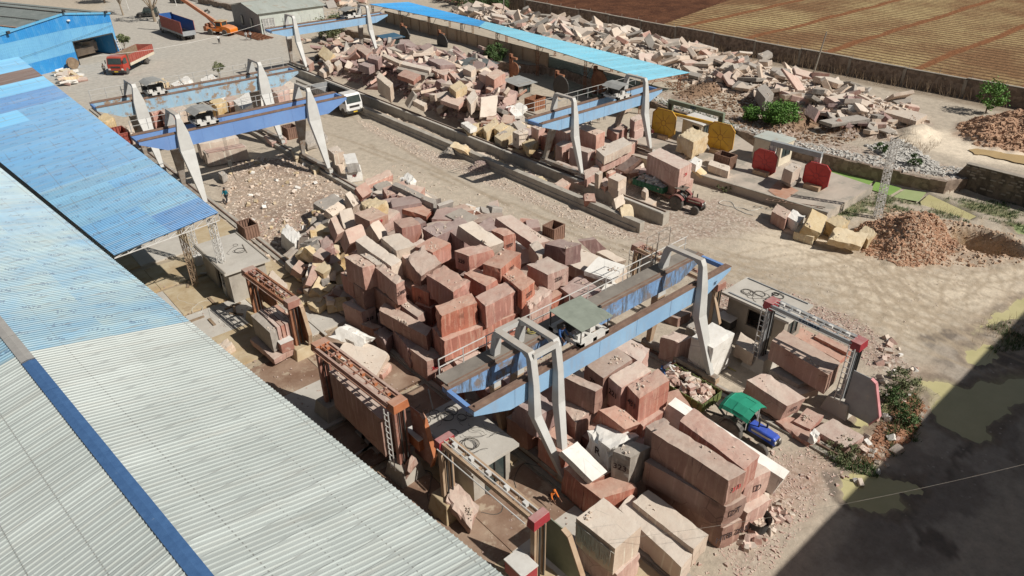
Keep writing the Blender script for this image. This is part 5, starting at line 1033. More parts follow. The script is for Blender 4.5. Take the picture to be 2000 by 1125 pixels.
# --- blocks on the saw carriages
R((1507, 665), (1619, 733), (1642, 708), 2.9, 1.45, 'brown', 'big dark sawn red block on the carriage of the red and grey saw', rough=.02, chip=.05)
R((1508, 745), (1560, 772), (1600, 760), .95, .5, 'pale', 'pale timber-like beam carrying the sawn block of the red and grey saw', rough=.03)
R((1502, 722), (1560, 752), (1600, 738), 1.25, .4, 'grey', 'flat grey packing slab under the sawn block of the red and grey saw', rough=.03)
R((1590, 656), (1655, 690), (1664, 683), .7, .6, 'red', 'narrow rust red slab lying on the gravel behind the saw', rough=.05)
R((1540, 650), (1640, 705), (1660, 690), .45, .4, 'red', 'long red offcut covered in gravel beyond the sawn block', rough=.05)
R((490, 616), (527, 650), (545, 640), 2.6, 1.6, 'grey', 'grey sawn block on the carriage of the orange saw', rough=.03)
for k in range(6):
    R((505+k*7.5, 606-k*2.1), (541+k*8, 640-k*3.3), (547+k*8, 637-k*3.3), 2.75-.03*k, 1.75, ('pink', 'red', 'pink', 'pale', 'red', 'grey')[k], ('first and nearest', 'second', 'third', 'fourth', 'fifth', 'sixth and farthest')[k]+' upright slab sawn from the block in the orange saw', rough=.015, chip=.03, cat='stone slab', name='stone_slab', group='upright slabs in the orange saw')
R((488, 662), (535, 702), (575, 680), .9, .45, 'brown', 'packing slab under the carriage of the orange saw', rough=.03)
R((642, 725), (743, 819), (784, 798), 4.1, 2.7, 'brown', 'tall dark upright block in the dusty red saw', rough=.02, chip=.05)
R((660, 795), (720, 845), (770, 825), .95, .6, 'grey', 'grey packing block below the dusty red saw')
R((690, 820), (760, 870), (800, 850), 1.1, .6, 'red', 'dark reddish packing slab in shade below the dusty red saw')
R((640, 655), (700, 682), (727, 660), (1.9, 1.2, 1.9), .8, 'white', 'rough white boulder edge behind the dusty red saw', rough=.18, chip=.4)
R((655, 695), (735, 735), (760, 690), (1.2, .7, 1.1), .6, 'pale', 'wide smooth pale slab behind the dusty red saw', rough=.04)
R((700, 705), (747, 732), (768, 712), .55, .5, 'pink', 'low broken pink stone beside the pale slab and the rail', rough=.12, chip=.3)
R((522, 545), (553, 576), (562, 556), .5, .4, 'pale', 'thin broken pale slab on the yard floor behind the orange saw', rough=.04)
R((425, 672), (437, 682), (457, 670), .8, .65, 'pale', 'lone pale stone lying on the slab near the roof edge', rough=.08, chip=.25)
R((575, 583), (588, 594), (608, 584), .55, .45, 'yellow', 'small yellowish block beside the crane rail behind the orange saw')
# --- centre pile, front rows
R((738, 605), (834, 657), (845, 640), 2.9, 1.15, 'brown', 'long dark beam on top of the low blocks at the front of the centre pile')
R((850, 597), (860, 618), (932, 592), 5.0, 1.6, 'red', 'bright red block with white scratches and a small chip on top', num=None)
R((927, 579), (948, 599), (1010, 568), 5.0, 1.6, 'red', 'bright red block right of the scratched one on the same long block')
R((843, 640), (866, 667), (1011, 612), 3.4, 1.6, 'red', 'very long red block carrying the two bright red blocks')
R((797, 679), (832, 706), (866, 694), 1.75, 1.65, 'pink', 'pink block with red painted number at the front of the centre pile', num='205', ink='redink', size=.35)
R((857, 719), (886, 752), (908, 742), 1.75, 1.65, 'red', 'dark red block partly under the end of the blue girder')
R((862, 696), (874, 714), (905, 702), 1.5, 1.4, 'pink', 'small pink block with a red painted ring between two larger ones', num='O', ink='redink', size=.4)
R((883, 702), (900, 724), (950, 700), 1.8, 1.7, 'pink', 'pink striped block half hidden by the railing of the near crane', num='HTT 255', size=.3)
R((766, 642), (800, 686), (835, 664), 1.75, 1.7, 'purple', 'rounded purple block in shade below the long dark beam', rough=.12, chip=.35)
R((704, 632), (728, 643), (746, 637), 1.2, 1.15, 'brown', 'small brown block at the front left corner of the centre pile')
R((729, 648), (752, 668), (770, 652), 1.2, 1.15, 'purple', 'small dark rounded block next to the long dark beam', rough=.12, chip=.35)
R((672, 502), (708, 523), (733, 516), 5.3, 1.85, 'pink', 'topmost block of the three-high column at the left of the centre pile')
R((690, 553), (708, 566), (732, 556), 3.5, 1.7, 'brown', 'middle block of the three-high column at the left of the centre pile')
R((668, 590), (706, 610), (734, 600), 1.75, 1.7, 'pink', 'bottom block of the three-high column at the left, white streaks on its end', num='218', size=.35)
R((665, 532), (688, 548), (702, 541), 3.3, 1.6, 'red', 'reddish block left of the three-high column')
R((731, 521), (774, 556), (791, 548), 5.1, 1.7, 'pink', 'brownish block marked 249 right of the three-high column', num='249', size=.4, chip=.3)
R((730, 562), (772, 594), (792, 583), 3.35, 1.6, 'brown', 'brown block directly beneath the one marked 249')
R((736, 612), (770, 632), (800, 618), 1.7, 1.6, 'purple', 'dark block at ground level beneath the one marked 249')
R((703, 496), (735, 518), (757, 514), 5.0, 1.6, 'pale', 'narrow dusty block squeezed behind the one marked 249')
R((694, 470), (765, 521), (785, 509), 5.2, 1.45, 'pale', 'long pale grey topped block lying diagonally behind the one marked 249')
R((745, 465), (774, 489), (811, 478), 5.6, .95, 'pale', 'pale cream block resting on the diagonal grey topped block')
R((674, 449), (683, 476), (717, 463), (5.6, 4.9, 4.9), 1.6, 'pink', 'tilted block with a pale flaky lit face on the left of the pile')
R((792, 501), (823, 540), (862, 514), (5.7, 5.0, 5.2), 1.6, 'brown', 'tilted dusty block with curved drill grooves in the middle of the pile', rough=.12, chip=.3)
R((774, 492), (800, 513), (850, 484), 5.0, 1.5, 'pink', 'pink block behind the tilted one with drill grooves')
R((812, 481), (846, 495), (881, 474), 5.7, 1.3, 'red', 'long block with a bright orange red chipped side in the middle of the pile', rough=.1)
R((831, 537), (884, 570), (919, 550), 5.3, 1.7, 'red', 'large block with pale mottled top and red side behind the scratched red one', rough=.1, chip=.25)
R((803, 557), (837, 572), (852, 563), 4.1, 1.8, 'red', 'upright red block with a white end beside a dark hollow', num='71', face='L', size=.35)
R((772, 589), (816, 620), (831, 609), 3.0, 1.2, 'brown', 'low brown block with drilled streaks behind the long dark beam')
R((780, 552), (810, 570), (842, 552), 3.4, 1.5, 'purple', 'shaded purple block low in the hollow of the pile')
R((888, 490), (916, 501), (966, 487), 6.1, 1.4, 'red', 'pale topped block with bright orange side near the middle top', num='229', face='L', size=.4, rough=.08)
R((941, 515), (977, 525), (1019, 495), 5.9, 1.2, 'red', 'grey topped block marked 103 with bright orange side', num='103', size=.35)
R((905, 534), (949, 559), (974, 546), 5.1, 1.3, 'red', 'block marked 105 in front of the grey topped one', num='105', size=.3)
R((978, 534), (1019, 568), (1045, 549), 5.3, 1.5, 'red', 'long red block marked 277', num='277', size=.42)
R((1029, 516), (1071, 537), (1111, 521), 5.3, 1.4, 'pink', 'block marked 226 with orange chipped end and grey top', num='226', size=.4, chip=.2)
R((1064, 476), (1105, 487), (1136, 477), 5.4, 1.45, 'purple', 'large purple block on top near the dark bin')
R((894, 440), (956, 483), (985, 473), (6.5, 5.6, 5.6), 1.1, 'pale', 'long tilted block with pale pink top and dark shaded side')
R((960, 450), (984, 462), (1006, 455), 5.6, 2.0, 'red', 'upright red block marked 377 standing in the middle rear of the pile', num='377', size=.35, rough=.12)
R((967, 425), (1043, 478), (1073, 470), (5.3, 4.4, 4.4), .8, 'pink', 'long pale pink slab leaning down behind the purple block', cat='stone slab')
R((1033, 476), (1052, 502), (1068, 492), 4.5, 1.8, 'pale', 'small pale block standing between the leaning slab and the purple block')
R((1100, 512), (1192, 553), (1226, 524), (3.6, 3.0, 3.0), .9, 'pale', 'wide pale slab bridging the right edge of the pile', cat='stone slab')
R((1141, 529), (1195, 547), (1221, 518), (4.3, 4.0, 4.1), .35, 'white', 'square bright white slab on the right edge of the centre pile', rough=.015, chip=.03, cat='stone slab')
R((1150, 556), (1184, 580), (1216, 560), 2.9, 1.6, 'white', 'white block with flat front below the bright white slab', rough=.03)
R((1163, 492), (1203, 512), (1224, 507), (3.6, 3.2, 3.2), .4, 'pale', 'pale peach slab lying behind the bright white one', cat='stone slab')
R((1131, 471), (1160, 498), (1191, 493), (3.6, 2.2, 2.2), .4, 'purple', 'dark ribbed slab standing on edge behind the white slabs', cat='stone slab')
R((1012, 583), (1032, 603), (1079, 572), 4.2, 2.0, 'pink', 'rough pink boulder with white veins right of the block marked 277', rough=.2, chip=.4)
R((1091, 560), (1132, 591), (1175, 566), 3.7, 1.7, 'purple', 'broad dusty purple block behind the crane railing')
R((1050, 560), (1078, 585), (1120, 560), 3.5, 1.6, 'red', 'dark red block in the shade between the veined boulder and the purple block')
R((1010, 612), (1030, 634), (1090, 606), 2.6, 1.6, 'red', 'red block just beyond the walkway of the near crane')
R((1085, 600), (1110, 622), (1165, 590), 1.8, 1.7, 'brown', 'low brown block beyond the walkway of the near crane')
R((940, 660), (960, 685), (1015, 662), 1.8, 1.7, 'red', 'red block under the middle of the near crane walkway')
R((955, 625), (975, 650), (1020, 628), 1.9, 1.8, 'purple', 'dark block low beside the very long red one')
# --- centre pile, rear rows
R((711, 351), (717, 363), (768, 341), 1.3, .9, 'pink', 'reddish rough slab at the far tip of the centre pile', rough=.1, chip=.25)
R((778, 346), (798, 360), (813, 349), 1.5, 1.4, 'white', 'big white boulder beside the loading road', rough=.25, chip=.6)
R((727, 362), (740, 373), (768, 362), 1.4, .9, 'grey', 'grey slab between the reddish tip slab and the white boulder')
R((765, 361), (846, 398), (853, 391), 3.3, .95, 'grey', 'long straight grey brown beam pointing at the upright slab')
R((746, 368), (765, 384), (788, 379), 2.7, 1.1, 'purple', 'brownish block under the far end of the long grey beam')
R((770, 404), (832, 424), (848, 407), (2.9, 2.5, 2.7), .5, 'red', 'flat red brown slab with a broken edge below the long grey beam', rough=.08, cat='stone slab')
R((853, 399), (851, 421), (879, 411), (3.4, 2.1, 2.1), .35, 'grey', 'grey slab standing upright at the end of the long grey beam', rough=.03, cat='stone slab')
R((883, 413), (935, 428), (958, 410), 1.2, 1.1, 'white', 'rough white block lying beside the loading road', rough=.12, chip=.3)
R((611, 396), (640, 417), (682, 397), 1.9, 1.85, 'grey', 'dark grey block at the left end of the rear rows')
R((634, 410), (650, 423), (677, 405), (3.2, 2.8, 2.8), .7, 'pale', 'pale triangular topped block next to the dark grey one')
R((662, 411), (672, 447), (697, 441), (4.7, 3.6, 3.6), 1.3, 'pale', 'pale block with a wide smooth lit face leaning left of the pile')
R((692, 417), (722, 432), (758, 418), 5.0, .8, 'brown', 'flat brown block with a painted number on its pale end', num='219', size=.35, ink='redink')
R((722, 437), (741, 468), (760, 458), (4.9, 3.9, 3.9), 1.2, 'pale', 'pale block with a large smooth lit face in the rear rows')
R((768, 431), (785, 447), (823, 438), 5.4, 1.9, 'red', 'block with a bright orange rough face in the rear rows', rough=.1, num='256', face='L', size=.35)
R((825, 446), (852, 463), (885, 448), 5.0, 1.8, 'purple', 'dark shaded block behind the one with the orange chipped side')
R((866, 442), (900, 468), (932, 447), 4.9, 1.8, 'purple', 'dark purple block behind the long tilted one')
R((700, 397), (730, 408), (762, 394), 4.2, 1.4, 'yellow', 'hollow yellow rock lying among the rear rows', rough=.25, chip=.5)
R((674, 379), (690, 404), (700, 397), (2.9, 2.3, 2.3), 1.0, 'pale', 'small pale beam beside the hollow yellow rock')
R((694, 367), (708, 387), (728, 375), (2.9, 2.2, 2.3), .6, 'red', 'small reddish slab left of the far purple brown block')
R((645, 426), (658, 459), (673, 451), (4.2, 3.4, 3.4), 1.0, 'pink', 'narrow pink beam leaning at the left of the rear rows')
R((622, 466), (628, 488), (652, 477), 2.8, 1.3, 'purple', 'purple boulder with a pale cut end among the yellow rubble', rough=.15, chip=.3)
R((545, 453), (574, 476), (590, 458), 1.7, 1.65, 'white', 'white speckled rough block beside the yellow rubble', rough=.15, chip=.25)
R((870, 420), (905, 440), (935, 425), 3.2, 1.0, 'grey', 'grey sloping slab at the road side of the rear rows', cat='stone slab')
R((930, 440), (960, 455), (985, 436), 3.4, 1.5, 'purple', 'dark block behind the upright one marked 377')
R((1000, 470), (1025, 490), (1050, 478), 3.2, 1.4, 'white', 'white block glimpsed under the leaning pink slab')
R((1003, 440), (1018, 452), (1030, 444), 2.6, .8, 'white', 'small white block beside the road behind the leaning pink slab')
# --- under the two left cranes
rt_ = R((395, 294), (402, 301), (482, 287), 1.58, 1.5, 'pale', 'long pale block with a red brown top under the two left cranes', rough=.03, chip=.06)
_p = [G(395, 294, 1.58), G(402, 301, 1.58), G(482, 287, 1.58)]; _p.append(_p[0]+_p[2]-_p[1]); mb = MB(); _c = sum(_p, Vector())/4; mb.prism([_c+(p-_c)*.93-rt_.location+Vector((0, 0, .03)) for p in _p], (0, 0, .035)); mb.done('red_crust', ROCK['red'], rt_)
R((381, 273), (389, 282), (466, 269), 2.1, 2.0, 'pale', 'long pale drilled block behind the red topped one', rough=.05)
R((425, 337), (433, 345), (442, 340), .9, .8, 'grey', 'small grey block hanging near the hook in the crane shadow', rough=.08)
R((455, 196), (474, 214), (512, 190), 3.0, 2.8, 'white', 'white topped block beyond the faded crane girder', rough=.1)
for k, (x, y, c, s, lb) in enumerate(((352, 216, 'pale', 1.2, 'pale angular block behind the trolley of the left crane'), (390, 212, 'yellow', 1.1, 'flat yellow rock behind the trolley of the left crane'), (425, 200, 'yellow', 1.3, 'yellow block under the faded girder'), (450, 195, 'brown', 1.2, 'brown yellow block right of the yellow one under the faded girder'), (485, 215, 'yellow', 1.1, 'yellow rock in front of the white topped block'), (300, 215, 'red', 1.2, 'reddish block beside the wide grey leg'), (328, 218, 'pink', 1.3, 'pinkish slanted block near the red bin'), (255, 250, 'pale', 1.0, 'pale block beside the brown skip under the roof edge'), (205, 232, 'yellow', 1.3, 'yellowish block at the roof edge under the faded crane'), (545, 175, 'pink', 1.5, 'pink sawn block under the right end of the faded crane'), (562, 170, 'pale', 1.4, 'pale sawn block beside the pink one under the faded crane'), (315, 162, 'yellow', 1.1, 'flat yellow rock beyond the faded crane railing'), (318, 172, 'yellow', .9, 'tan block below the flat yellow rock'), (345, 166, 'white', 1.0, 'white low block beyond the faded crane railing'), (362, 158, 'white', 1.0, 'white square block right of the low white one'), (410, 158, 'white', 1.6, 'rounded white boulder beside the small bush'))):
    R((x-13*s, y-3), (x-2*s, y+6*s), (x+14*s, y-2), 1.8*s, 1.75*s, c, lb, rough=.12, chip=.3)
R((567, 290), (575, 305), (600, 296), .9, .8, 'yellow', 'yellow rock at the foot of the left crane leg', rough=.2, chip=.4)
R((640, 290), (651, 302), (671, 296), 2.3, 1.2, 'pale', 'tan block stacked above another beside the left crane foot')
R((648, 312), (658, 324), (672, 312), 1.1, 1.05, 'pale', 'lower tan block beside the left crane foot')
R((670, 301), (676, 320), (700, 318), (2.6, 2.3, 2.4), 1.1, 'white', 'upper white block of two stacked beside the left crane foot')
R((673, 325), (676, 336), (706, 331), 1.3, 1.25, 'white', 'lower white block with red marks beside the left crane foot', num='XX', ink='redink', size=.3)
R((606, 325), (613, 334), (628, 326), .6, .5, 'yellow', 'small yellow rock behind the left crane leg', rough=.15)
R((585, 262), (600, 285), (640, 268), .8, .7, 'grey', 'grey white boulder beside the brown bin near the road', rough=.2, chip=.4)
R((515, 265), (530, 278), (560, 270), .7, .6, 'pink', 'flat pink slab beside the brown bin near the road')
# --- yellow group beside the road on the right
R((1508, 413), (1535, 428), (1544, 412), 1.2, 1.15, 'pink', 'pinkish cube with a white top by the edge of the concrete platform')
R((1535, 422), (1560, 436), (1573, 421), 1.05, 1.0, 'white', 'white topped rounded block beside the pinkish cube', rough=.1, chip=.35)
R((1571, 440), (1604, 456), (1618, 423), (1.7, 1.2, 1.5), .9, 'yellow', 'long yellow block with stepped top beside the white topped block', rough=.08)
R((1551, 452), (1589, 464), (1605, 446), .8, .75, 'yellow', 'low front yellow block nearest the road', rough=.08)
R((1611, 432), (1640, 448), (1661, 432), 1.3, 1.25, 'yellow', 'yellow block with a rounded top beside the long stepped one', rough=.1, chip=.3)
R((1617, 465), (1683, 484), (1697, 458), (1.3, .9, 1.5), .7, 'yellow', 'curved cream yellow slab in front of the earth mound', rough=.12, chip=.3)
R((1677, 452), (1695, 470), (1713, 455), 1.1, 1.0, 'yellow', 'small yellow block leaning on the earth mound', rough=.1)
# --- right yard near the light blue crane
R((1265, 300), (1328, 331), (1352, 318), 3.9, 2.0, 'pink', 'large pale pink block behind the green rubble trailer', rough=.03, num='24', ink='redink', size=.5)
R((1262, 335), (1325, 362), (1354, 350), 1.9, 1.8, 'pink', 'block under the large pale pink one with a red painted mark', num='266', ink='redink', size=.4)
R((1120, 247), (1165, 265), (1182, 257), 4.2, 2.2, 'pink', 'upright pink block under the middle of the light blue crane')
R((1060, 240), (1110, 262), (1130, 250), 3.8, 2.0, 'pink', 'long pink block behind the left leg of the light blue crane')
R((1164, 292), (1181, 306), (1235, 280), (3.3, 3.2, 3.6), .9, 'pale', 'bright cream beam lying across two others beside the crane')
R((1163, 311), (1175, 320), (1230, 295), (2.4, 2.3, 2.6), 1.0, 'pink', 'pinkish beam beneath the bright cream one')
R((1202, 329), (1218, 335), (1252, 310), (1.9, 2.0, 3.4), .6, 'brown', 'thick brown slab propped up in front of the cream beam', cat='stone slab')
R((1112, 288), (1149, 299), (1163, 293), 3.0, 2.0, 'pink', 'pink block with red painted marks on its end beside the crane foot', num='16', ink='redink', size=.5)
R((1085, 281), (1098, 287), (1120, 275), 3.0, 1.8, 'pink', 'pink block marked 993 behind the crane leg', num='993', size=.5)
R((1083, 316), (1128, 331), (1134, 328), 1.8, .9, 'pink', 'low pink beam beside the crane foot on the rail wall')
R((1056, 264), (1073, 270), (1085, 262), 3.0, 1.7, 'red', 'dark red block in shade left of the crane leg')
R((1001, 257), (1014, 263), (1032, 255), 3.2, 1.7, 'pale', 'pale block with a painted number under the left girder end', num='13', face='L', size=.35)
R((1037, 247), (1052, 254), (1065, 248), 3.6, 1.7, 'pink', 'pinkish block just under the tip of the blue girder')
R((1020, 278), (1032, 290), (1052, 276), 2.5, 1.0, 'yellow', 'rounded yellow rock low under the blue girder tip', rough=.2, chip=.5)
R((1140, 333), (1143, 350), (1172, 336), 1.9, 1.0, 'pink', 'pink block behind the foot of the light blue crane')
R((1188, 346), (1208, 355), (1224, 346), 2.7, .9, 'pale', 'upper cream sawn block of a neat pair beside the trailer', rough=.02, chip=.03)
R((1188, 363), (1208, 373), (1223, 363), 1.8, .9, 'pale', 'lower cream sawn block of a neat pair beside the trailer', rough=.02, chip=.03)
R((1162, 337), (1170, 341), (1178, 335), 3.0, 1.6, 'pale', 'small upright cream block behind the crane foot')
R((1166, 356), (1182, 366), (1198, 356), 1.6, .7, 'pink', 'small low pinkish block beside the neat pair')
R((1184, 336), (1190, 340), (1203, 334), 2.0, .8, 'pink', 'little pink block with red mark behind the neat pair')
R((1245, 390), (1270, 402), (1283, 393), .9, .8, 'pale', 'cream slab at the end of the rail wall with a small block on it')
R((1253, 372), (1262, 377), (1268, 370), 1.7, .75, 'pale', 'small upright cream block standing on the slab by the rail wall')
R((1345, 315), (1360, 322), (1372, 312), 2.6, .8, 'white', 'white end block beside the large pale pink one')
R((1383, 321), (1423, 335), (1428, 325), (1.8, 1.7, 1.7), .8, 'pale', 'long peach plank of stone on the platform edge beside the bin')
R((1355, 330), (1375, 347), (1388, 342), (1.7, .7, .7), .4, 'yellow', 'broken yellow slab leaning beside the large pink block')
R((1324, 262), (1355, 278), (1384, 262), 3.3, 1.9, 'yellow', 'large rough yellow block in the yellow disc machine', rough=.14, chip=.3)
R((1322, 284), (1352, 298), (1380, 284), 1.5, .35, 'pale', 'flat base slab under the rough yellow block', rough=.05)
R((1320, 305), (1332, 312), (1368, 290), 1.2, .3, 'pale', 'thin timber coloured beam on the platform beside the yellow block', rough=.03)
R((1530, 328), (1548, 336), (1566, 324), 3.0, 1.3, 'pale', 'white topped cut block between the two red discs', rough=.06)
R((1526, 350), (1545, 360), (1566, 348), 1.5, .35, 'grey', 'base plate of stone under the block between the red discs', rough=.03)
R((1205, 215-24), (1216, 222-24), (1236, 214-24), 2.2, 1.8, 'pale', 'white block in sun beside the right yard crane trolley')
R((1230, 230), (1240, 238), (1258, 230), 4.0, 1.1, 'pink', 'upper pink block of a pair beside the yellow disc')
R((1230, 249), (1240, 257), (1258, 249), 2.9, 1.1, 'pink', 'lower pink block of a pair beside the yellow disc')
R((1185, 250), (1205, 262), (1226, 247), 3.0, 1.8, 'red', 'red block in shade under the trolley of the light blue crane')
R((1215, 282), (1228, 288), (1246, 274), 2.2, 1.3, 'pink', 'pink block beside the right leg of the light blue crane')
R((1160, 283), (1180, 290), (1215, 275), 1.8, 1.6, 'pale', 'wide pale block low between the crane legs')
# channel between the rail walls
R((1127, 357), (1140, 362), (1155, 358), (1.3, .9, .9), .55, 'pink', 'pinkish slab end lying in the stone channel')
R((1139, 377), (1142, 392), (1164, 393), (1.6, 1.2, 1.2), 1.1, 'red', 'dark red triangular block in the stone channel')
R((1082, 358), (1098, 368), (1115, 358), .95, .8, 'pink', 'pale red block in the stone channel')
R((1210, 400), (1213, 425), (1238, 424), (1.7, .9, .9), .8, 'yellow', 'pointed yellow rock at the open end of the stone channel', rough=.15, chip=.4)
R((1198, 388), (1203, 408), (1222, 398), (1.8, 1.2, 1.4), .9, 'pale', 'pointed pale block at the open end of the stone channel')
R((884, 275), (895, 284), (921, 290), (2.0, 1.4, 1.2), .9, 'yellow', 'lumpy bright yellow rock leaning on the rail wall', rough=.15, chip=.4)
R((924, 296), (945, 313), (966, 314), (1.0, .5, .5), .3, 'pale', 'flat pinkish cream slab lying in the channel', cat='stone slab')
for k, (x, y) in enumerate(((975, 318), (1010, 330), (1055, 350), (1030, 340))): R((x-14, y-3), (x-2, y+7), (x+16, y+4), .75, .55, 'yellow' if k != 3 else 'pink', ('curved olive yellow half round stone in the channel, farthest of three', 'middle curved olive yellow stone in the channel', 'nearest curved olive yellow stone in the channel', 'small pink stone wedged among the curved yellow ones')[k], rough=.12, chip=.45)
# --- far right yard, recognisable pieces
FARB = [((735, 150), (762, 172), (768, 162), 4.6, 2.0, 'pale', 'big cream block in front of the far rubble heap'),
 ((700, 125), (720, 132), (742, 122), 3.6, 1.0, 'purple', 'purple sawn block left of the far rubble heap'), ((717, 112), (738, 118), (746, 110), 4.3, 1.3, 'purple', 'upper purple block on the purple stack'), ((745, 108), (780, 124), (786, 120), 3.7, .5, 'pale', 'thin pale slab sloping off the purple stack'),
 ((772, 122), (838, 138), (843, 132), 3.6, .5, 'pale', 'very long thin cream slab across the far heap'), ((774, 134), (830, 148), (842, 138), 3.2, .5, 'grey', 'long thin greyish slab below the very long cream one'), ((776, 146), (808, 158), (822, 146), 3.4, .6, 'red', 'flat red slab in the middle of the far heap'),
 ((836, 116), (860, 128), (890, 126), 3.6, 1.2, 'purple', 'stack of purple slabs beside the dark patched hut'), ((842, 136), (868, 148), (886, 138), 3.0, 1.1, 'pink', 'pink block with white spots beside the purple slabs'), ((904, 133), (920, 140), (931, 132), 3.6, 1.0, 'pale', 'upper pale block of a small stack near the hut'), ((906, 150), (922, 158), (932, 149), 2.8, 1.2, 'pale', 'pale grey cube near the hut'),
 ((934, 143), (950, 150), (962, 143), 3.4, 1.8, 'pink', 'pink cream block stack near the guard hut'), ((948, 146), (965, 155), (987, 142), 4.0, 1.4, 'pink', 'upper pink and white block near the guard hut'), ((947, 163), (966, 172), (988, 158), 2.5, 1.8, 'pink', 'lower pink and white block near the guard hut'),
 ((940, 190), (937, 230), (970, 225), (3.8, 2.0, 2.0), .5, 'pale', 'big flat peach slab standing up facing the road'), ((860, 196), (896, 208), (912, 192), 3.2, .5, 'pink', 'flat pinkish slab lying on top of the far heap'), ((911, 190), (920, 205), (934, 188), 3.6, 1.3, 'pale', 'white and yellow block in the sun on the far heap'), ((876, 168), (890, 180), (912, 168), 4.0, 1.0, 'yellow', 'yellow and white rock on the far heap'),
 ((805, 196), (828, 208), (834, 202), 2.6, .7, 'pale', 'cream beam end beside the leaning grey plank'), ((790, 202), (795, 210), (810, 184), (1.8, 1.8, 3.4), .4, 'grey', 'narrow grey plank of stone leaning upward'), ((841, 182), (843, 195), (854, 196), (3.2, 2.3, 2.3), .5, 'pale', 'small square cream slab standing in the heap'),
 ((943, 248), (950, 260), (975, 240), 1.9, 1.1, 'yellow', 'mustard yellow rock near the rail wall'), ((965, 250), (975, 258), (990, 245), 2.0, 1.0, 'yellow', 'second mustard yellow rock beside the first'), ((965, 265), (980, 276), (1012, 255), 1.9, 1.0, 'yellow', 'long mustard yellow rock nearest the crane'), ((903, 248), (914, 262), (930, 254), 1.5, .8, 'yellow', 'small yellow rock close to the rail wall'), ((900, 240), (918, 252), (932, 248), 2.2, .5, 'white', 'white flat rock above the small yellow one'),
 ((1402-405, 208), (1012, 216), (1030, 208), 1.8, .8, 'white', 'white block beside the orange brown crate'), ((986, 208), (1005, 228), (1022, 225), (2.5, 1.8, 1.8), .4, 'white', 'white tilted slab near the crane walkway end'), ((620, 105), (640, 122), (652, 105), (2.6, 1.9, 2.9), .8, 'yellow', 'bright yellow layered slabs beyond the farthest crane leg'), ((622, 137), (632, 143), (645, 136), 2.3, .8, 'pale', 'pinkish block below the yellow layered slabs'),
 ((634, 122), (642, 132), (650, 126), 3.0, .9, 'pale', 'small upright tan block beside the yellow layered slabs'), ((652, 124), (658, 130), (668, 122), 2.9, .8, 'pale', 'small tan block right of the upright one'), ((585, 115), (603, 128), (612, 120), 2.1, 1.2, 'brown', 'brown beam beside the farthest crane foot'), ((690, 90), (715, 108), (728, 100), 3.0, 2.0, 'brown', 'large brown block behind the farthest crane leg'),
 ((1480, 60+45), (1490, 112), (1510, 104), 3.2, .7, 'grey', 'grey boulder on the near part of the boundary heap')]
for A_, B_, C_, z_, h_, k_, l_ in FARB:
    R(A_, B_, C_, z_, h_, k_, l_, rough=.07, chip=.12, cat='stone slab' if h_ < .7 else 'stone block')
LONG = [((1725, 218), (1790, 237), (1812, 224), 2.7, .6, 'pale', 'very long cream slab lying flat near the pale track below the boundary wall'), ((1735, 232), (1785, 245), (1792, 238), 1.9, .4, 'pale', 'long thin slab in front of the very long cream one'), ((1600, 235), (1625, 243), (1700, 232), (2.6, 2.6, 3), .35, 'grey', 'long thin grey plank crossing the small heap by the pale track'), ((1704, 232), (1700, 262), (1718, 262), (3.2, 1.6, 1.6), .3, 'pale', 'peach slab standing on end at the corner of the small heap'), ((1656, 205), (1660, 225), (1682, 226), (3.6, 2.4, 2.4), .3, 'white', 'pointed white slab standing behind the small heap'), ((1570, 222), (1590, 235), (1600, 215), (2.4, 2.4, 3.2), .4, 'purple', 'dark slab propped at the left end of the small heap'), ((1715, 240), (1745, 262), (1750, 256), (2.6, 1.8, 1.8), .3, 'grey', 'grey slab sliding off the right end of the small heap'), ((1478, 172), (1495, 193), (1512, 183), 3.4, 1.6, 'grey', 'large dark grey boulder at the front edge of the boundary heap')]
for A_, B_, C_, z_, h_, k_, l_ in LONG: R(A_, B_, C_, z_, h_, k_, l_, rough=.05, chip=.08, cat='stone slab')
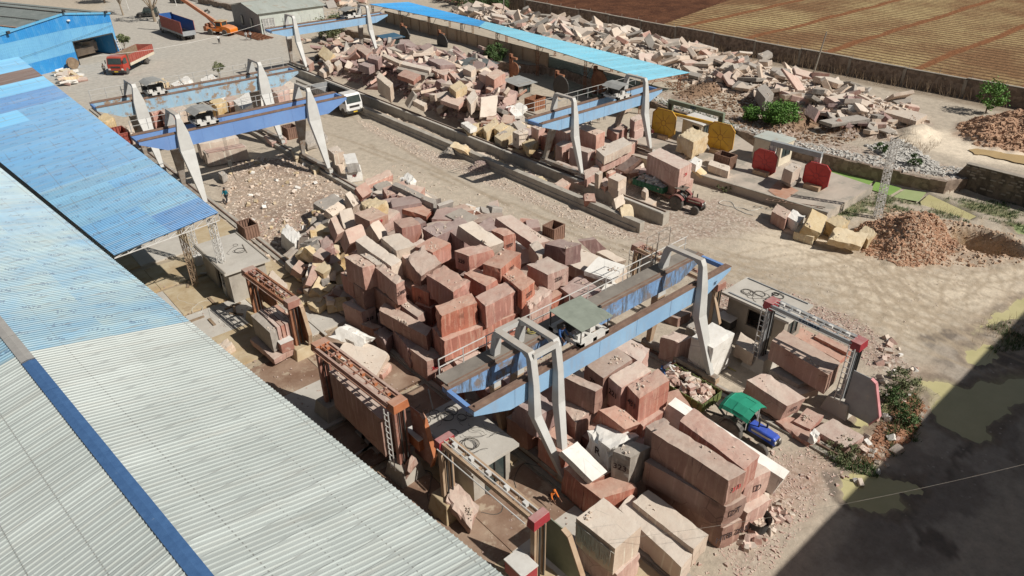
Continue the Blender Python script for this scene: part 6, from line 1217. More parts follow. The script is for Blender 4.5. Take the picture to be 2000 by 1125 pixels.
# ================================================================ stone saws
def saw(name, label, p1, p2, z, fr, cap, plate, plates=(), ped=('conc', .9), ladder=(1,), motor=None, side=1, stone=None, bw=.85, text=None, trussbeam=True, capsz=.5, rods=True):
    A_, B_ = Vector(p1), Vector(p2); base = Vector((A_.x, A_.y, 0)); t = thing(name, label, 'stone saw', tuple(base))
    d = (B_-A_); d.z = 0; L_ = d.length; d.normalize(); s = Vector((-d.y, d.x, 0))*side; up = Vector((0, 0, 1)); a = A_-base; b = B_-base
    for i, p in enumerate((a, b)):
        foot = Vector((p.x, p.y, ped[1]-.1)); mb = MB()
        for k in (-1, 1): mb.bar(foot+s*k*.26, Vector((p.x, p.y, z-.2))+s*k*.26, .20, .26, up=d)
        mb.bar(foot, Vector((p.x, p.y, z-.3)), .3, .12, up=d); mb.done('column', M[fr], t, bevel=.01)
        if rods:
            mb = MB()
            for k in (-.14, .14): mb.tube(foot+s*k+d*.22, Vector((p.x, p.y, z-.3))+s*k+d*.22, .05, 8)
            mb.done('guide_screw', M['dark'], t)
        mb = MB(); c = Vector((p.x, p.y, z)); mb.hexa([c-s*.5-d*capsz*.7-up*.35, c+s*.5-d*capsz*.7-up*.35, c+s*.5+d*capsz*.7-up*.35, c-s*.5+d*capsz*.7-up*.35, c-s*.45-d*capsz*.6+up*.15, c+s*.45-d*capsz*.6+up*.15, c+s*.45+d*capsz*.6+up*.15, c-s*.45+d*capsz*.6+up*.15]); mb.done('gear_cap', M[cap], t, bevel=.02)
        mb = MB(); w_ = .75; mb.hexa([foot+s*x*w_*q+d*y*w_*q+up*zz for zz, q in ((-ped[1]+.1-.1, 1.15), (.1, .85)) for x, y in ((-1, -1), (1, -1), (1, 1), (-1, 1))]); mb.done('pedestal', M[ped[0]], t, bevel=.05)
        if i in ladder:
            mb = MB(); l0 = foot-s*.75
            for k in (-.18, .18): mb.bar(l0+d*k, l0+d*k+up*(z-ped[1]), .05, .05)
            for k in range(int((z-ped[1])/.4)): mb.bar(l0-d*.18+up*(.2+k*.4), l0+d*.18+up*(.2+k*.4), .04, .04)
            mb.done('ladder', M['whitesteel'], t)
    mb = MB(); q0, q1 = a+d*.2, b-d*.2
    for k in (-bw/2, bw/2): mb.bar(q0+s*k-up*.05, q1+s*k-up*.05, .14, .26)
    n = int(L_/1.1)
    for k in range(n+1): p = q0.lerp(q1, k/n); mb.bar(p-s*bw/2-up*.02, p+s*bw/2-up*.02, .10, .14)
    mb.done('crossbeam', M[fr], t)
    if trussbeam:
        mb = MB()
        for k in (-.16, .16): mb.tube(q0+s*k+up*.13, q1+s*k+up*.13, .035, 6)
        for k in range(0, n): p = q0.lerp(q1, (k+.5)/n); mb.box(p.x-.09, p.x+.09, p.y-.12, p.y+.12, p.z+.06, p.z+.26)
        for k in (-.62,): mb.tube(q0+s*k-up*.1, q1+s*k-up*.1, .03, 6)
        mb.done('drive_shaft', M[cap] if cap != 'crimson' else M['whitesteel'], t)
    for (where, du, dv, zz0, w_, h_, flip) in plates:
        c = (a if where == 0 else b)+d*du+s*dv; c.z = zz0
        pts = [(-.5, 0), (.32, 0), (.5, .28), (.15, .95), (0, 1), (-.5, 1)]; mb = MB(); mb.prism([c+d*(x*w_*flip)+up*(y*h_) for x, y in pts], s*.05); gp = mb.done('guard_plate', M[plate], t)
        mb = MB(); e = [c+d*(x*w_*flip)+up*(y*h_)+s*.025 for x, y in pts[1:5]]
        for x, y in zip(e, e[1:]): mb.bar(x, y, .07, .26, up=s)
        mb.done('guard_edge', M['orange'] if fr in ('orange', 'sawred') else (mat('pink_edge_paint', (.62, .28, .30), (.5, .22, .22), rough=.6, bump=.03) if cap == 'crimson' and plate == 'greysteel' else M['rustypale']), gp)
    if motor:
        where, du, dv, zz0, m_ = motor; c = (a if where == 0 else b)+d*du+s*dv; c.z = zz0; mb = MB(); mb.box(c.x-.45, c.x+.45, c.y-.6, c.y+.6, c.z, c.z+.75); mo = mb.done('motor_box', M[m_], t, bevel=.04)
        mb = MB(); mb.box(c.x-.47, c.x+.47, c.y-.62, c.y+.62, c.z+.75, c.z+.82); mb.done('motor_lid', M['whitesteel'], mo)
    if text: write(text, .34, (a+b)/2-s*(bw/2+.09)*1.0-up*.05, d if side > 0 else -d, up, M['blueink'], t, 'lettering')
    return t
def hz(px, py, z): p = G(px, py, z); return (p.x, p.y, z)
saw('wire_saw', 'orange primed stone saw cutting a block into upright slabs beside the lattice column', hz(487, 528, 4.3), hz(570, 588, 4.3), 4.3, 'rust', 'sawred', 'rust', plates=((0, .5, .7, 1.2, 2.6, 2.6, -1), (1, .3, .35, 1.0, 1.3, 3.0, 1)), ped=('ochre', .9), ladder=(), motor=(1, -.3, -1.0, .9, 'sawred'))
saw('wire_saw', 'dusty red stone saw with a tall upright dark block between its columns', hz(626, 672, 5.2), hz(776, 786, 5.2), 5.2, 'sawred', 'orange', 'sawred', plates=((1, .9, .75, 1.2, 1.8, 3.3, 1),), ped=('conc', 1.1), ladder=(1,), motor=(1, .3, .95, 2.0, 'orange'))
saw('wire_saw', 'nearest stone saw with long bare beam and rusty panelled guard at the bottom', hz(868, 858, 5.0), hz(1052, 1010, 5.0), 5.0, 'rustypale', 'crimson', 'olive', plates=((1, .5, 1.0, 1.1, 2.6, 2.8, 1),), ped=('ochre', 1.3), ladder=(), motor=(1, -.1, -.95, 2.0, 'crimson'), bw=.55, capsz=.34)
saw('wire_saw', 'red and grey stone saw with lettered beam holding a big dark sawn block', hz(1508, 590, 5.0), hz(1678, 668, 5.0), 5.0, 'greysteel', 'crimson', 'greysteel', plates=((1, 1.4, -.5, .4, 2.1, 3.0, 1),), ped=('slab', 1.0), ladder=(0, 1), motor=(1, .9, .6, .9, 'crimson'), bw=.8, text='S.KUMAR')
saw('wire_saw', 'brown and white stone saw behind the right end of the nearest crane', hz(1247, 480, 3.9), (38.4, 22.5, 3.9), 3.9, 'rustypale', 'sawred', 'greysteel', plates=((0, -.2, .9, .0, 2.2, 3.2, -1), (1, -.4, -.3, .2, 2.4, 3.2, 1)), ped=('conc', .4), ladder=(0,), motor=(1, .6, .8, .3, 'dark'))
def disc_machine(label, c1, c2, zc, rad, m, top1, top2, ztop, beam, post, low=None):
    a, b = Vector(c1), Vector(c2); base = Vector((a.x, a.y, .92)); t = thing('disc_saw', label, 'stone saw', tuple(base)); d = (b-a); d.z = 0; d.normalize(); s = Vector((d.y, -d.x, 0)); up = Vector((0, 0, 1)); s = s if s.x < 0 else -s
    for c in (a, b):
        c = Vector((c.x, c.y, zc))-base; mb = MB(); k = .62
        oc = [(-1, -k), (-k, -1), (k, -1), (1, -k), (1, k), (k, 1), (-k, 1), (-1, k)]; mb.prism([c+d*x*rad+up*y*rad for x, y in oc], s*.1); g = mb.done('blade_guard', M[m], t)
        mb = MB(); o = c+s*.11
        for i in range(8): an = i*pi/4+.2; mb.bar(o+(d*cos(an)+up*sin(an))*rad*.22, o+(d*cos(an)+up*sin(an))*rad*.82, .02, .035, up=s)
        for i in range(12): a0, a1 = i*pi/6, (i+1)*pi/6; mb.bar(o+(d*cos(a0)+up*sin(a0))*rad*.2, o+(d*cos(a1)+up*sin(a1))*rad*.2, .03, .04, up=s)
        for x in range(8): p, q = oc[x], oc[(x+1) % 8]; mb.bar(o+d*p[0]*rad*.97+up*p[1]*rad*.97, o+d*q[0]*rad*.97+up*q[1]*rad*.97, .05, .06, up=s)
        mb.done('rib', M['rust'] if m == 'mustard' else M['crimson'], g)
        mb = MB(); mb.bar((c.x-s.x*.3, c.y-s.y*.3, 0), (c.x-s.x*.3, c.y-s.y*.3, c.z), .35, .35); mb.box(c.x-.7, c.x+.7, c.y-.8, c.y+.8, -.05, .45); mb.done('stand', M['rustypale'], t); mb = MB(); mb.tube(c-s*.2, c-s*.9, .3, 12); mb.done('motor', M['redgloss'] if m != 'mustard' else M['mustard'], t)
    T1, T2 = Vector(top1)-base, Vector(top2)-base
    mb = MB(); mb.bar(T1-d*.3, T2+d*.3, .45, .5); bm_ = mb.done('top_beam', M[beam], t, bevel=.02)
    for T in (T1, T2):
        mb = MB(); mb.bar((T.x, T.y, -.1), (T.x, T.y, T.z-.2), .36, .6, up=d); mb.done('column', M[post], t); mb = MB(); mb.bar((T.x+s.x*.2, T.y+s.y*.2, .1), (T.x+s.x*.2, T.y+s.y*.2, T.z-.2), .14, .2, up=d); mb.done('guide_rail', M['whitesteel' if m != 'mustard' else 'dark'], t)
    if low: p, q = Vector(c1)-base, Vector(c2)-base; mb = MB(); mb.bar(Vector((p.x, p.y, low-.92))-s*.3, Vector((q.x, q.y, low-.92))-s*.3, .25, .3); mb.done('saddle_beam', M[m], t)
    return t, T1, T2, d, s
ty = disc_machine('yellow disc saw with two big octagonal guards and an olive top beam', hz(1297, 240, 2.7), hz(1408, 268, 2.7), 2.7, 1.62, 'mustard', hz(1311, 198, 4.45), hz(1410, 224, 4.45), 4.45, 'olive', 'olive', low=3.9)
write('XIN O', .45, (ty[1]+ty[2])/2+ty[4]*.24, -ty[3] if ty[3].y > 0 else ty[3], (0, 0, 1), M['blueink'], ty[0], 'lettering')
disc_machine('red disc saw with two octagonal red guards and a grey white top beam', hz(1494, 316, 2.25), hz(1595, 343, 2.25), 2.25, 1.3, 'redgloss', hz(1512, 280, 4.2), hz(1600, 302, 4.2), 4.2, 'greysteel', 'whitesteel')
for k, (px, py, lb) in enumerate(((1098, 195, 'dark round bladed saw in the shade left of the crane trolley under the canopy'), (1172, 185, 'brown round bladed saw behind the crane trolley under the canopy'), (1008, 158, 'tall red brown saw frame beside the guard hut'), (868, 105, 'dark double disc saw deep under the far canopy'), (795, 90, 'tall dark saw with a white bucket in front, far under the canopy'))):
    p = G(px, py); t = thing('disc_saw', lb, 'stone saw', tuple(p)); mb = MB(); R_ = 1.55 if k != 2 else 1.0
    mb.lathe([(R_*.98, 0), (R_, .03), (R_, .12), (R_*.98, .15)], (-.4, 0, 1.9), (1, 0, 0), 26); mb.done('blade', M['rust' if k in (1, 2) else 'dark'], t); mb = MB(); mb.box(-.2, .2, .9, 1.4, 0, 3.9); mb.box(-.2, .2, -.2, 1.2, 3.2, 3.5); mb.done('column', M['rust'], t); mb = MB(); mb.tube((-.2, 0, 1.9), (.7, 0, 1.9), .35, 12); mb.done('motor', M['dark'], t)
# sloping concrete bases and panels near the front saw
for k, (A_, B_, C_, z, h, c, lb) in enumerate((((868, 978), (920, 1035), (935, 985), (1.5, .9, 1.3), .9, 'brown', 'smooth sloping wet stone lump below the nearest saw'), ((790, 905), (800, 930), (815, 905), (1.6, 1.2, 1.4), 1.0, 'brown', 'rust stained stone stump below the orange motor box'))):
    R(A_, B_, C_, z, h, c, lb, rough=.2, chip=.4)
# ================================================================ vehicles
def wheel(t, c, r, w_, axis=(0, 1, 0), rimm='chrome'):
    c = Vector(c); ax = Vector(axis); mb = MB(); mb.lathe([(r*.55, -w_/2), (r*.92, -w_/2), (r, -w_*.35), (r, w_*.35), (r*.92, w_/2), (r*.55, w_/2)], c, ax, 20); wh_ = mb.done('wheel', M['tyre'], t)
    mb = MB(); mb.lathe([(r*.56, -w_*.3), (r*.56, w_*.42), (r*.45, w_*.25), (.09, w_*.3), (.05, w_*.5)], c, ax, 14); mb.done('rim', M[rimm], wh_); return wh_
def truck(label, loc, rz, L_, cabm, sidem, inm, bedh=1.2, cabw=2.35, wheels=(0,), stripe='cream', z=0, cat='truck', bumper='dark', name='truck', lift=0., plate=True, tilt_side=False):
    # x forward, front bumper at x=0
    t = thing(name, label, cat, loc, rz); w_ = cabw/2
    mb = MB(); mb.loft([[(x, y, zz) for x, y in ((-.02, -w_), (-.02, w_), (-1.75, w_), (-1.75, -w_))] if 0 else [(x0, -w_*q, zz), (x0, w_*q, zz), (-1.8, w_*q, zz), (-1.8, -w_*q, zz)] for zz, x0, q in ((.55, -.04, 1), (1.35, 0, 1), (1.5, -.02, 1), (2.35, -.28, .95), (2.55, -.45, .90))]); cb = mb.done('cab', M[cabm], t, bevel=.05)
    mb = MB(); mb.add([(-.035, -w_*.86, 1.56), (-.035, w_*.86, 1.56), (-.265, w_*.83, 2.30), (-.265, -w_*.83, 2.30)], [(0, 1, 2, 3)]); mb.add([(.0, -w_*.86, 1.55), (.0, w_*.86, 1.55), (-.235, w_*.83, 2.32), (-.235, -w_*.83, 2.32)], [(0, 1, 2, 3)]); mb.done('windscreen', M['glass'], t)
    for sg in (-1, 1):
        mb = MB(); y = sg*(w_+.015); mb.add([(-.35, y, 1.5), (-1.35, y, 1.5), (-1.35, y*.965, 2.25), (-.52, y*.965, 2.25)], [(0, 1, 2, 3)]); mb.done('side_window', M['glass'], t)
        mb = MB(); mb.box(-.02, .05, sg*w_*.80-.13, sg*w_*.80+.13, .78, .98); mb.done('headlight', M['lamp'], t)
        mb = MB(); mb.box(-.1, .02, sg*(w_+.12)-.05, sg*(w_+.12)+.05, 1.65, 2.1); mb.bar((-.1, sg*w_, 2.1), (-.04, sg*(w_+.12), 2.1), .03, .03); mb.done('mirror', M['dark'], t)
    mb = MB(); mb.box(-.25, .1, -w_-.02, w_+.02, .42, .72); mb.done('bumper', M[bumper], t, bevel=.03)
    mb = MB(); mb.box(.0, .03, -w_*.6, w_*.6, 1.05, 1.28); mb.done('grille', M['dark'], t)
    if plate: mb = MB(); mb.box(.1, .12, -.28, .28, .5, .64); mb.done('number_plate', M['plate'], t)
    mb = MB(); mb.box(-L_, -1.0, -.45, -.3, .62, .9); mb.box(-L_, -1.0, .3, .45, .62, .9)
    for x in (-2.2, -4, -L_+.2): mb.box(x-.06, x+.06, -.3, .3, .66, .86)
    mb.done('chassis', M['dark'], t)
    bx0, bx1 = -L_, -2.0; bw_ = 1.22; zb = 1.05
    mb = MB(); mb.box(bx0, bx1, -bw_, bw_, zb-.12, zb); bd = mb.done('cargo_bed', M['wood'], t)
    def side(y0, y1, nm='cargo_side'):
        mb = MB(); mb.box(bx0, bx1, y0, y1, zb+.3, zb+bedh); n = int((bx1-bx0)/-.62) or 1; sd = mb.done(nm, M[sidem], t); st = MB(); x = bx0+.05; yo = y0-.05 if y0 < 0 else y1+.05
        while x < bx1: st.box(x, x+.07, min(yo, y0), max(yo, y1), zb+.28, zb+bedh+.02); x += .62
        st.done('stake', M[sidem], sd); lo = MB(); lo.box(bx0, bx1, y0-.02, y1+.02, zb-.1, zb+.29); lo.done('lower_rail', M[stripe], sd)
        li = MB(); yi = y1+.012 if y0 < 0 else y0-.012; li.box(bx0+.02, bx1-.02, min(yi, y1 if y0 < 0 else y0), max(yi, y1 if y0 < 0 else y0), zb, zb+bedh-.02); li.done('inner_lining', M[inm], sd)
    side(-bw_-.05, -bw_); side(bw_, bw_+.05)
    mb = MB(); mb.box(bx1-.02, bx1+.05, -bw_-.04, bw_+.04, zb, zb+bedh+.25); mb.done('headboard', M[inm], t)
    mb = MB(); mb.box(bx0-.06, bx0, -bw_-.03, bw_+.03, zb-.1, zb+(bedh if not tilt_side else .75)); mb.done('tailboard', M[sidem] if not tilt_side else M['greysteel'], t)
    for x in (-.95,): wheel(t, (x, -w_+.12, .48), .48, .26, (0, -1, 0)); wheel(t, (x, w_-.12, .48), .48, .26, (0, 1, 0))
    for x in wheels: wheel(t, (x, -w_+.2, .48), .48, .44, (0, -1, 0)); wheel(t, (x, w_-.2, .48), .48, .44, (0, 1, 0))
    return t
h_ = atan2(-5.0, -4.7); left = Vector((cos(h_+pi/2), sin(h_+pi/2), 0)); fw = Vector((cos(h_), sin(h_), 0))
p = Vector((29.5, 129.2, 0))-left*1.0+fw*.95
rt2 = truck('red cargo truck with cream striped sides parked facing the blue warehouse doorway', tuple(p), h_, 9.8, 'truckred', 'bedred', 'wood', bedh=1.35, wheels=(-7.4,)); rt2.scale = (1.05, 1.12, 1.15)
wt_ = truck('white cabbed truck coming out from behind the left crane on the loading road', (45.5, 84.2, .02), -pi/2, 8.5, 'paintwhite', 'greysteel', 'dark', bedh=1.1, wheels=(-6.2, -7.4), bumper='dark', stripe='dark'); wt_.scale = (1.1, 1.04, 1.16)
tb = truck('large open truck with blue inside and striped maroon sides standing in the far yard', (46.2, 160.5, 0), radians(92), 12.6, 'greysteel', 'bedred', 'bedblue', bedh=2.5, wheels=(-8.6, -9.9, -11.4), tilt_side=True, stripe='greysteel')
def tractor(label, loc, rz, body, hood, canopy=None, hoodm=None):
    t = thing('tractor', label, 'tractor', loc, rz)      # x forward, rear axle at x=0
    for sg in (-1, 1):
        wheel(t, (0, sg*.82, .72), .72, .36, (0, sg, 0), rimm='chrome' if hood == 'brightblue' else 'tractorred'); wheel(t, (1.95, sg*.68, .42), .42, .24, (0, sg, 0), rimm='chrome' if hood == 'brightblue' else 'tractorred')
        mb = MB(); mb.loft([[(.78*cos(a), sg*.66, .76+.78*sin(a)), (.78*cos(a), sg*1.02, .76+.78*sin(a)), (.84*cos(a), sg*1.02, .76+.84*sin(a)), (.84*cos(a), sg*.66, .76+.84*sin(a))] for a in [radians(x) for x in range(30, 161, 16)]]); mb.done('mudguard', M[body], t)
        mb = MB(); mb.tube((2.42, sg*.22, 1.05), (2.47, sg*.22, 1.05), .09, 10); mb.done('headlight', M['lamp'], t)
    mb = MB(); mb.box(.45, 2.35, -.27, .27, .55, 1.0); mb.box(-.4, .5, -.35, .35, .5, .85); mb.bar((1.95, -.66, .45), (1.95, .66, .45), .12, .12); mb.done('engine', M['dark'], t)
    mb = MB(); mb.loft([[(x, -w_, z0), (x, w_, z0), (x, w_, z1-.06), (x, w_*.8, z1), (x, -w_*.8, z1), (x, -w_, z1-.06)] for x, w_, z0, z1 in ((.75, .32, .9, 1.38), (1.6, .32, .88, 1.36), (2.3, .30, .82, 1.28), (2.42, .27, .8, 1.2))]); bn = mb.done('bonnet', M[hood], t, bevel=.02)
    mb = MB()
    for sg in (-1, 1): mb.box(.95, 2.2, sg*.325-.008, sg*.325+.008, 1.06, 1.18)
    mb.done('side_decal', M['cream'], bn); mb = MB(); mb.box(2.41, 2.45, -.2, .2, .82, 1.18); mb.done('grille', M['dark'], t)
    mb = MB(); mb.tube((1.25, -.1, 1.3), (1.25, -.1, 2.05), .05, 8); mb.done('exhaust', M['dark'], t); mb = MB(); mb.tube((1.6, .2, 1.3), (1.6, .2, 1.75), .06, 8); mb.done('air_intake', M['dark'], t)
    mb = MB(); mb.box(-.25, .2, -.24, .24, 1.0, 1.1); mb.box(-.32, -.22, -.24, .24, 1.05, 1.42); mb.done('seat', M['black'], t)
    mb = MB(); mb.tube((.75, 0, 1.2), (.5, 0, 1.45), .03, 6); c = Vector((.5, 0, 1.45)); mb.path([c+Vector((cos(a)*.09, sin(a)*.2, cos(a)*.16)) for a in [i*pi/6 for i in range(13)]], .02, 5); mb.done('steering_wheel', M['dark'], t)
    if canopy:
        mb = MB()
        for x in (-.55, .75):
            for y in (-.62, .62): mb.bar((x, y, 1.1), (x, y, 2.15), .045, .045)
        mb.bar((.75, -.75, 2.1), (.75, .75, 2.1), .05, .05); mb.done('canopy_frame', M['whitesteel'], t)
        mb = MB(); ys = [(-.98, 1.98), (-.86, 2.18), (-.35, 2.42), (.35, 2.42), (.86, 2.18), (.98, 1.98)]; xs = [(-.95, -.18), (-.7, -.01), (-.1, .03), (.6, .0), (.98, -.06)]
        for i in range(4):
            for j in range(5):
                q = [(xs[i+a][0], ys[j+b][0], ys[j+b][1]+xs[i+a][1]) for a, b in ((0, 0), (1, 0), (1, 1), (0, 1))]; mb.add(q, [(0, 1, 2, 3)])
        o = mb.done('canopy', M[canopy], t); sd = o.modifiers.new('thickness', 'SOLIDIFY'); sd.thickness = .03
    else:
        mb = MB()
        for y in (-.5, .5): mb.bar((-.4, y, 1.0), (-.4, y, 2.0), .06, .06)
        mb.bar((-.4, -.5, 2.0), (-.4, .5, 2.0), .06, .06); mb.done('roll_bar', M['tractorred'], t); mb = MB(); mb.box(-.55, .5, -.55, .55, 2.0, 2.05); mb.done('canopy', M['dark'], t)
    return t
tractor('blue bonneted tractor with a bright green canvas canopy beside the red block stack', (30.55, 15.1, 0), -pi/2, 'dark', 'brightblue', 'tarp')
tractor('dark red tractor pulling the green trailer of white stone waste', (53.9, 37.1, 0), radians(-82), 'tractorred', 'tractorred')
def chunk_load(t, n, x0, x1, y0, y1, z0, z1, mats, seed, s=(.18, .42), name='stone_chunk'):
    r = random.Random(seed)
    for k in range(n):
        a, b, c = r.uniform(*s), r.uniform(*s), r.uniform(s[0]*.6, s[1]*.7); me = rock_mesh(name, [(-a/2, -b/2, 0), (a/2, -b/2, 0), (a/2*r.uniform(.5, 1), b/2, 0), (-a/2, b/2, 0), (-a/2, -b/2, c), (a/2*r.uniform(.4, 1), -b/2, c), (a/2, b/2, c), (-a/2, b/2*r.uniform(.4, 1), c)], ROCK[r.choice(mats)], cell=.3, rough=.02, chip=.05, seed=k+seed*91)
        u, v = r.uniform(0, 1), r.uniform(0, 1); z = z0+(z1-z0)*(1-abs(2*u-1)**2)*(1-abs(2*v-1)**2)*r.uniform(.3, 1)
        o = bpy.data.objects.new(name, me); COL.objects.link(o); o.location = Vector((x0+(x1-x0)*u, y0+(y1-y0)*v, z)) + t.location; o.rotation_euler = (r.uniform(-.7, .7), r.uniform(-.7, .7), r.uniform(0, 6.3))
        tag(o, t['load_label'], 'stone chunk', t['load_group'])
def trailer(label, loc, rz, L_, W_, m, seed, mats, lab, n, s=(.2, .5)):
    t = thing('trailer', label, 'trailer', loc, rz); mb = MB(); mb.box(-L_/2, L_/2, -W_/2, W_/2, .78, .86); mb.done('floor', M['wood'], t)
    for nm, bx in (('side_panel', (-L_/2, L_/2, -W_/2-.04, -W_/2)), ('side_panel', (-L_/2, L_/2, W_/2, W_/2+.04)), ('end_panel', (-L_/2-.04, -L_/2, -W_/2, W_/2)), ('end_panel', (L_/2, L_/2+.04, -W_/2, W_/2))):
        mb = MB(); mb.box(*bx, .82, 1.42); sp = mb.done(nm, M[m], t); rb = MB(); x0, x1, y0, y1 = bx
        if x1-x0 > 1:
            yo = y0-.05 if y0 < 0 else y1+.05; x = x0+.1
            while x < x1: rb.box(x, x+.07, min(yo, y0), max(yo, y1), .8, 1.44); x += .45
        else:
            xo = x0-.05 if x0 < 0 else x1+.05; y = y0+.1
            while y < y1: rb.box(min(xo, x0), max(xo, x1), y, y+.07, .8, 1.44); y += .45
        rb.done('rib', M[m], sp)
    for sg in (-1, 1):
        wheel(t, (-.3, sg*(W_/2-.05), .42), .42, .24, (0, sg, 0)); 
    mb = MB(); mb.bar((L_/2, -.5, .7), (L_/2+1.1, 0, .6), .1, .1); mb.bar((L_/2, .5, .7), (L_/2+1.1, 0, .6), .1, .1); mb.box(-L_/2+.2, L_/2-.1, -.4, .4, .6, .78); mb.done('drawbar', M['dark'], t)
    t['load_label'] = lab[0]; t['load_group'] = lab[1]
    if abs(abs(rz)-pi/2) < .3: chunk_load(t, n, -W_/2+.2, W_/2-.2, -L_/2+.2, L_/2-.2, 1.1, 1.75, mats, seed, s)
    return t
for a_ in (('faded green trailer heaped with pale rubble beside the block marked 431', (30.6, 18.9, 0), -pi/2, 3.6, 1.9, 'oldgreen', 5, ['pale', 'pink', 'pale', 'brown'], ('pale broken stone chunk heaped in the faded green trailer', 'rubble loaded in the faded green trailer'), 110, (.22, .5)),
           ('dark green trailer filled with white stone waste behind the red tractor', (54.55, 41.0, 0), radians(-86), 3.6, 2.1, 'trailergreen', 6, ['white', 'white', 'pale'], ('white stone waste piece heaped in the dark green trailer', 'white waste loaded in the dark green trailer'), 90, (.2, .55))):
    t = trailer(*a_); del t['load_label']; del t['load_group']
# orange mobile crane
mc = thing('mobile_crane', 'orange yard crane with tan cab roof and long boom raised to the upper left', 'mobile crane', tuple(G(438, 68)), radians(-62))
mb = MB(); mb.box(-3.2, 1.8, -1.0, 1.0, .75, 1.25); mb.done('chassis', M['machineorange'], mc, bevel=.05)
mb = MB(); mb.loft([[(x, -1.1, .6), (x, 1.1, .6), (x, 1.1, zt), (x, -1.1, zt)] for x, zt in ((.6, 1.9), (1.8, 1.75), (2.5, 1.5), (2.7, 1.3))]); mb.done('counterweight', M['machineorange'], mc, bevel=.06)
for x, y in ((1.2, -1.0), (1.2, 1.0), (-2.4, -1.0), (-2.4, 1.0)): wheel(mc, (x, y, .62), .62, .4, (0, 1 if y > 0 else -1, 0), rimm='machineorange')
mb = MB(); mb.box(-1.0, .5, -.85, .85, 1.25, 2.6); mb.done('cab', M['machineorange'], mc, bevel=.05); mb = MB(); mb.box(-.8, .55, -.7, .7, 1.75, 2.45); mb.box(-.8, .3, -.88, .88, 1.75, 2.45); mb.done('window', M['glass'], mc)
mb = MB(); mb.box(-1.15, .7, -1.0, 1.0, 2.6, 2.72); mb.done('cab_roof', M['tan'], mc, bevel=.04)
mb = MB(); mb.bar((-.6, 0, 1.9), (-9.5, -1.2, 7.6), .5, .6); mb.bar((-8, -1.0, 6.6), (-12, -1.5, 9.1), .36, .42); mb.done('boom', M['orange'], mc); mb = MB(); mb.tube((-1.4, 0, 1.3), (-4.2, -.4, 4.1), .14, 10); mb.done('ram', M['chrome'], mc)
mb = MB(); mb.box(-3.9, -3.2, -1.1, 1.1, .7, 1.6); mb.tube((-3.4, -.8, 1.8), (-3.4, .8, 1.8), .3, 12); mb.done('winch', M['rust'], mc)
def car(label, px, py, rz, m, L_=4.3, W_=1.75, H_=1.55, boxy=False, z=0):
    t = thing('parked_car', label, 'car', tuple(G(px, py, z)), rz); w_ = W_/2; hl = L_/2
    mb = MB(); mb.loft([[(x, -w_*q, zb), (x, w_*q, zb), (x, w_*q, zt), (x, -w_*q, zt)] for x, q, zb, zt in ((-hl, .9, .42, .85), (-hl+.15, 1, .3, .98), (hl-.9, 1, .3, .98), (hl-.15, .97, .3, .86), (hl, .88, .42, .72))]); mb.done('body', M[m], t, bevel=.06)
    x0, x1 = (-hl+.1, hl-1.3) if boxy else (-hl+.35, hl-1.15); mb = MB(); mb.loft([[(a, -w_*q, zz), (b, -w_*q, zz), (b, w_*q, zz), (a, w_*q, zz)] for a, b, q, zz in ((x0, x1, .96, .97), (x0+.12, x1-.45, .86, H_-.1))]); mb.done('window', M['glass'], t); mb = MB(); mb.box(x0+.12, x1-.47, -w_*.85, w_*.85, H_-.1, H_); mb.done('roof', M[m], t, bevel=.05)
    for x in (-hl+.8, hl-.8):
        for sg in (-1, 1): wheel(t, (x, sg*(w_-.08), .33), .33, .22, (0, sg, 0))
    for sg in (-1, 1): mb = MB(); mb.box(hl-.03, hl+.01, sg*w_*.65-.12, sg*w_*.65+.12, .6, .74); mb.done('headlight', M['lamp'], t)
    return t
car('dark boxy jeep parked in the tree shade beside the far trucks', 290, 33, radians(155), 'dark', 4.6, 1.9, 2.0, True)
car('dark car parked at the very top near the thin pole', 350, 6, radians(-60), 'dark', 4.2)
car('white car parked behind the orange crane at the top', 452, 3, radians(-20), 'paintwhite', 4.3); car('silver car parked beside the white one at the top', 432, 10, radians(-20), 'greysteel', 4.2)
mo = thing('motorcycle', 'dark motorcycle parked beside the boom of the orange crane', 'motorcycle', tuple(G(404, 27)), .3); 
for x in (-.65, .65): wheel(mo, (x, 0, .32), .32, .12)
mb = MB(); mb.bar((-.6, 0, .5), (.5, 0, .75), .2, .25); mb.box(-.45, .15, -.13, .13, .75, .9); mb.bar((.5, 0, .35), (.35, 0, 1.0), .08, .08); mb.bar((.35, -.32, 1.0), (.35, .32, 1.0), .04, .04); mb.done('body', M['dark'], mo)
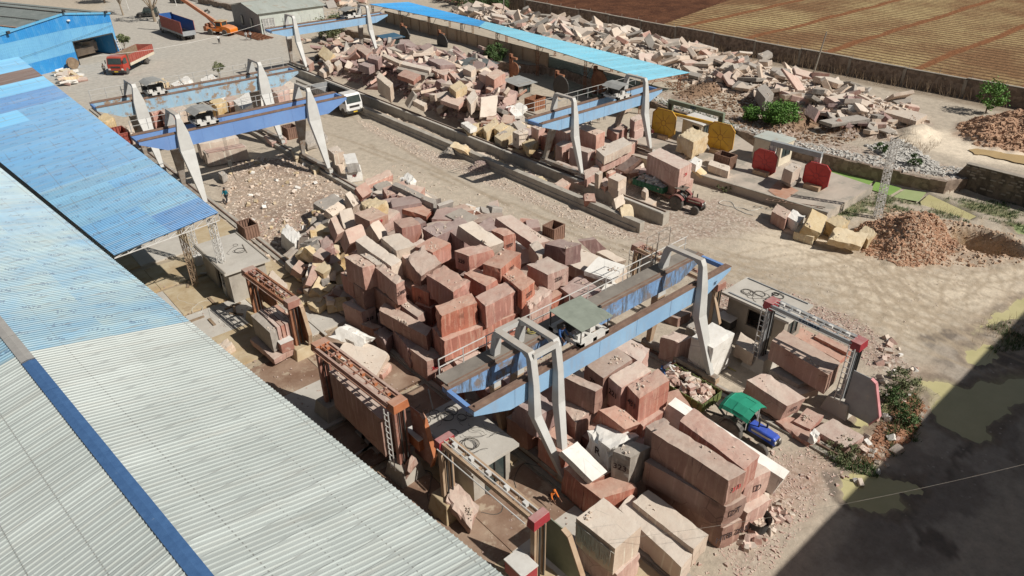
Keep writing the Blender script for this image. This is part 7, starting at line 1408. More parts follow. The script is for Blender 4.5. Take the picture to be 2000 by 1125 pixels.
# ================================================================ skips, bins, tubs
def skip(label, px, py, L_, W_, H_, m='bin', rz=0, z=0, rust_in='rust', name='metal_skip'):
    t = thing(name, label, 'skip', tuple(G(px, py, z)), rz); a, b = L_/2, W_/2
    for nm, bx in (('side_panel', (-a, a, -b, -b+.05)), ('side_panel', (-a, a, b-.05, b)), ('end_panel', (-a, -a+.05, -b+.05, b-.05)), ('end_panel', (a-.05, a, -b+.05, b-.05))):
        mb = MB(); mb.box(*bx, .08, H_); sp = mb.done(nm, M[m], t); rb = MB(); x0, x1, y0, y1 = bx; n = 5
        for k in range(n+1):
            if x1-x0 > y1-y0: yo = y0-.05 if y0 < 0 else y1+.05; x = x0+(x1-x0-.07)*k/n; rb.box(x, x+.07, min(yo, y0), max(yo, y1), .08, H_-.04)
            else: xo = x0-.05 if x0 < 0 else x1+.05; y = y0+(y1-y0-.07)*k/n; rb.box(min(xo, x0), max(xo, x1), y, y+.07, .08, H_-.04)
        rb.done('rib', M[m], sp)
    mb = MB(); mb.box(-a, a, -b, b, .02, .08); mb.done('floor', M[rust_in], t); mb = MB()
    for (p, q) in (((-a, -b), (a, -b)), ((a, -b), (a, b)), ((a, b), (-a, b)), ((-a, b), (-a, -b))): mb.bar((*p, H_), (*q, H_), .1, .07)
    mb.done('rim', M[m], t); return t
skip('brown ribbed open steel bin standing alone on the white stone chips', 488, 462, 1.25, 1.7, 1.35)
skip('dark brown bin with slatted lid standing beside the loading road', 1081, 466, 1.5, 1.3, 1.35, 'bin', .1); mb = MB(); 
skip('maroon brown bin on the concrete platform beside the peach plank', 1414, 326, 1.3, 1.9, 1.4, z=.92)
skip('brown bin beside the left crane leg near the road', 569, 268, 1.4, 1.6, 1.4)
skip('large brown skip half hidden behind the blue girders near the roof', 237, 278, 1.8, 3.2, 1.5, 'bedred'); skip('red steel frame bin under the middle of the left cranes', 347, 262, 1.8, 3.0, 1.3, 'bedred'); skip('orange brown crate beside the white block in the far yard', 1045, 212, 2.4, 1.7, 1.5, 'rust', .1); skip('rusty skip standing behind the white truck', 640, 195, 2.0, 4.2, 1.5, 'bin')
tb_ = thing('rubber_tub', 'split black rubber tub holding pale rubble beside the three-high stack', 'tub', tuple(G(1477, 1030)), .4)
mb = MB(); n = 22
mb.loft([[(R_*cos(2*pi*i/n), R_*sin(2*pi*i/n), zz) for i in range(n)] for R_, zz in ((.5, 0), (.62, .75), (.66, .78), (.60, .72), (.46, .06), (.01, .05))]); mb.done('tub_body', M['black'], tb_)
r_ = random.Random(2)
for k in range(26):
    a = r_.uniform(.1, .2); me_ = rock_mesh('stone_chunk', [(-a, -a, 0), (a, -a, 0), (a, a, 0), (-a, a, 0), (-a, -a, a), (a*.6, -a, a), (a, a*.7, a), (-a, a, a)], ROCK['pale'], cell=.3, rough=.02, chip=.04, seed=k+700); o = bpy.data.objects.new('stone_chunk', me_); COL.objects.link(o)
    an, rr_ = r_.uniform(0, 6.28), r_.uniform(0, .36); o.location = tb_.location+Vector((cos(an)*rr_, sin(an)*rr_, .12+.3*r_.random())); o.rotation_euler = (r_.uniform(-.6, .6), r_.uniform(-.6, .6), r_.uniform(0, 6)); tag(o, 'small pale chunk of stone lying in the black rubber tub', 'stone chunk', 'rubble in the black tub')
# pallet of steel bars by the tin shed, cable reel, ladder frame
for k in range(14):
    a = G(478+k*1.2, 60+k*.3); mb = MB(); r_ = random.Random(k); x = 56.6+k*.22; mb.bar((x-.3, 138.6+r_.uniform(-.4, .4), .1+.1*(k % 3)), (x-1.2, 150+r_.uniform(-1, 1), .1+.1*(k % 3)), .14, .12); mb.done('steel_bar', M['rust'], label='long rusty steel bar stacked beside the grey tin shed', cat='steel bar', group='rusty steel bars beside the tin shed')
for k in range(11):
    mb = MB(); x = 9.0+k*.42; r_ = random.Random(k+50)
rl = thing('cable_reel', 'round brown wooden reel leaning at the warehouse wall', 'reel', tuple(G(147, 135)), .5); mb = MB(); mb.lathe([(.9, 0), (.9, .12), (.4, .14), (.4, .5), (.9, .52), (.9, .64)], (0, 0, .9), (.3, 1, .1), 20); mb.done('drum', M['wood'], rl)
# hose lines and wires
def wire(name, label, pts, r, m, cat='cable', n=1):
    mb = MB(); mb.path(pts, r, 5); mb.done(name, M[m], label=label, cat=cat)
def sag(a, b, s, n=14): a = Vector(a); b = Vector(b); return [a.lerp(b, i/n)-Vector((0, 0, s*4*(i/n)*(1-i/n))) for i in range(n+1)]
wire('overhead_wire', 'thin pale wire crossing low over the shaded ground at the lower right', sag(G(1190, 1055, 4.2), G(2060, 892, 8), .5), .006, 'hut')
wire('overhead_wire', 'thin wire running along the front of the blue warehouse', sag(fp(-8, 2.9, -.3), fp(LEN, 5.2, -.3), .2), .02, 'dark')
wire('overhead_wire', 'power wire slung from the tin shed to the far blue truck', sag(G(515, 45, 5), G(180, 110, 5), .8), .025, 'whitesteel')
def squig(cx, cy, n, seed, step=.22, z=.13):
    r = random.Random(seed); p = [Vector((cx, cy, z))]; an = r.uniform(0, 6.28); ca = 0
    for i in range(n): ca = ca*.7+r.uniform(-.45, .45); an += ca; p.append(p[-1]+Vector((cos(an)*step, sin(an)*step, r.uniform(-.003, .003))))
    return p
for k, (px, py, m, z, lb) in enumerate(((1437, 725, 'yhose', .08, 'yellow hose looped on the ground beside the big white cube'), (1470, 712, 'yhose', .08, 'second yellow hose curling beside the red and grey saw'), (900, 940, 'dark', .16, 'black cable snaking below the nearest saw'), (940, 1000, 'dark', .16, 'black cable trailing over the pale slab by the bottom saw'), (430, 630, 'whose', .15, 'pale tangled wire on the yard slab beside the roof edge'), (460, 600, 'whose', .15, 'second pale wire tangle beside the lattice column shadow'), (1490, 405, 'whose', .05, 'white hose ring lying on the gravel by the platform'), (820, 790, 'dark', .16, 'black cable lying near the cable room'))):
    p = G(px, py, z); wire('hose', lb, squig(p.x, p.y, 46, k+3, z=z), .04 if 'hose' in lb else .022, m, 'hose' if 'hose' in lb else 'cable')
# ================================================================ people
def skin_tube(name, nodes, edges, m, parent=None, sub=1):
    """nodes: list of (point, radius); edges: index pairs; node 0 is the root"""
    me = bpy.data.meshes.new(name); me.from_pydata([tuple(p) for p, _ in nodes], edges, []); o = bpy.data.objects.new(name, me); COL.objects.link(o)
    md = o.modifiers.new('skin', 'SKIN'); sk = me.skin_vertices[0].data
    for i, (_, r) in enumerate(nodes):
        rr_ = r if isinstance(r, tuple) else (r, r); sk[i].radius = rr_; sk[i].use_root = (i == 0)
    sb = o.modifiers.new('sub', 'SUBSURF'); sb.levels = sub; sb.render_levels = sub; me.materials.append(m); me.shade_smooth()
    if parent: o.parent = parent
    return o
def person(label, loc, rz, shirt, trousers, pose='walk', hair='hair', hat=None, scale=1.0):
    """faces +x; origin between the feet"""
    P = dict(walk=dict(lf=.26, rf=-.22, la=-.20, ra=.22, lean=.03, hip=.93, lk=.12, rk=.05), stand=dict(lf=.03, rf=-.02, la=.03, ra=.05, lean=0, hip=.95, lk=.02, rk=.02), bend=dict(lf=.12, rf=-.12, la=.42, ra=.45, lean=.38, hip=.88, lk=.12, rk=.1), carry=dict(lf=.1, rf=-.08, la=.33, ra=.33, lean=.02, hip=.93, lk=.05, rk=.05), sit=dict(lf=.55, rf=.5, la=.3, ra=.3, lean=.08, hip=.55, lk=.5, rk=.45), squat=dict(lf=.2, rf=.05, la=.4, ra=.35, lean=.2, hip=.38, lk=.48, rk=.35))[pose]
    t = thing('person', label, 'person', loc, rz); H = P['hip']; V = Vector
    ch = V((P['lean'], 0, H+.45-abs(P['lean'])*.3)); nk = ch+V((P['lean']*.35, 0, .12)); hd = nk+V((.03+P['lean']*.2, 0, .12)); nodes = []; edges = []
    def n(p, r): nodes.append((V(p), r)); return len(nodes)-1
    pel = n((0, 0, H), (.13, .10)); wst = n(V((0, 0, H)).lerp(ch, .45), (.125, .09)); che = n(ch, (.15, .11)); nec = n(nk, .055); h1 = n(hd, (.085, .09)); h2 = n(hd+V((.01, 0, .11)), (.075, .085)); edges += [(pel, wst), (wst, che), (che, nec), (nec, h1), (h1, h2)]
    nose = n(hd+V((.105, 0, .02)), .014); edges.append((h1, nose))
    for sg in (-1, 1): e = n(hd+V((0, sg*.088, .03)), .015); edges.append((h1, e))
    sh_n = []; sh_e = []; tr_n = []; tr_e = []
    for sg, fx, kx, ax in ((1, P['lf'], P['lk'], P['la']), (-1, P['rf'], P['rk'], P['ra'])):
        hp = V((0, sg*.09, H-.04)); ft = V((fx, sg*.11, .06)); kn = hp.lerp(ft, .5)+V((kx*(.3 if pose in ('walk', 'stand', 'bend', 'carry') else .5), 0, .0 if pose not in ('sit', 'squat') else .12))
        a = n(hp, .085); b = n(kn, .058); c = n(ft+V((0, 0, .03)), .04); d = n(ft+V((.14, 0, -.02)), (.035, .025)); edges += [(pel, a), (a, b), (b, c), (c, d)]
        shd = ch+V((0, sg*.17, .06)); el = shd+V((ax*.45, sg*.05, -.27)); ha = el+V((ax*.75+.04, sg*.0, -.22+abs(ax)*.35)); a = n(shd, .055); b = n(el, .042); c = n(ha, .03); edges += [(che, a), (a, b), (b, c)]
        dr = (ha-el).normalized(); pm = n(ha+dr*.06, (.036, .018)); edges.append((c, pm))
        for q in range(4): f1 = n(ha+dr*.11+V((0, (q-1.5)*.018, 0)), .009); f2 = n(ha+dr*(.16-.008*abs(q-1.5))+V((.01, (q-1.5)*.018, -.01)), .008); edges += [(pm, f1), (f1, f2)]
        th = n(ha+dr*.07+V((.04, 0, .0)), .009); edges.append((pm, th))
        sh_n.append((shd, el, ha, sg)); tr_n.append((hp, kn, ft))
    skin_tube('body', nodes, edges, M['skin'], t)
    sn = [(ch, (.175, .135)), (V((0, 0, H)).lerp(ch, .45), (.155, .115)), (V((0, 0, H-.02)), (.16, .125)), (nk-V((0, 0, .03)), .075)]; se = [(0, 1), (1, 2), (0, 3)]
    for shd, el, ha, sg in sh_n: i = len(sn); sn += [(shd, .075), (el, .058), (el.lerp(ha, .45), .05)]; se += [(0, i), (i, i+1), (i+1, i+2)]
    skin_tube('shirt', sn, se, M[shirt], t)
    tn = [(V((0, 0, H-.01)), (.155, .125))]; te = []
    for hp, kn, ft in tr_n: i = len(tn); tn += [(hp, .105), (kn, .078), (ft+V((0, 0, .08)), .06)]; te += [(0, i), (i, i+1), (i+1, i+2)]
    skin_tube('trousers', tn, te, M[trousers], t)
    hr = MB(); c = hd+V((-.015, 0, .07)); hr.loft([[c+V((cos(a)*.103*q, sin(a)*.098*q, zz)) for a in [2*pi*i/12 for i in range(12)]] for q, zz in ((.85, -.06), (1.02, -.01), (1.0, .05), (.75, .095), (.3, .115), (.02, .12))]); hr.done('hair' if not hat else 'cap', M[hat or hair], t, smooth=True)
    t.scale = (scale,)*3; return t
person('walking man in a teal vest and dark trousers under the left crane hook', tuple(G(445, 398)), radians(-150), 'cteal', 'cdark', 'walk')
person('man in a white shirt and blue trousers sorting rubble in the faded trailer', (30.0, 20.4, 1.15), radians(-60), 'cwhite', 'cblue', 'bend')
person('crouching figure in orange by the foot of the nearest crane', tuple(G(1077, 975, .3)), radians(-100), 'corange', 'cdark', 'squat', hat='corange', scale=.8)
person('person in a pale shirt standing by the front of the red truck', tuple(G(206, 146)), radians(60), 'cgrey', 'cdark', 'stand')
person('person in white walking alone across the far yard', tuple(G(429, 86)), radians(-110), 'cwhite', 'cdark', 'walk')
person('person in white by the steel bars, left of a pair', tuple(G(482, 79)), radians(20), 'cwhite', 'cgrey', 'walk'); person('person in a white top and dark trousers, right of a pair', tuple(G(490.5, 78.5)), radians(20), 'cwhite', 'cdark', 'walk')
person('person in white beside the rear of the orange crane', tuple(G(424, 68)), radians(-30), 'cwhite', 'cdark', 'stand')
person('person in white sitting among blocks under the light blue girder', tuple(G(1150, 248, 1.6)), radians(-120), 'cwhite', 'cdark', 'sit'); person('person in white standing in the shade under the light blue girder', tuple(G(1168, 237, .5)), radians(-120), 'cwhite', 'cdark', 'stand'); person('second person in white in the shade under the light blue girder', tuple(G(1180, 234, .5)), radians(-90), 'cwhite', 'cgrey', 'stand')
person('person in a red shirt beside the right leg of the light blue crane', tuple(G(1235, 283, .6)), radians(-80), 'cred', 'cdark', 'stand'); person('person in dark clothes beside the one in red', tuple(G(1221, 272, .6)), radians(-60), 'cdark', 'cgrey', 'bend')
person('person in pale clothes sitting on the rear block by the nearest crane', tuple(G(1098, 740, 4.5)), radians(-150), 'cgrey', 'cblue', 'squat'); person('operator in white on the trolley of the nearest crane', (25.1, 21.9, 7.0), radians(-100), 'cwhite', 'cdark', 'squat')
person('operator in light blue beside the trolley of the nearest crane', (22.4, 22.0, 6.9), radians(-100), 'cblue', 'cdark', 'squat')
person('driver in dark clothes on the red tractor', (53.95, 37.2, .85), radians(-82), 'cdark', 'cgrey', 'sit'); person('person squatting by the motorcycle near the yellow disc saw', tuple(G(1264, 262, .9)), radians(-90), 'cgrey', 'cdark', 'squat')
mo2 = thing('motorcycle', 'dark motorcycle with a red tank parked beside the right crane leg', 'motorcycle', tuple(G(1268, 268, .92)), -1.2)
for x in (-.65, .65): wheel(mo2, (x, 0, .32), .32, .12)
mb = MB(); mb.bar((-.6, 0, .5), (.5, 0, .75), .2, .25); mb.box(-.45, .15, -.13, .13, .75, .9); mb.bar((.5, 0, .35), (.35, 0, 1.0), .08, .08); mb.bar((.35, -.32, 1.0), (.35, .32, 1.0), .04, .04); mb.done('body', M['tractorred'], mo2)
# ================================================================ trees, bushes, weeds
def foliage(mb, c, rx, ry, rz_, nclump, nleaf, leaf, seed, clump=.35):
    r = random.Random(seed); c = Vector(c)
    for k in range(nclump):
        while True:
            d = Vector((r.uniform(-1, 1), r.uniform(-1, 1), r.uniform(-1, 1)))
            if .25 < d.length < 1: break
        cc = c+Vector((d.x*rx, d.y*ry, d.z*rz_)); cr_ = clump*r.uniform(.6, 1.25)*min(rx, rz_)
        for j in range(nleaf):
            p = cc+Vector((r.gauss(0, 1), r.gauss(0, 1), r.gauss(0, .8)))*cr_*.55; s = leaf*r.uniform(.6, 1.3); a = Vector((r.uniform(-1, 1), r.uniform(-1, 1), r.uniform(-.6, .6))).normalized()*s; b = Vector((r.uniform(-1, 1), r.uniform(-1, 1), r.uniform(-.8, .8))).cross(a)
            if b.length < 1e-4: continue
            b = b.normalized()*s*.55; mb.add([p-a, p-b, p+a, p+b], [(0, 1, 2, 3)])
def tree(name, label, px, py, H, cr, lm='leaf', tm='bark', z=0, seed=1, n=60, nl=55, leaf=.16, trunk=.22, cz=.62, group=None, forks=5, squash=.75, cat='tree', clump=.35):
    t = thing(name, label, cat, tuple(G(px, py, z)), 0, group); r = random.Random(seed); mb = MB(); top = Vector((r.uniform(-.3, .3), r.uniform(-.3, .3), H*cz*.75)); mb.tube((0, 0, -.3), top*.5, trunk, 9, trunk*.8); mb.tube(top*.5, top, trunk*.8, 9, trunk*.6)
    for k in range(forks):
        an = 2*pi*k/forks+r.uniform(-.4, .4); q = top*.55; e = Vector((cos(an)*cr*.55, sin(an)*cr*.55, H*cz*r.uniform(.9, 1.25))); m_ = q.lerp(e, .5)+Vector((0, 0, -.1*H*.3)); mb.tube(q, m_, trunk*.5, 6, trunk*.36); mb.tube(m_, e, trunk*.36, 6, trunk*.16)
        for j in range(3): e2 = e+Vector((r.uniform(-1, 1), r.uniform(-1, 1), r.uniform(0, 1)))*cr*.4; mb.tube(m_.lerp(e, .6), e2, trunk*.17, 5, trunk*.06)
    mb.done('trunk', M[tm], t); mb = MB(); foliage(mb, (0, 0, H*cz+cr*.15), cr, cr, cr*squash, n, nl, leaf, seed, clump); mb.done('crown', M[lm], t); return t
tree('bush', 'large bright green bush by the rubble track behind the red disc saw', 1520, 246, 2.8, 2.0, 'leafb', z=1.3, seed=3, n=70, nl=90, leaf=.13, trunk=.1, cz=.42, squash=.72, cat='bush')
tree('bush', 'smaller bright green bush left of the large one', 1464, 236, 1.8, 1.15, 'leafb', z=1.3, seed=4, n=36, nl=70, leaf=.12, trunk=.07, cz=.45, cat='bush')
tree('tree', 'bright green small tree growing against the boundary wall on the right', 1925, 222, 3.4, 1.7, 'leafb', z=1.3, seed=5, n=24, nl=60, leaf=.15, trunk=.1, cz=.62, squash=.95)
tree('tree', 'bushy tree behind the farthest crane girder', 650, 80, 5.0, 2.7, 'leafd', seed=6, n=55, nl=60, leaf=.2, cz=.5)
tree('tree', 'forked pale trunked tree shading the dark jeep', 303, 42, 7.5, 4.2, 'leafd', 'barkpale', seed=7, n=60, nl=26, leaf=.16, trunk=.34, cz=.78, forks=6, squash=.45)
tree('tree', 'thin trunked tree beside the warehouse roof corner', 241, 30, 6.5, 3.4, 'leaf', 'barkpale', seed=8, n=40, nl=40, leaf=.2, trunk=.2, cz=.85, squash=.5); tree('tree', 'dark green tree at the top edge behind the warehouse', 205, 6, 6.5, 3.2, 'leaf', seed=9, n=60, nl=60, leaf=.2)
tree('bush', 'feathery green shrub beside the blue warehouse doorway', 245, 100, 3.0, 1.1, 'leafd', 'bark', seed=10, n=20, nl=40, leaf=.2, trunk=.06, cz=.65, cat='bush'); tree('bush', 'dry grey green bush beyond the faded crane', 430, 152, 2.6, 1.0, 'leafd', 'barkpale', seed=11, n=18, nl=34, leaf=.13, trunk=.07, cz=.6, cat='bush')
tree('tree', 'dark leafy tree growing under the middle of the long canopy', 968, 132, 3.6, 1.8, 'leaf', seed=12, n=40, nl=60, leaf=.15, trunk=.1, cz=.6)
BG = 'dark scrub trees along the top edge beyond the canopy'
for k, (px, py, H_, cr_2) in enumerate(((905, 14, 3.6, 2.6), (940, 22, 3.0, 2.2), (975, 24, 3.4, 2.0), (880, 4, 3.6, 2.4))): tree('tree', 'dark scrub tree growing beside the boundary wall at the top of the picture', px, py, H_, cr_2, 'leaf', z=1.3, seed=20+k, n=42, nl=42, leaf=.17, trunk=.1, cz=.5, group=BG)
for k, (px, py) in enumerate(((690, -3), (640, -6), (600, -8), (740, -4), (800, -5))): tree('tree', 'dull green tree in the row behind the tin shed at the top edge', px, py, 5, 3, 'leafd', seed=30+k, n=40, nl=36, leaf=.25, group='trees behind the tin shed')
tree('bush', 'grey green weed bush beside the grey saw guard and ochre puddle', 1757, 752, 1.1, .8, 'leafd', seed=40, n=16, nl=60, leaf=.07, trunk=.03, cz=.4, cat='bush'); tree('bush', 'green weed clump below the ochre puddle', 1740, 790, .8, .9, 'leaf', seed=41, n=22, nl=60, leaf=.07, trunk=.02, cz=.35, cat='bush'); tree('bush', 'green weed clump on the reddish bank near the shadow edge', 1772, 830, .8, .7, 'leaf', seed=42, n=18, nl=60, leaf=.07, trunk=.02, cz=.35, cat='bush'); tree('bush', 'low dark weeds along the slab by the lower right puddle', 1650, 890, .6, 1.0, 'leafd', seed=43, n=22, nl=60, leaf=.06, trunk=.02, cz=.35, squash=.4, cat='bush')
tree('bush', 'green plant on the white chip bank behind the lattice mast', 1718, 300, 1.2, .7, 'leaf', z=1.3, seed=44, n=14, nl=50, leaf=.1, trunk=.03, cz=.5, cat='bush'); tree('bush', 'green plant lower on the white chip bank near the mast', 1785, 325, 1.3, .7, 'leaf', z=1.3, seed=45, n=14, nl=50, leaf=.1, trunk=.03, cz=.5, cat='bush'); tree('bush', 'tuft of weeds between the platform and the dark red tractor', 1412, 374, .7, .8, 'leafd', seed=46, n=12, nl=50, leaf=.06, trunk=.02, cz=.4, squash=.4, cat='bush')
# dry brush along the boundary wall: one mass of stems
mb = MB(); r_ = random.Random(12)
for k in range(1500):
    y = r_.uniform(26, 150); x = BW-.4-abs(r_.gauss(0, 1.0)); z = 1.2+.3*r_.random(); h = r_.uniform(.5, 1.9)*(.5+.8*vnoise(np.array([0.]), np.array([y]), 4, 9)[0]); mb.tube((x, y, z), (x+r_.uniform(-.5, .4), y+r_.uniform(-.5, .5), z+h), .022, 3, .008)
for k in range(500):
    p = G(r_.uniform(1440, 1740), 0, 1.3); y = r_.uniform(26, 48); x = 84+r_.gauss(0, 1.3); mb.tube((x, y, ground_z(x, y)), (x+r_.uniform(-.3, .3), y+r_.uniform(-.3, .3), ground_z(x, y)+r_.uniform(.3, .9)), .02, 3, .008)
mb.done('dry_brush', M['dry'], kind='stuff', label='dry brown brush growing along the foot of the boundary wall', cat='brush')
mb = MB(); zs = [np.array(Z[k]) for k in ('grass1', 'grass2', 'grass3', 'grass4', 'grass5')]
for zi, poly in enumerate(zs):
    x0, y0 = poly.min(0); x1, y1 = poly.max(0); cnt = (1500, 500, 350, 400, 700)[zi]
    X_ = np.array([r_.uniform(x0, x1) for _ in range(cnt*4)]); Y_ = np.array([r_.uniform(y0, y1) for _ in range(cnt*4)]); ok = (poly_sd(X_, Y_, poly) > 0) & (fbm(X_, Y_, 1.5, 77) > .42) & (poly_sd(X_, Y_, Z_PONDS) < -.1); zz_ = gz(X_, Y_); c = 0
    for x, y, z, o_ in zip(X_, Y_, zz_, ok):
        if not o_: continue
        c += 1
        if c > cnt: break
        for j in range(4): a = r_.uniform(0, 6.28); h = r_.uniform(.12, .38); d = Vector((cos(a), sin(a), 0)); b = Vector((x+r_.uniform(-.1, .1), y+r_.uniform(-.1, .1), z-.03)); s_ = Vector((-d.y, d.x, 0))*.025; mb.add([b-s_, b+s_, b+d*h*.5+Vector((0, 0, h))], [(0, 1, 2)])
mb.done('grass', M['leaf'], kind='stuff', label='green weeds and grass in patches beside the ponds and puddles', cat='grass')
# ================================================================ rubble
def convex_slab(seed, rough=.02):      # unit broken slab: irregular prism
    r = random.Random(seed); n = r.choice((4, 4, 4, 5, 5)); a0 = r.uniform(0, 6.28); pts = []
    for i in range(n):
        a = a0+2*pi*(i+r.uniform(-.16, .16))/n; R_ = r.uniform(.52, .74); pts.append(Vector((cos(a)*R_, sin(a)*R_, 0)))
    vs = []; fs = []; m_ = 3; ring = []
    for i in range(n):
        for k in range(m_): ring.append(pts[i].lerp(pts[(i+1) % n], k/m_)*(1+r.uniform(-.03, .03)))
    N = len(ring); tilt = Vector((r.uniform(-.2, .2), r.uniform(-.2, .2), 0))
    for zz, sc in ((-.5, .95), (-.38, 1.0), (.38, 1.0), (.5, .955)):
        for p in ring: q = p*sc*(1+r.uniform(-.015, .015)); vs.append((q.x, q.y, zz+(tilt.dot(q) if zz > 0 else 0)))
    for L_ in range(3):
        for i in range(N): fs.append((L_*N+i, L_*N+(i+1) % N, (L_+1)*N+(i+1) % N, (L_+1)*N+i))
    fs += [tuple(range(N-1, -1, -1)), tuple(range(3*N, 4*N))]; return vs, fs
POOL = {}
def pool(kind, i, form):
    key = (kind, i, form)
    if key not in POOL:
        if form == 'slab': vs, fs = convex_slab(i*7+1); me = bpy.data.meshes.new('stone_slab'); me.from_pydata(vs, [], fs); me.update(); bm = bmesh.new(); bm.from_mesh(me); bmesh.ops.recalc_face_normals(bm, faces=bm.faces); bm.to_mesh(me); bm.free(); me.materials.append(ROCK[kind])
        else:
            r = random.Random(i*31+5); c = [(-.5, -.5, -.5), (.5, -.5, -.5), (.5, .5, -.5), (-.5, .5, -.5), (-.5, -.5, .5), (.5, -.5, .5), (.5, .5, .5), (-.5, .5, .5)]; c = [tuple(v+r.uniform(-.09, .09) for v in p) for p in c]; me = rock_mesh('stone_block', c, ROCK[kind], cell=.26, rough=.05, chip=.09, seed=i+300)
        POOL[key] = me
    return POOL[key]
def scatter(n, poly, zf, sizes, kinds, form, label, cat, group, seed, tilt=.5, yaw=None, minsep=.0, keep=None, name=None, thick=(.12, .35), lift=.0):
    r = random.Random(seed); P = np.array(poly); x0, y0 = P.min(0); x1, y1 = P.max(0); placed = []; tries = 0
    while len(placed) < n and tries < n*60:
        tries += 1; x, y = r.uniform(x0, x1), r.uniform(y0, y1)
        if poly_sd(np.array([x]), np.array([y]), poly)[0] < 0: continue
        if keep and not keep(x, y): continue
        if minsep and any((x-a)**2+(y-b)**2 < minsep**2 for a, b in placed): continue
        placed.append((x, y)); a = r.uniform(*sizes); 
        if form == 'slab': s = (a*r.uniform(.9, 1.7), a*r.uniform(.55, .95), r.uniform(*thick))
        else: s = (a*r.uniform(.8, 1.5), a*r.uniform(.6, 1.0), a*r.uniform(.5, .95))
        o = bpy.data.objects.new(name or ('stone_slab' if form == 'slab' else 'stone_block'), pool(r.choice(kinds), r.randrange(6), form)); COL.objects.link(o); o.scale = s
        o.rotation_euler = (r.gauss(0, tilt), r.gauss(0, tilt), (yaw if yaw is not None else r.uniform(0, pi))+r.gauss(0, .4 if yaw is not None else 1)); z = zf(x, y, r); o.location = (x, y, z+lift+s[2]*.3); tag(o, label, cat, group, 'thing')
    return placed
gzf = lambda x, y, r: ground_z(x, y)+r.uniform(-.05, .35)
gzlow = lambda x, y, r: ground_z(x, y)-.02
# long heap below the boundary wall
scatter(285, HEAPS[0][0], lambda x, y, r: ground_z(x, y)+r.uniform(-.1, .7), (1.4, 2.8), ['pale', 'grey', 'grey', 'pink', 'pale', 'pale'], 'slab', 'broken grey pink slab lying in the long heap below the boundary wall', 'stone slab', 'slabs of the long heap below the boundary wall', 1, tilt=.42, thick=(.3, .8), yaw=1.9, name='heap_slab')
scatter(36, HEAPS[2][0], lambda x, y, r: ground_z(x, y)+r.uniform(-.1, .5), (.8, 1.7), ['grey', 'pale', 'purple', 'pink'], 'slab', 'broken plank or slab in the small heap by the pale track', 'stone slab', 'slabs of the small heap by the pale track', 2, tilt=.4, thick=(.2, .5))
# far yard heap behind the rail wall
kf = lambda x, y: x > 51.2
scatter(200, HEAPS[1][0], lambda x, y, r: ground_z(x, y)+r.uniform(-.1, .7), (1.2, 2.7), ['purple', 'pale', 'pink', 'grey', 'purple', 'pale', 'brown'], 'slab', 'loose purple or pale slab in the big heap behind the rail wall', 'stone slab', 'slabs of the big heap behind the rail wall', 3, tilt=.36, thick=(.25, .6), keep=kf)
scatter(70, HEAPS[1][0], lambda x, y, r: ground_z(x, y)+r.uniform(.0, .6), (.8, 1.5), ['purple', 'pale', 'pink', 'grey'], 'block', 'loose squared block in the big heap behind the rail wall', 'stone block', 'loose blocks of the big heap behind the rail wall', 4, tilt=.35, keep=kf, name='waste_block')
scatter(46, W((905, 255), (1000, 245), (1060, 300), (1110, 330), (1060, 325), (960, 285)), lambda x, y, r: ground_z(x, y)+r.uniform(.2, .9), (1.0, 1.7), ['brown', 'yellow', 'purple', 'grey'], 'block', 'dark loose block in shade along the rail wall under the crane', 'stone block', 'shaded blocks along the rail wall', 5, tilt=.3, keep=kf, name='waste_block')
scatter(40, W((1150, 300), (1250, 330), (1260, 375), (1180, 345)), lambda x, y, r: ground_z(x, y)+r.uniform(.1, .5), (.6, 1.3), ['brown', 'yellow', 'pink', 'purple', 'pale'], 'block', 'loose block among the waste behind the green trailer', 'stone block', 'loose blocks behind the green trailer', 6, tilt=.4, keep=kf, name='waste_block')
scatter(34, W((585, 78), (640, 70), (740, 85), (735, 112), (650, 118), (600, 100)), lambda x, y, r: ground_z(x, y)+r.uniform(.0, .7), (.9, 2.2), ['grey', 'pale', 'purple', 'brown'], 'slab', 'grey waste slab in the dark jumble below the farthest crane', 'stone slab', 'waste slabs below the farthest crane', 7, tilt=.4, thick=(.2, .5), name='waste_slab')
scatter(46, W((640, 0), (720, -6), (960, 10), (940, 35), (800, 0), (720, 4), (690, 40), (640, 30)), lambda x, y, r: ground_z(x, y)+r.uniform(.0, .9), (1.6, 3.4), ['grey', 'pale', 'pink'], 'slab', 'big pale waste slab in the heaps beyond the far end of the canopy', 'stone slab', 'waste slabs beyond the far end of the canopy', 8, tilt=.35, thick=(.3, .8), name='waste_slab', keep=lambda x, y: not (58 < x < 74 and 142 < y < 158))
# yellow rubble at the left of the centre pile
YP = W((562, 545), (600, 470), (625, 430), (665, 440), (690, 470), (690, 560), (672, 610), (640, 620), (600, 590))
def yz(x, y, r): d = poly_sd(np.array([x]), np.array([y]), YP)[0]; return min(2.2, .15+d*.75)+r.uniform(-.2, .35)
scatter(150, YP, yz, (.55, 1.25), ['yellow', 'pale', 'yellow', 'grey', 'brown'], 'block', 'small squared yellowish or grey block in the rubble at the left of the centre pile', 'stone block', 'yellowish rubble at the left of the centre pile', 9, tilt=.35, name='rubble_block')
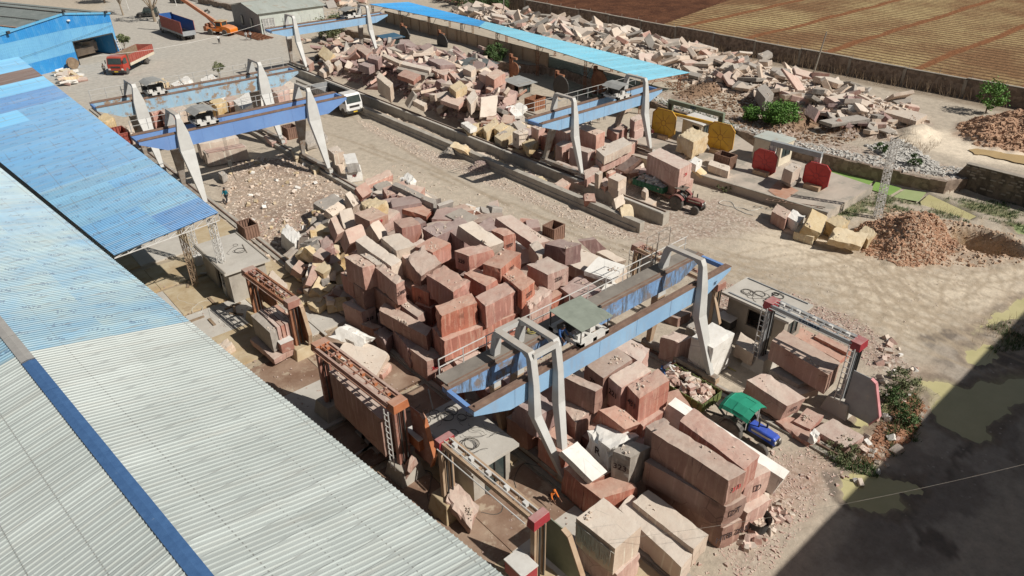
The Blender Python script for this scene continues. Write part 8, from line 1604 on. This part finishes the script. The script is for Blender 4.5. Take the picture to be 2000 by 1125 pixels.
# fill of the centre pile, seen in the gaps
CP = W((690, 640), (760, 700), (900, 730), (1020, 660), (1170, 620), (1190, 570), (1100, 510), (960, 440), (800, 400), (700, 400), (660, 450), (690, 560))
for k, (nn, zc, sz) in enumerate(((46, .75, (1.9, 2.4)), (40, 2.3, (1.8, 2.3)))):
    scatter(nn, CP, lambda x, y, r: zc-.6, sz, ['red', 'brown', 'purple', 'pink'], 'block', 'buried block showing through gaps low in the centre pile', 'stone block', 'buried blocks of the centre pile', 10+k, tilt=.04, yaw=0, minsep=1.75, name='base_block', keep=lambda x, y, k=k: x > 22 and poly_sd(np.array([x]), np.array([y]), CP)[0] > .9+k*1.4)
scatter(26, W((700, 400), (760, 370), (860, 390), (1000, 430), (1060, 470), (900, 470), (760, 440)), lambda x, y, r: ground_z(x, y)+r.uniform(.1, .8), (.9, 1.8), ['pale', 'pink', 'grey', 'purple'], 'slab', 'broken slab lying between the rear rows of the centre pile', 'stone slab', 'broken slabs in the rear rows', 12, tilt=.3, thick=(.3, .7))
scatter(30, W((960, 780), (1060, 830), (1180, 900), (1280, 880), (1320, 830), (1200, 760), (1100, 760)), lambda x, y, r: .5, (1.6, 2.2), ['red', 'brown', 'purple'], 'block', 'low dark block at ground level inside the front pile', 'stone block', 'ground level blocks of the front pile', 13, tilt=.04, yaw=0, minsep=1.6, name='base_block', keep=lambda x, y: 21.8 < x < 28.5)
# loose stones and chips: individuals where they show, the rest one mass
scatter(80, Z_CHIPS, gzlow, (.15, .5), ['white', 'pale', 'yellow', 'pale'], 'block', 'loose pale stone on the chip strewn ground under the left cranes', 'stone', 'loose stones on the chip strewn ground', 14, tilt=.5, name='loose_stone', keep=lambda x, y: x > 20.8)
scatter(60, W((1480, 1000), (1500, 940), (1560, 1000), (1490, 1060), (1430, 1090), (1400, 1125)), gzlow, (.12, .4), ['pale', 'pink'], 'block', 'small loose stone beside the three-high stack at the lower right', 'stone', 'loose stones at the lower right', 15, tilt=.5, name='loose_stone')
scatter(60, W((1720, 640), (1790, 720), (1750, 900), (1660, 960), (1620, 900), (1700, 850)), gzlow, (.15, .5), ['pale', 'white', 'pink'], 'block', 'loose stone on the weedy bank beside the ochre puddle', 'stone', 'loose stones on the weedy bank', 16, tilt=.5, name='loose_stone')
scatter(26, W((100, 148), (150, 140), (170, 150), (150, 165), (120, 170)), lambda x, y, r: r.uniform(.1, .7), (.8, 1.8), ['white', 'pale', 'yellow', 'pink'], 'slab', 'cut slab stacked outside the blue warehouse wall', 'stone slab', 'cut slabs outside the blue warehouse', 17, tilt=.15, thick=(.2, .45))
scatter(14, [(27, 147), (32, 149.5), (31, 156), (26, 153)], lambda x, y, r: r.uniform(.2, 1.4), (1.6, 2.6), ['pale'], 'block', 'pale block stored inside the warehouse doorway', 'stone block', 'pale blocks inside the warehouse', 18, tilt=.02, yaw=.4, name='stored_block')
def chips(name, label, n, poly, smin, smax, m, seed, zlift=0.):
    r = random.Random(seed); P = np.array(poly); x0, y0 = P.min(0); x1, y1 = P.max(0); X_ = np.array([r.uniform(x0, x1) for _ in range(n*3)]); Y_ = np.array([r.uniform(y0, y1) for _ in range(n*3)]); ok = poly_sd(X_+fbm(X_, Y_, 1.5, 5)*1.2-.6, Y_, poly) > 0; X_, Y_ = X_[ok][:n], Y_[ok][:n]; Z_ = gz(X_, Y_); mb = MB()
    for x, y, z in zip(X_, Y_, Z_):
        s = r.uniform(smin, smax)*(.5+r.random()); a = r.uniform(0, 6.28); b = a+r.uniform(1.7, 2.5); c = b+r.uniform(1.6, 2.4); h = s*r.uniform(.35, .8); o = Vector((x, y, z-.02+zlift))
        p = [o+Vector((cos(t), sin(t), 0))*s for t in (a, b, c)]; q = [v+Vector((0, 0, h*r.uniform(.5, 1.2)))+(o-v)*.25 for v in p]; mb.add(p+q, [(3, 4, 5), (0, 1, 4, 3), (1, 2, 5, 4), (2, 0, 3, 5)])
    mb.done(name, m, kind='stuff', label=label, cat='gravel')
chips('stone_chips', 'pale chips strewn over the ground under the left cranes', 2600, Z_CHIPS, .04, .16, ROCK['pale'], 1)
chips('white_rubble', 'white rubble banked behind the low retaining wall', 3000, [(wall2x(y)+a, y) for y, a in ((75, .2), (60, .2), (45, .2), (33, .2), (26, .2), (18, .3), (17, 3.5), (22, 5), (27, 4.0), (33, 2.4), (45, 1.8), (60, 2.2), (78, 2.4))], .08, .26, mat('white_rubble', (.60, .58, .54), (.36, .34, .31), scale=2.5, rough=.95, bump=.2), 2)
chips('gravel', 'pinkish gravel strewn beside the lettered saw', 5200, Z['grav'], .03, .10, ROCK['pink'], 3); chips('gravel', 'gravel strewn along the rail wall and road', 2600, Z['grav3'], .04, .13, ROCK['pale'], 4)
chips('earth_clods', 'brown clods covering the earth mound beside the pit', 7000, [(MOUND.x+4.9*cos(a), MOUND.y+3.9*sin(a)) for a in [i*pi/8 for i in range(16)]], .035, .15, mat('earth_clod', (.50, .31, .20), (.37, .21, .135), scale=2, rough=1, bump=.2), 5); chips('pit_rubble', 'pinkish crumbled soil round the rim of the dug pit', 2400, Z_PITSIDE, .05, .17, mat('pink_soil', (.52, .38, .27), (.42, .28, .19), scale=2, rough=1, bump=.2), 6)
chips('gravel', 'fine pale grit scattered over the loading road', 5200, W((1250, 420), (1500, 430), (1900, 520), (1950, 640), (1700, 640), (1500, 540), (1250, 480), (1000, 380), (760, 280), (800, 270)), .015, .06, ROCK['pale'], 21); chips('gravel', 'loose stones dropped along the edge of the loading road', 900, W((700, 340), (860, 400), (1000, 430), (1230, 540), (1400, 560), (1250, 480), (1000, 400), (780, 320)), .03, .12, ROCK['pale'], 22)
chips('gravel', 'reddish gravel at the foot of the stack at the lower right', 2200, Z['pinkside'], .02, .08, ROCK['pink'], 7); chips('heap_rubble', 'small broken rubble filling the big heap behind the rail wall', 6000, HEAPS[1][0], .10, .42, ROCK['purple'], 8); chips('heap_rubble', 'small broken rubble filling the long heap below the boundary wall', 11000, HEAPS[0][0], .12, .55, ROCK['pale'], 9)
chips('bank_rubble', 'crumbled reddish soil on the weedy bank by the puddles', 1500, Z_BANK, .04, .14, mat('red_soil', (.36, .19, .11), (.26, .13, .08), scale=2, rough=1, bump=.2), 10); chips('channel_rubble', 'pale crumbs of stone lying in the channel between the rail walls', 1500, Z_CHAN, .04, .14, ROCK['pale'], 11)
for k, (px, py, c, lb) in enumerate(((880, 300, 'grey', 'small grey gravel heap against the low concrete wall'), (938, 330, 'purple', 'dark gravel heap beside the low concrete wall'))):
    c_ = G(px, py); chips('gravel_heap', lb, 1500, [(c_.x+1.5*cos(a), c_.y+1.1*sin(a)) for a in [i*pi/8 for i in range(16)]], .03, .09, ROCK[c], 12+k)

# crumbs on the block tops, chips between the piles
mb = MB(); r_ = random.Random(33)
for a, b, c in r_.sample(TOPS, min(len(TOPS), 190)):
    n = r_.randrange(3, 22); cu, cv = r_.random(), r_.random(); sp = r_.uniform(.12, .5)
    for k in range(n):
        u = cu+r_.gauss(0, sp)*.5; v = cv+r_.gauss(0, sp)*.5
        if not (.05 < u < .95 and .05 < v < .95): continue
        o = b+(a-b)*u+(c-b)*v+Vector((0, 0, .005)); s_ = r_.uniform(.025, .10)*(.5+r_.random()); t0 = r_.uniform(0, 6.3); p = [o+Vector((cos(t0+i*2.1), sin(t0+i*2.1), 0))*s_ for i in range(3)]; q = [x*.7+o*.3+Vector((0, 0, s_*r_.uniform(.5, 1.1))) for x in p]; mb.add(p+q, [(3, 4, 5), (0, 1, 4, 3), (1, 2, 5, 4), (2, 0, 3, 5)])
mb.done('stone_crumbs', ROCK['pale'], kind='stuff', label='crumbs of stone lying on the tops of the blocks', cat='gravel')
chips('stone_chips', 'chips of pink stone between the blocks and along the near crane rail', 5200, [(20.5, 9), (32.6, 9), (34, 60), (20.6, 62)], .03, .13, ROCK['pink'], 31)
chips('stone_chips', 'wet brown chips and mud crumbs on the floor of the saw yard', 1500, [(9, 12), (19.4, 12), (19.4, 60), (9, 60)], .02, .08, ROCK['brown'], 32, zlift=.15)
chips('stone_chips', 'chips of stone strewn round the blocks of the right yard', 2600, W((1060, 300), (1250, 290), (1330, 400), (1240, 420), (1150, 360)), .04, .14, ROCK['pale'], 33)
for k in range(26):      # planks and pipes lying about the saw yard
    x, y = r_.uniform(10.5, 18.6), r_.uniform(13, 58); L_ = r_.uniform(.8, 2.8); an = r_.choice((pi/2, pi/2, 0, r_.uniform(0, 3))); o_ = thing('timber_plank', 'weathered timber plank lying on the saw yard floor', 'plank', (x, y, .15), an, 'planks lying on the saw yard floor'); mb = MB(); mb.box(-L_/2, L_/2, -.1, .1, 0, .08); mb.done('board', M['wood' if k % 3 else 'slab'], o_)

CL2 = mat('tan_clod', (.50, .33, .22), (.38, .23, .15), scale=2, rough=1, bump=.2)
chips('earth_clods', 'tan clods covering the soil heap beyond the tall stone wall', 5000, [(SILTM.x+6.8*cos(a), SILTM.y+5.8*sin(a)) for a in [i*pi/8 for i in range(16)]], .05, .24, CL2, 41)
chips('earth_clods', 'dark brown clods on the earth bank behind the disc saws', 3200, W((1290, 160), (1400, 160), (1560, 225), (1700, 262), (1640, 285), (1480, 262), (1330, 195), z=1.3), .06, .25, mat('dark_clod', (.29, .19, .125), (.2, .13, .085), scale=2, rough=1, bump=.2), 42)
chips('white_rubble', 'white rubble fan at the end of the chip bank beside the mast', 1500, W((1690, 285), (1760, 275), (1835, 320), (1840, 345), (1760, 325), z=1.3), .10, .32, mat('white_rubble', (.6, .58, .54)), 43)
mb = MB()        # long weeds and dead stalks on the reddish bank and by the ponds
for k in range(700):
    q = G(r_.choice((r_.gauss(1765, 22), r_.gauss(1690, 40), r_.gauss(1960, 30))), 0); px_, py_ = r_.choice(((1760, 770), (1740, 830), (1690, 900), (1640, 885), (1960, 650), (1700, 395), (1850, 415))); q = G(px_+r_.gauss(0, 22), py_+r_.gauss(0, 12)); z = ground_z(q.x, q.y); h = r_.uniform(.2, .7); mb.tube((q.x, q.y, z-.05), (q.x+r_.uniform(-.25, .25), q.y+r_.uniform(-.25, .25), z+h), .014, 3, .005)
mb.done('dry_stalks', M['dry'], kind='stuff', label='dry stalks among the weeds beside the puddles and ponds', cat='weeds')
for o in list(bpy.data.objects):
    if o.name.startswith('txt'): bpy.data.objects.remove(o)
print('OBJECTS', len(bpy.data.objects), 'TOP', sum(1 for o in bpy.data.objects if o.parent is None))
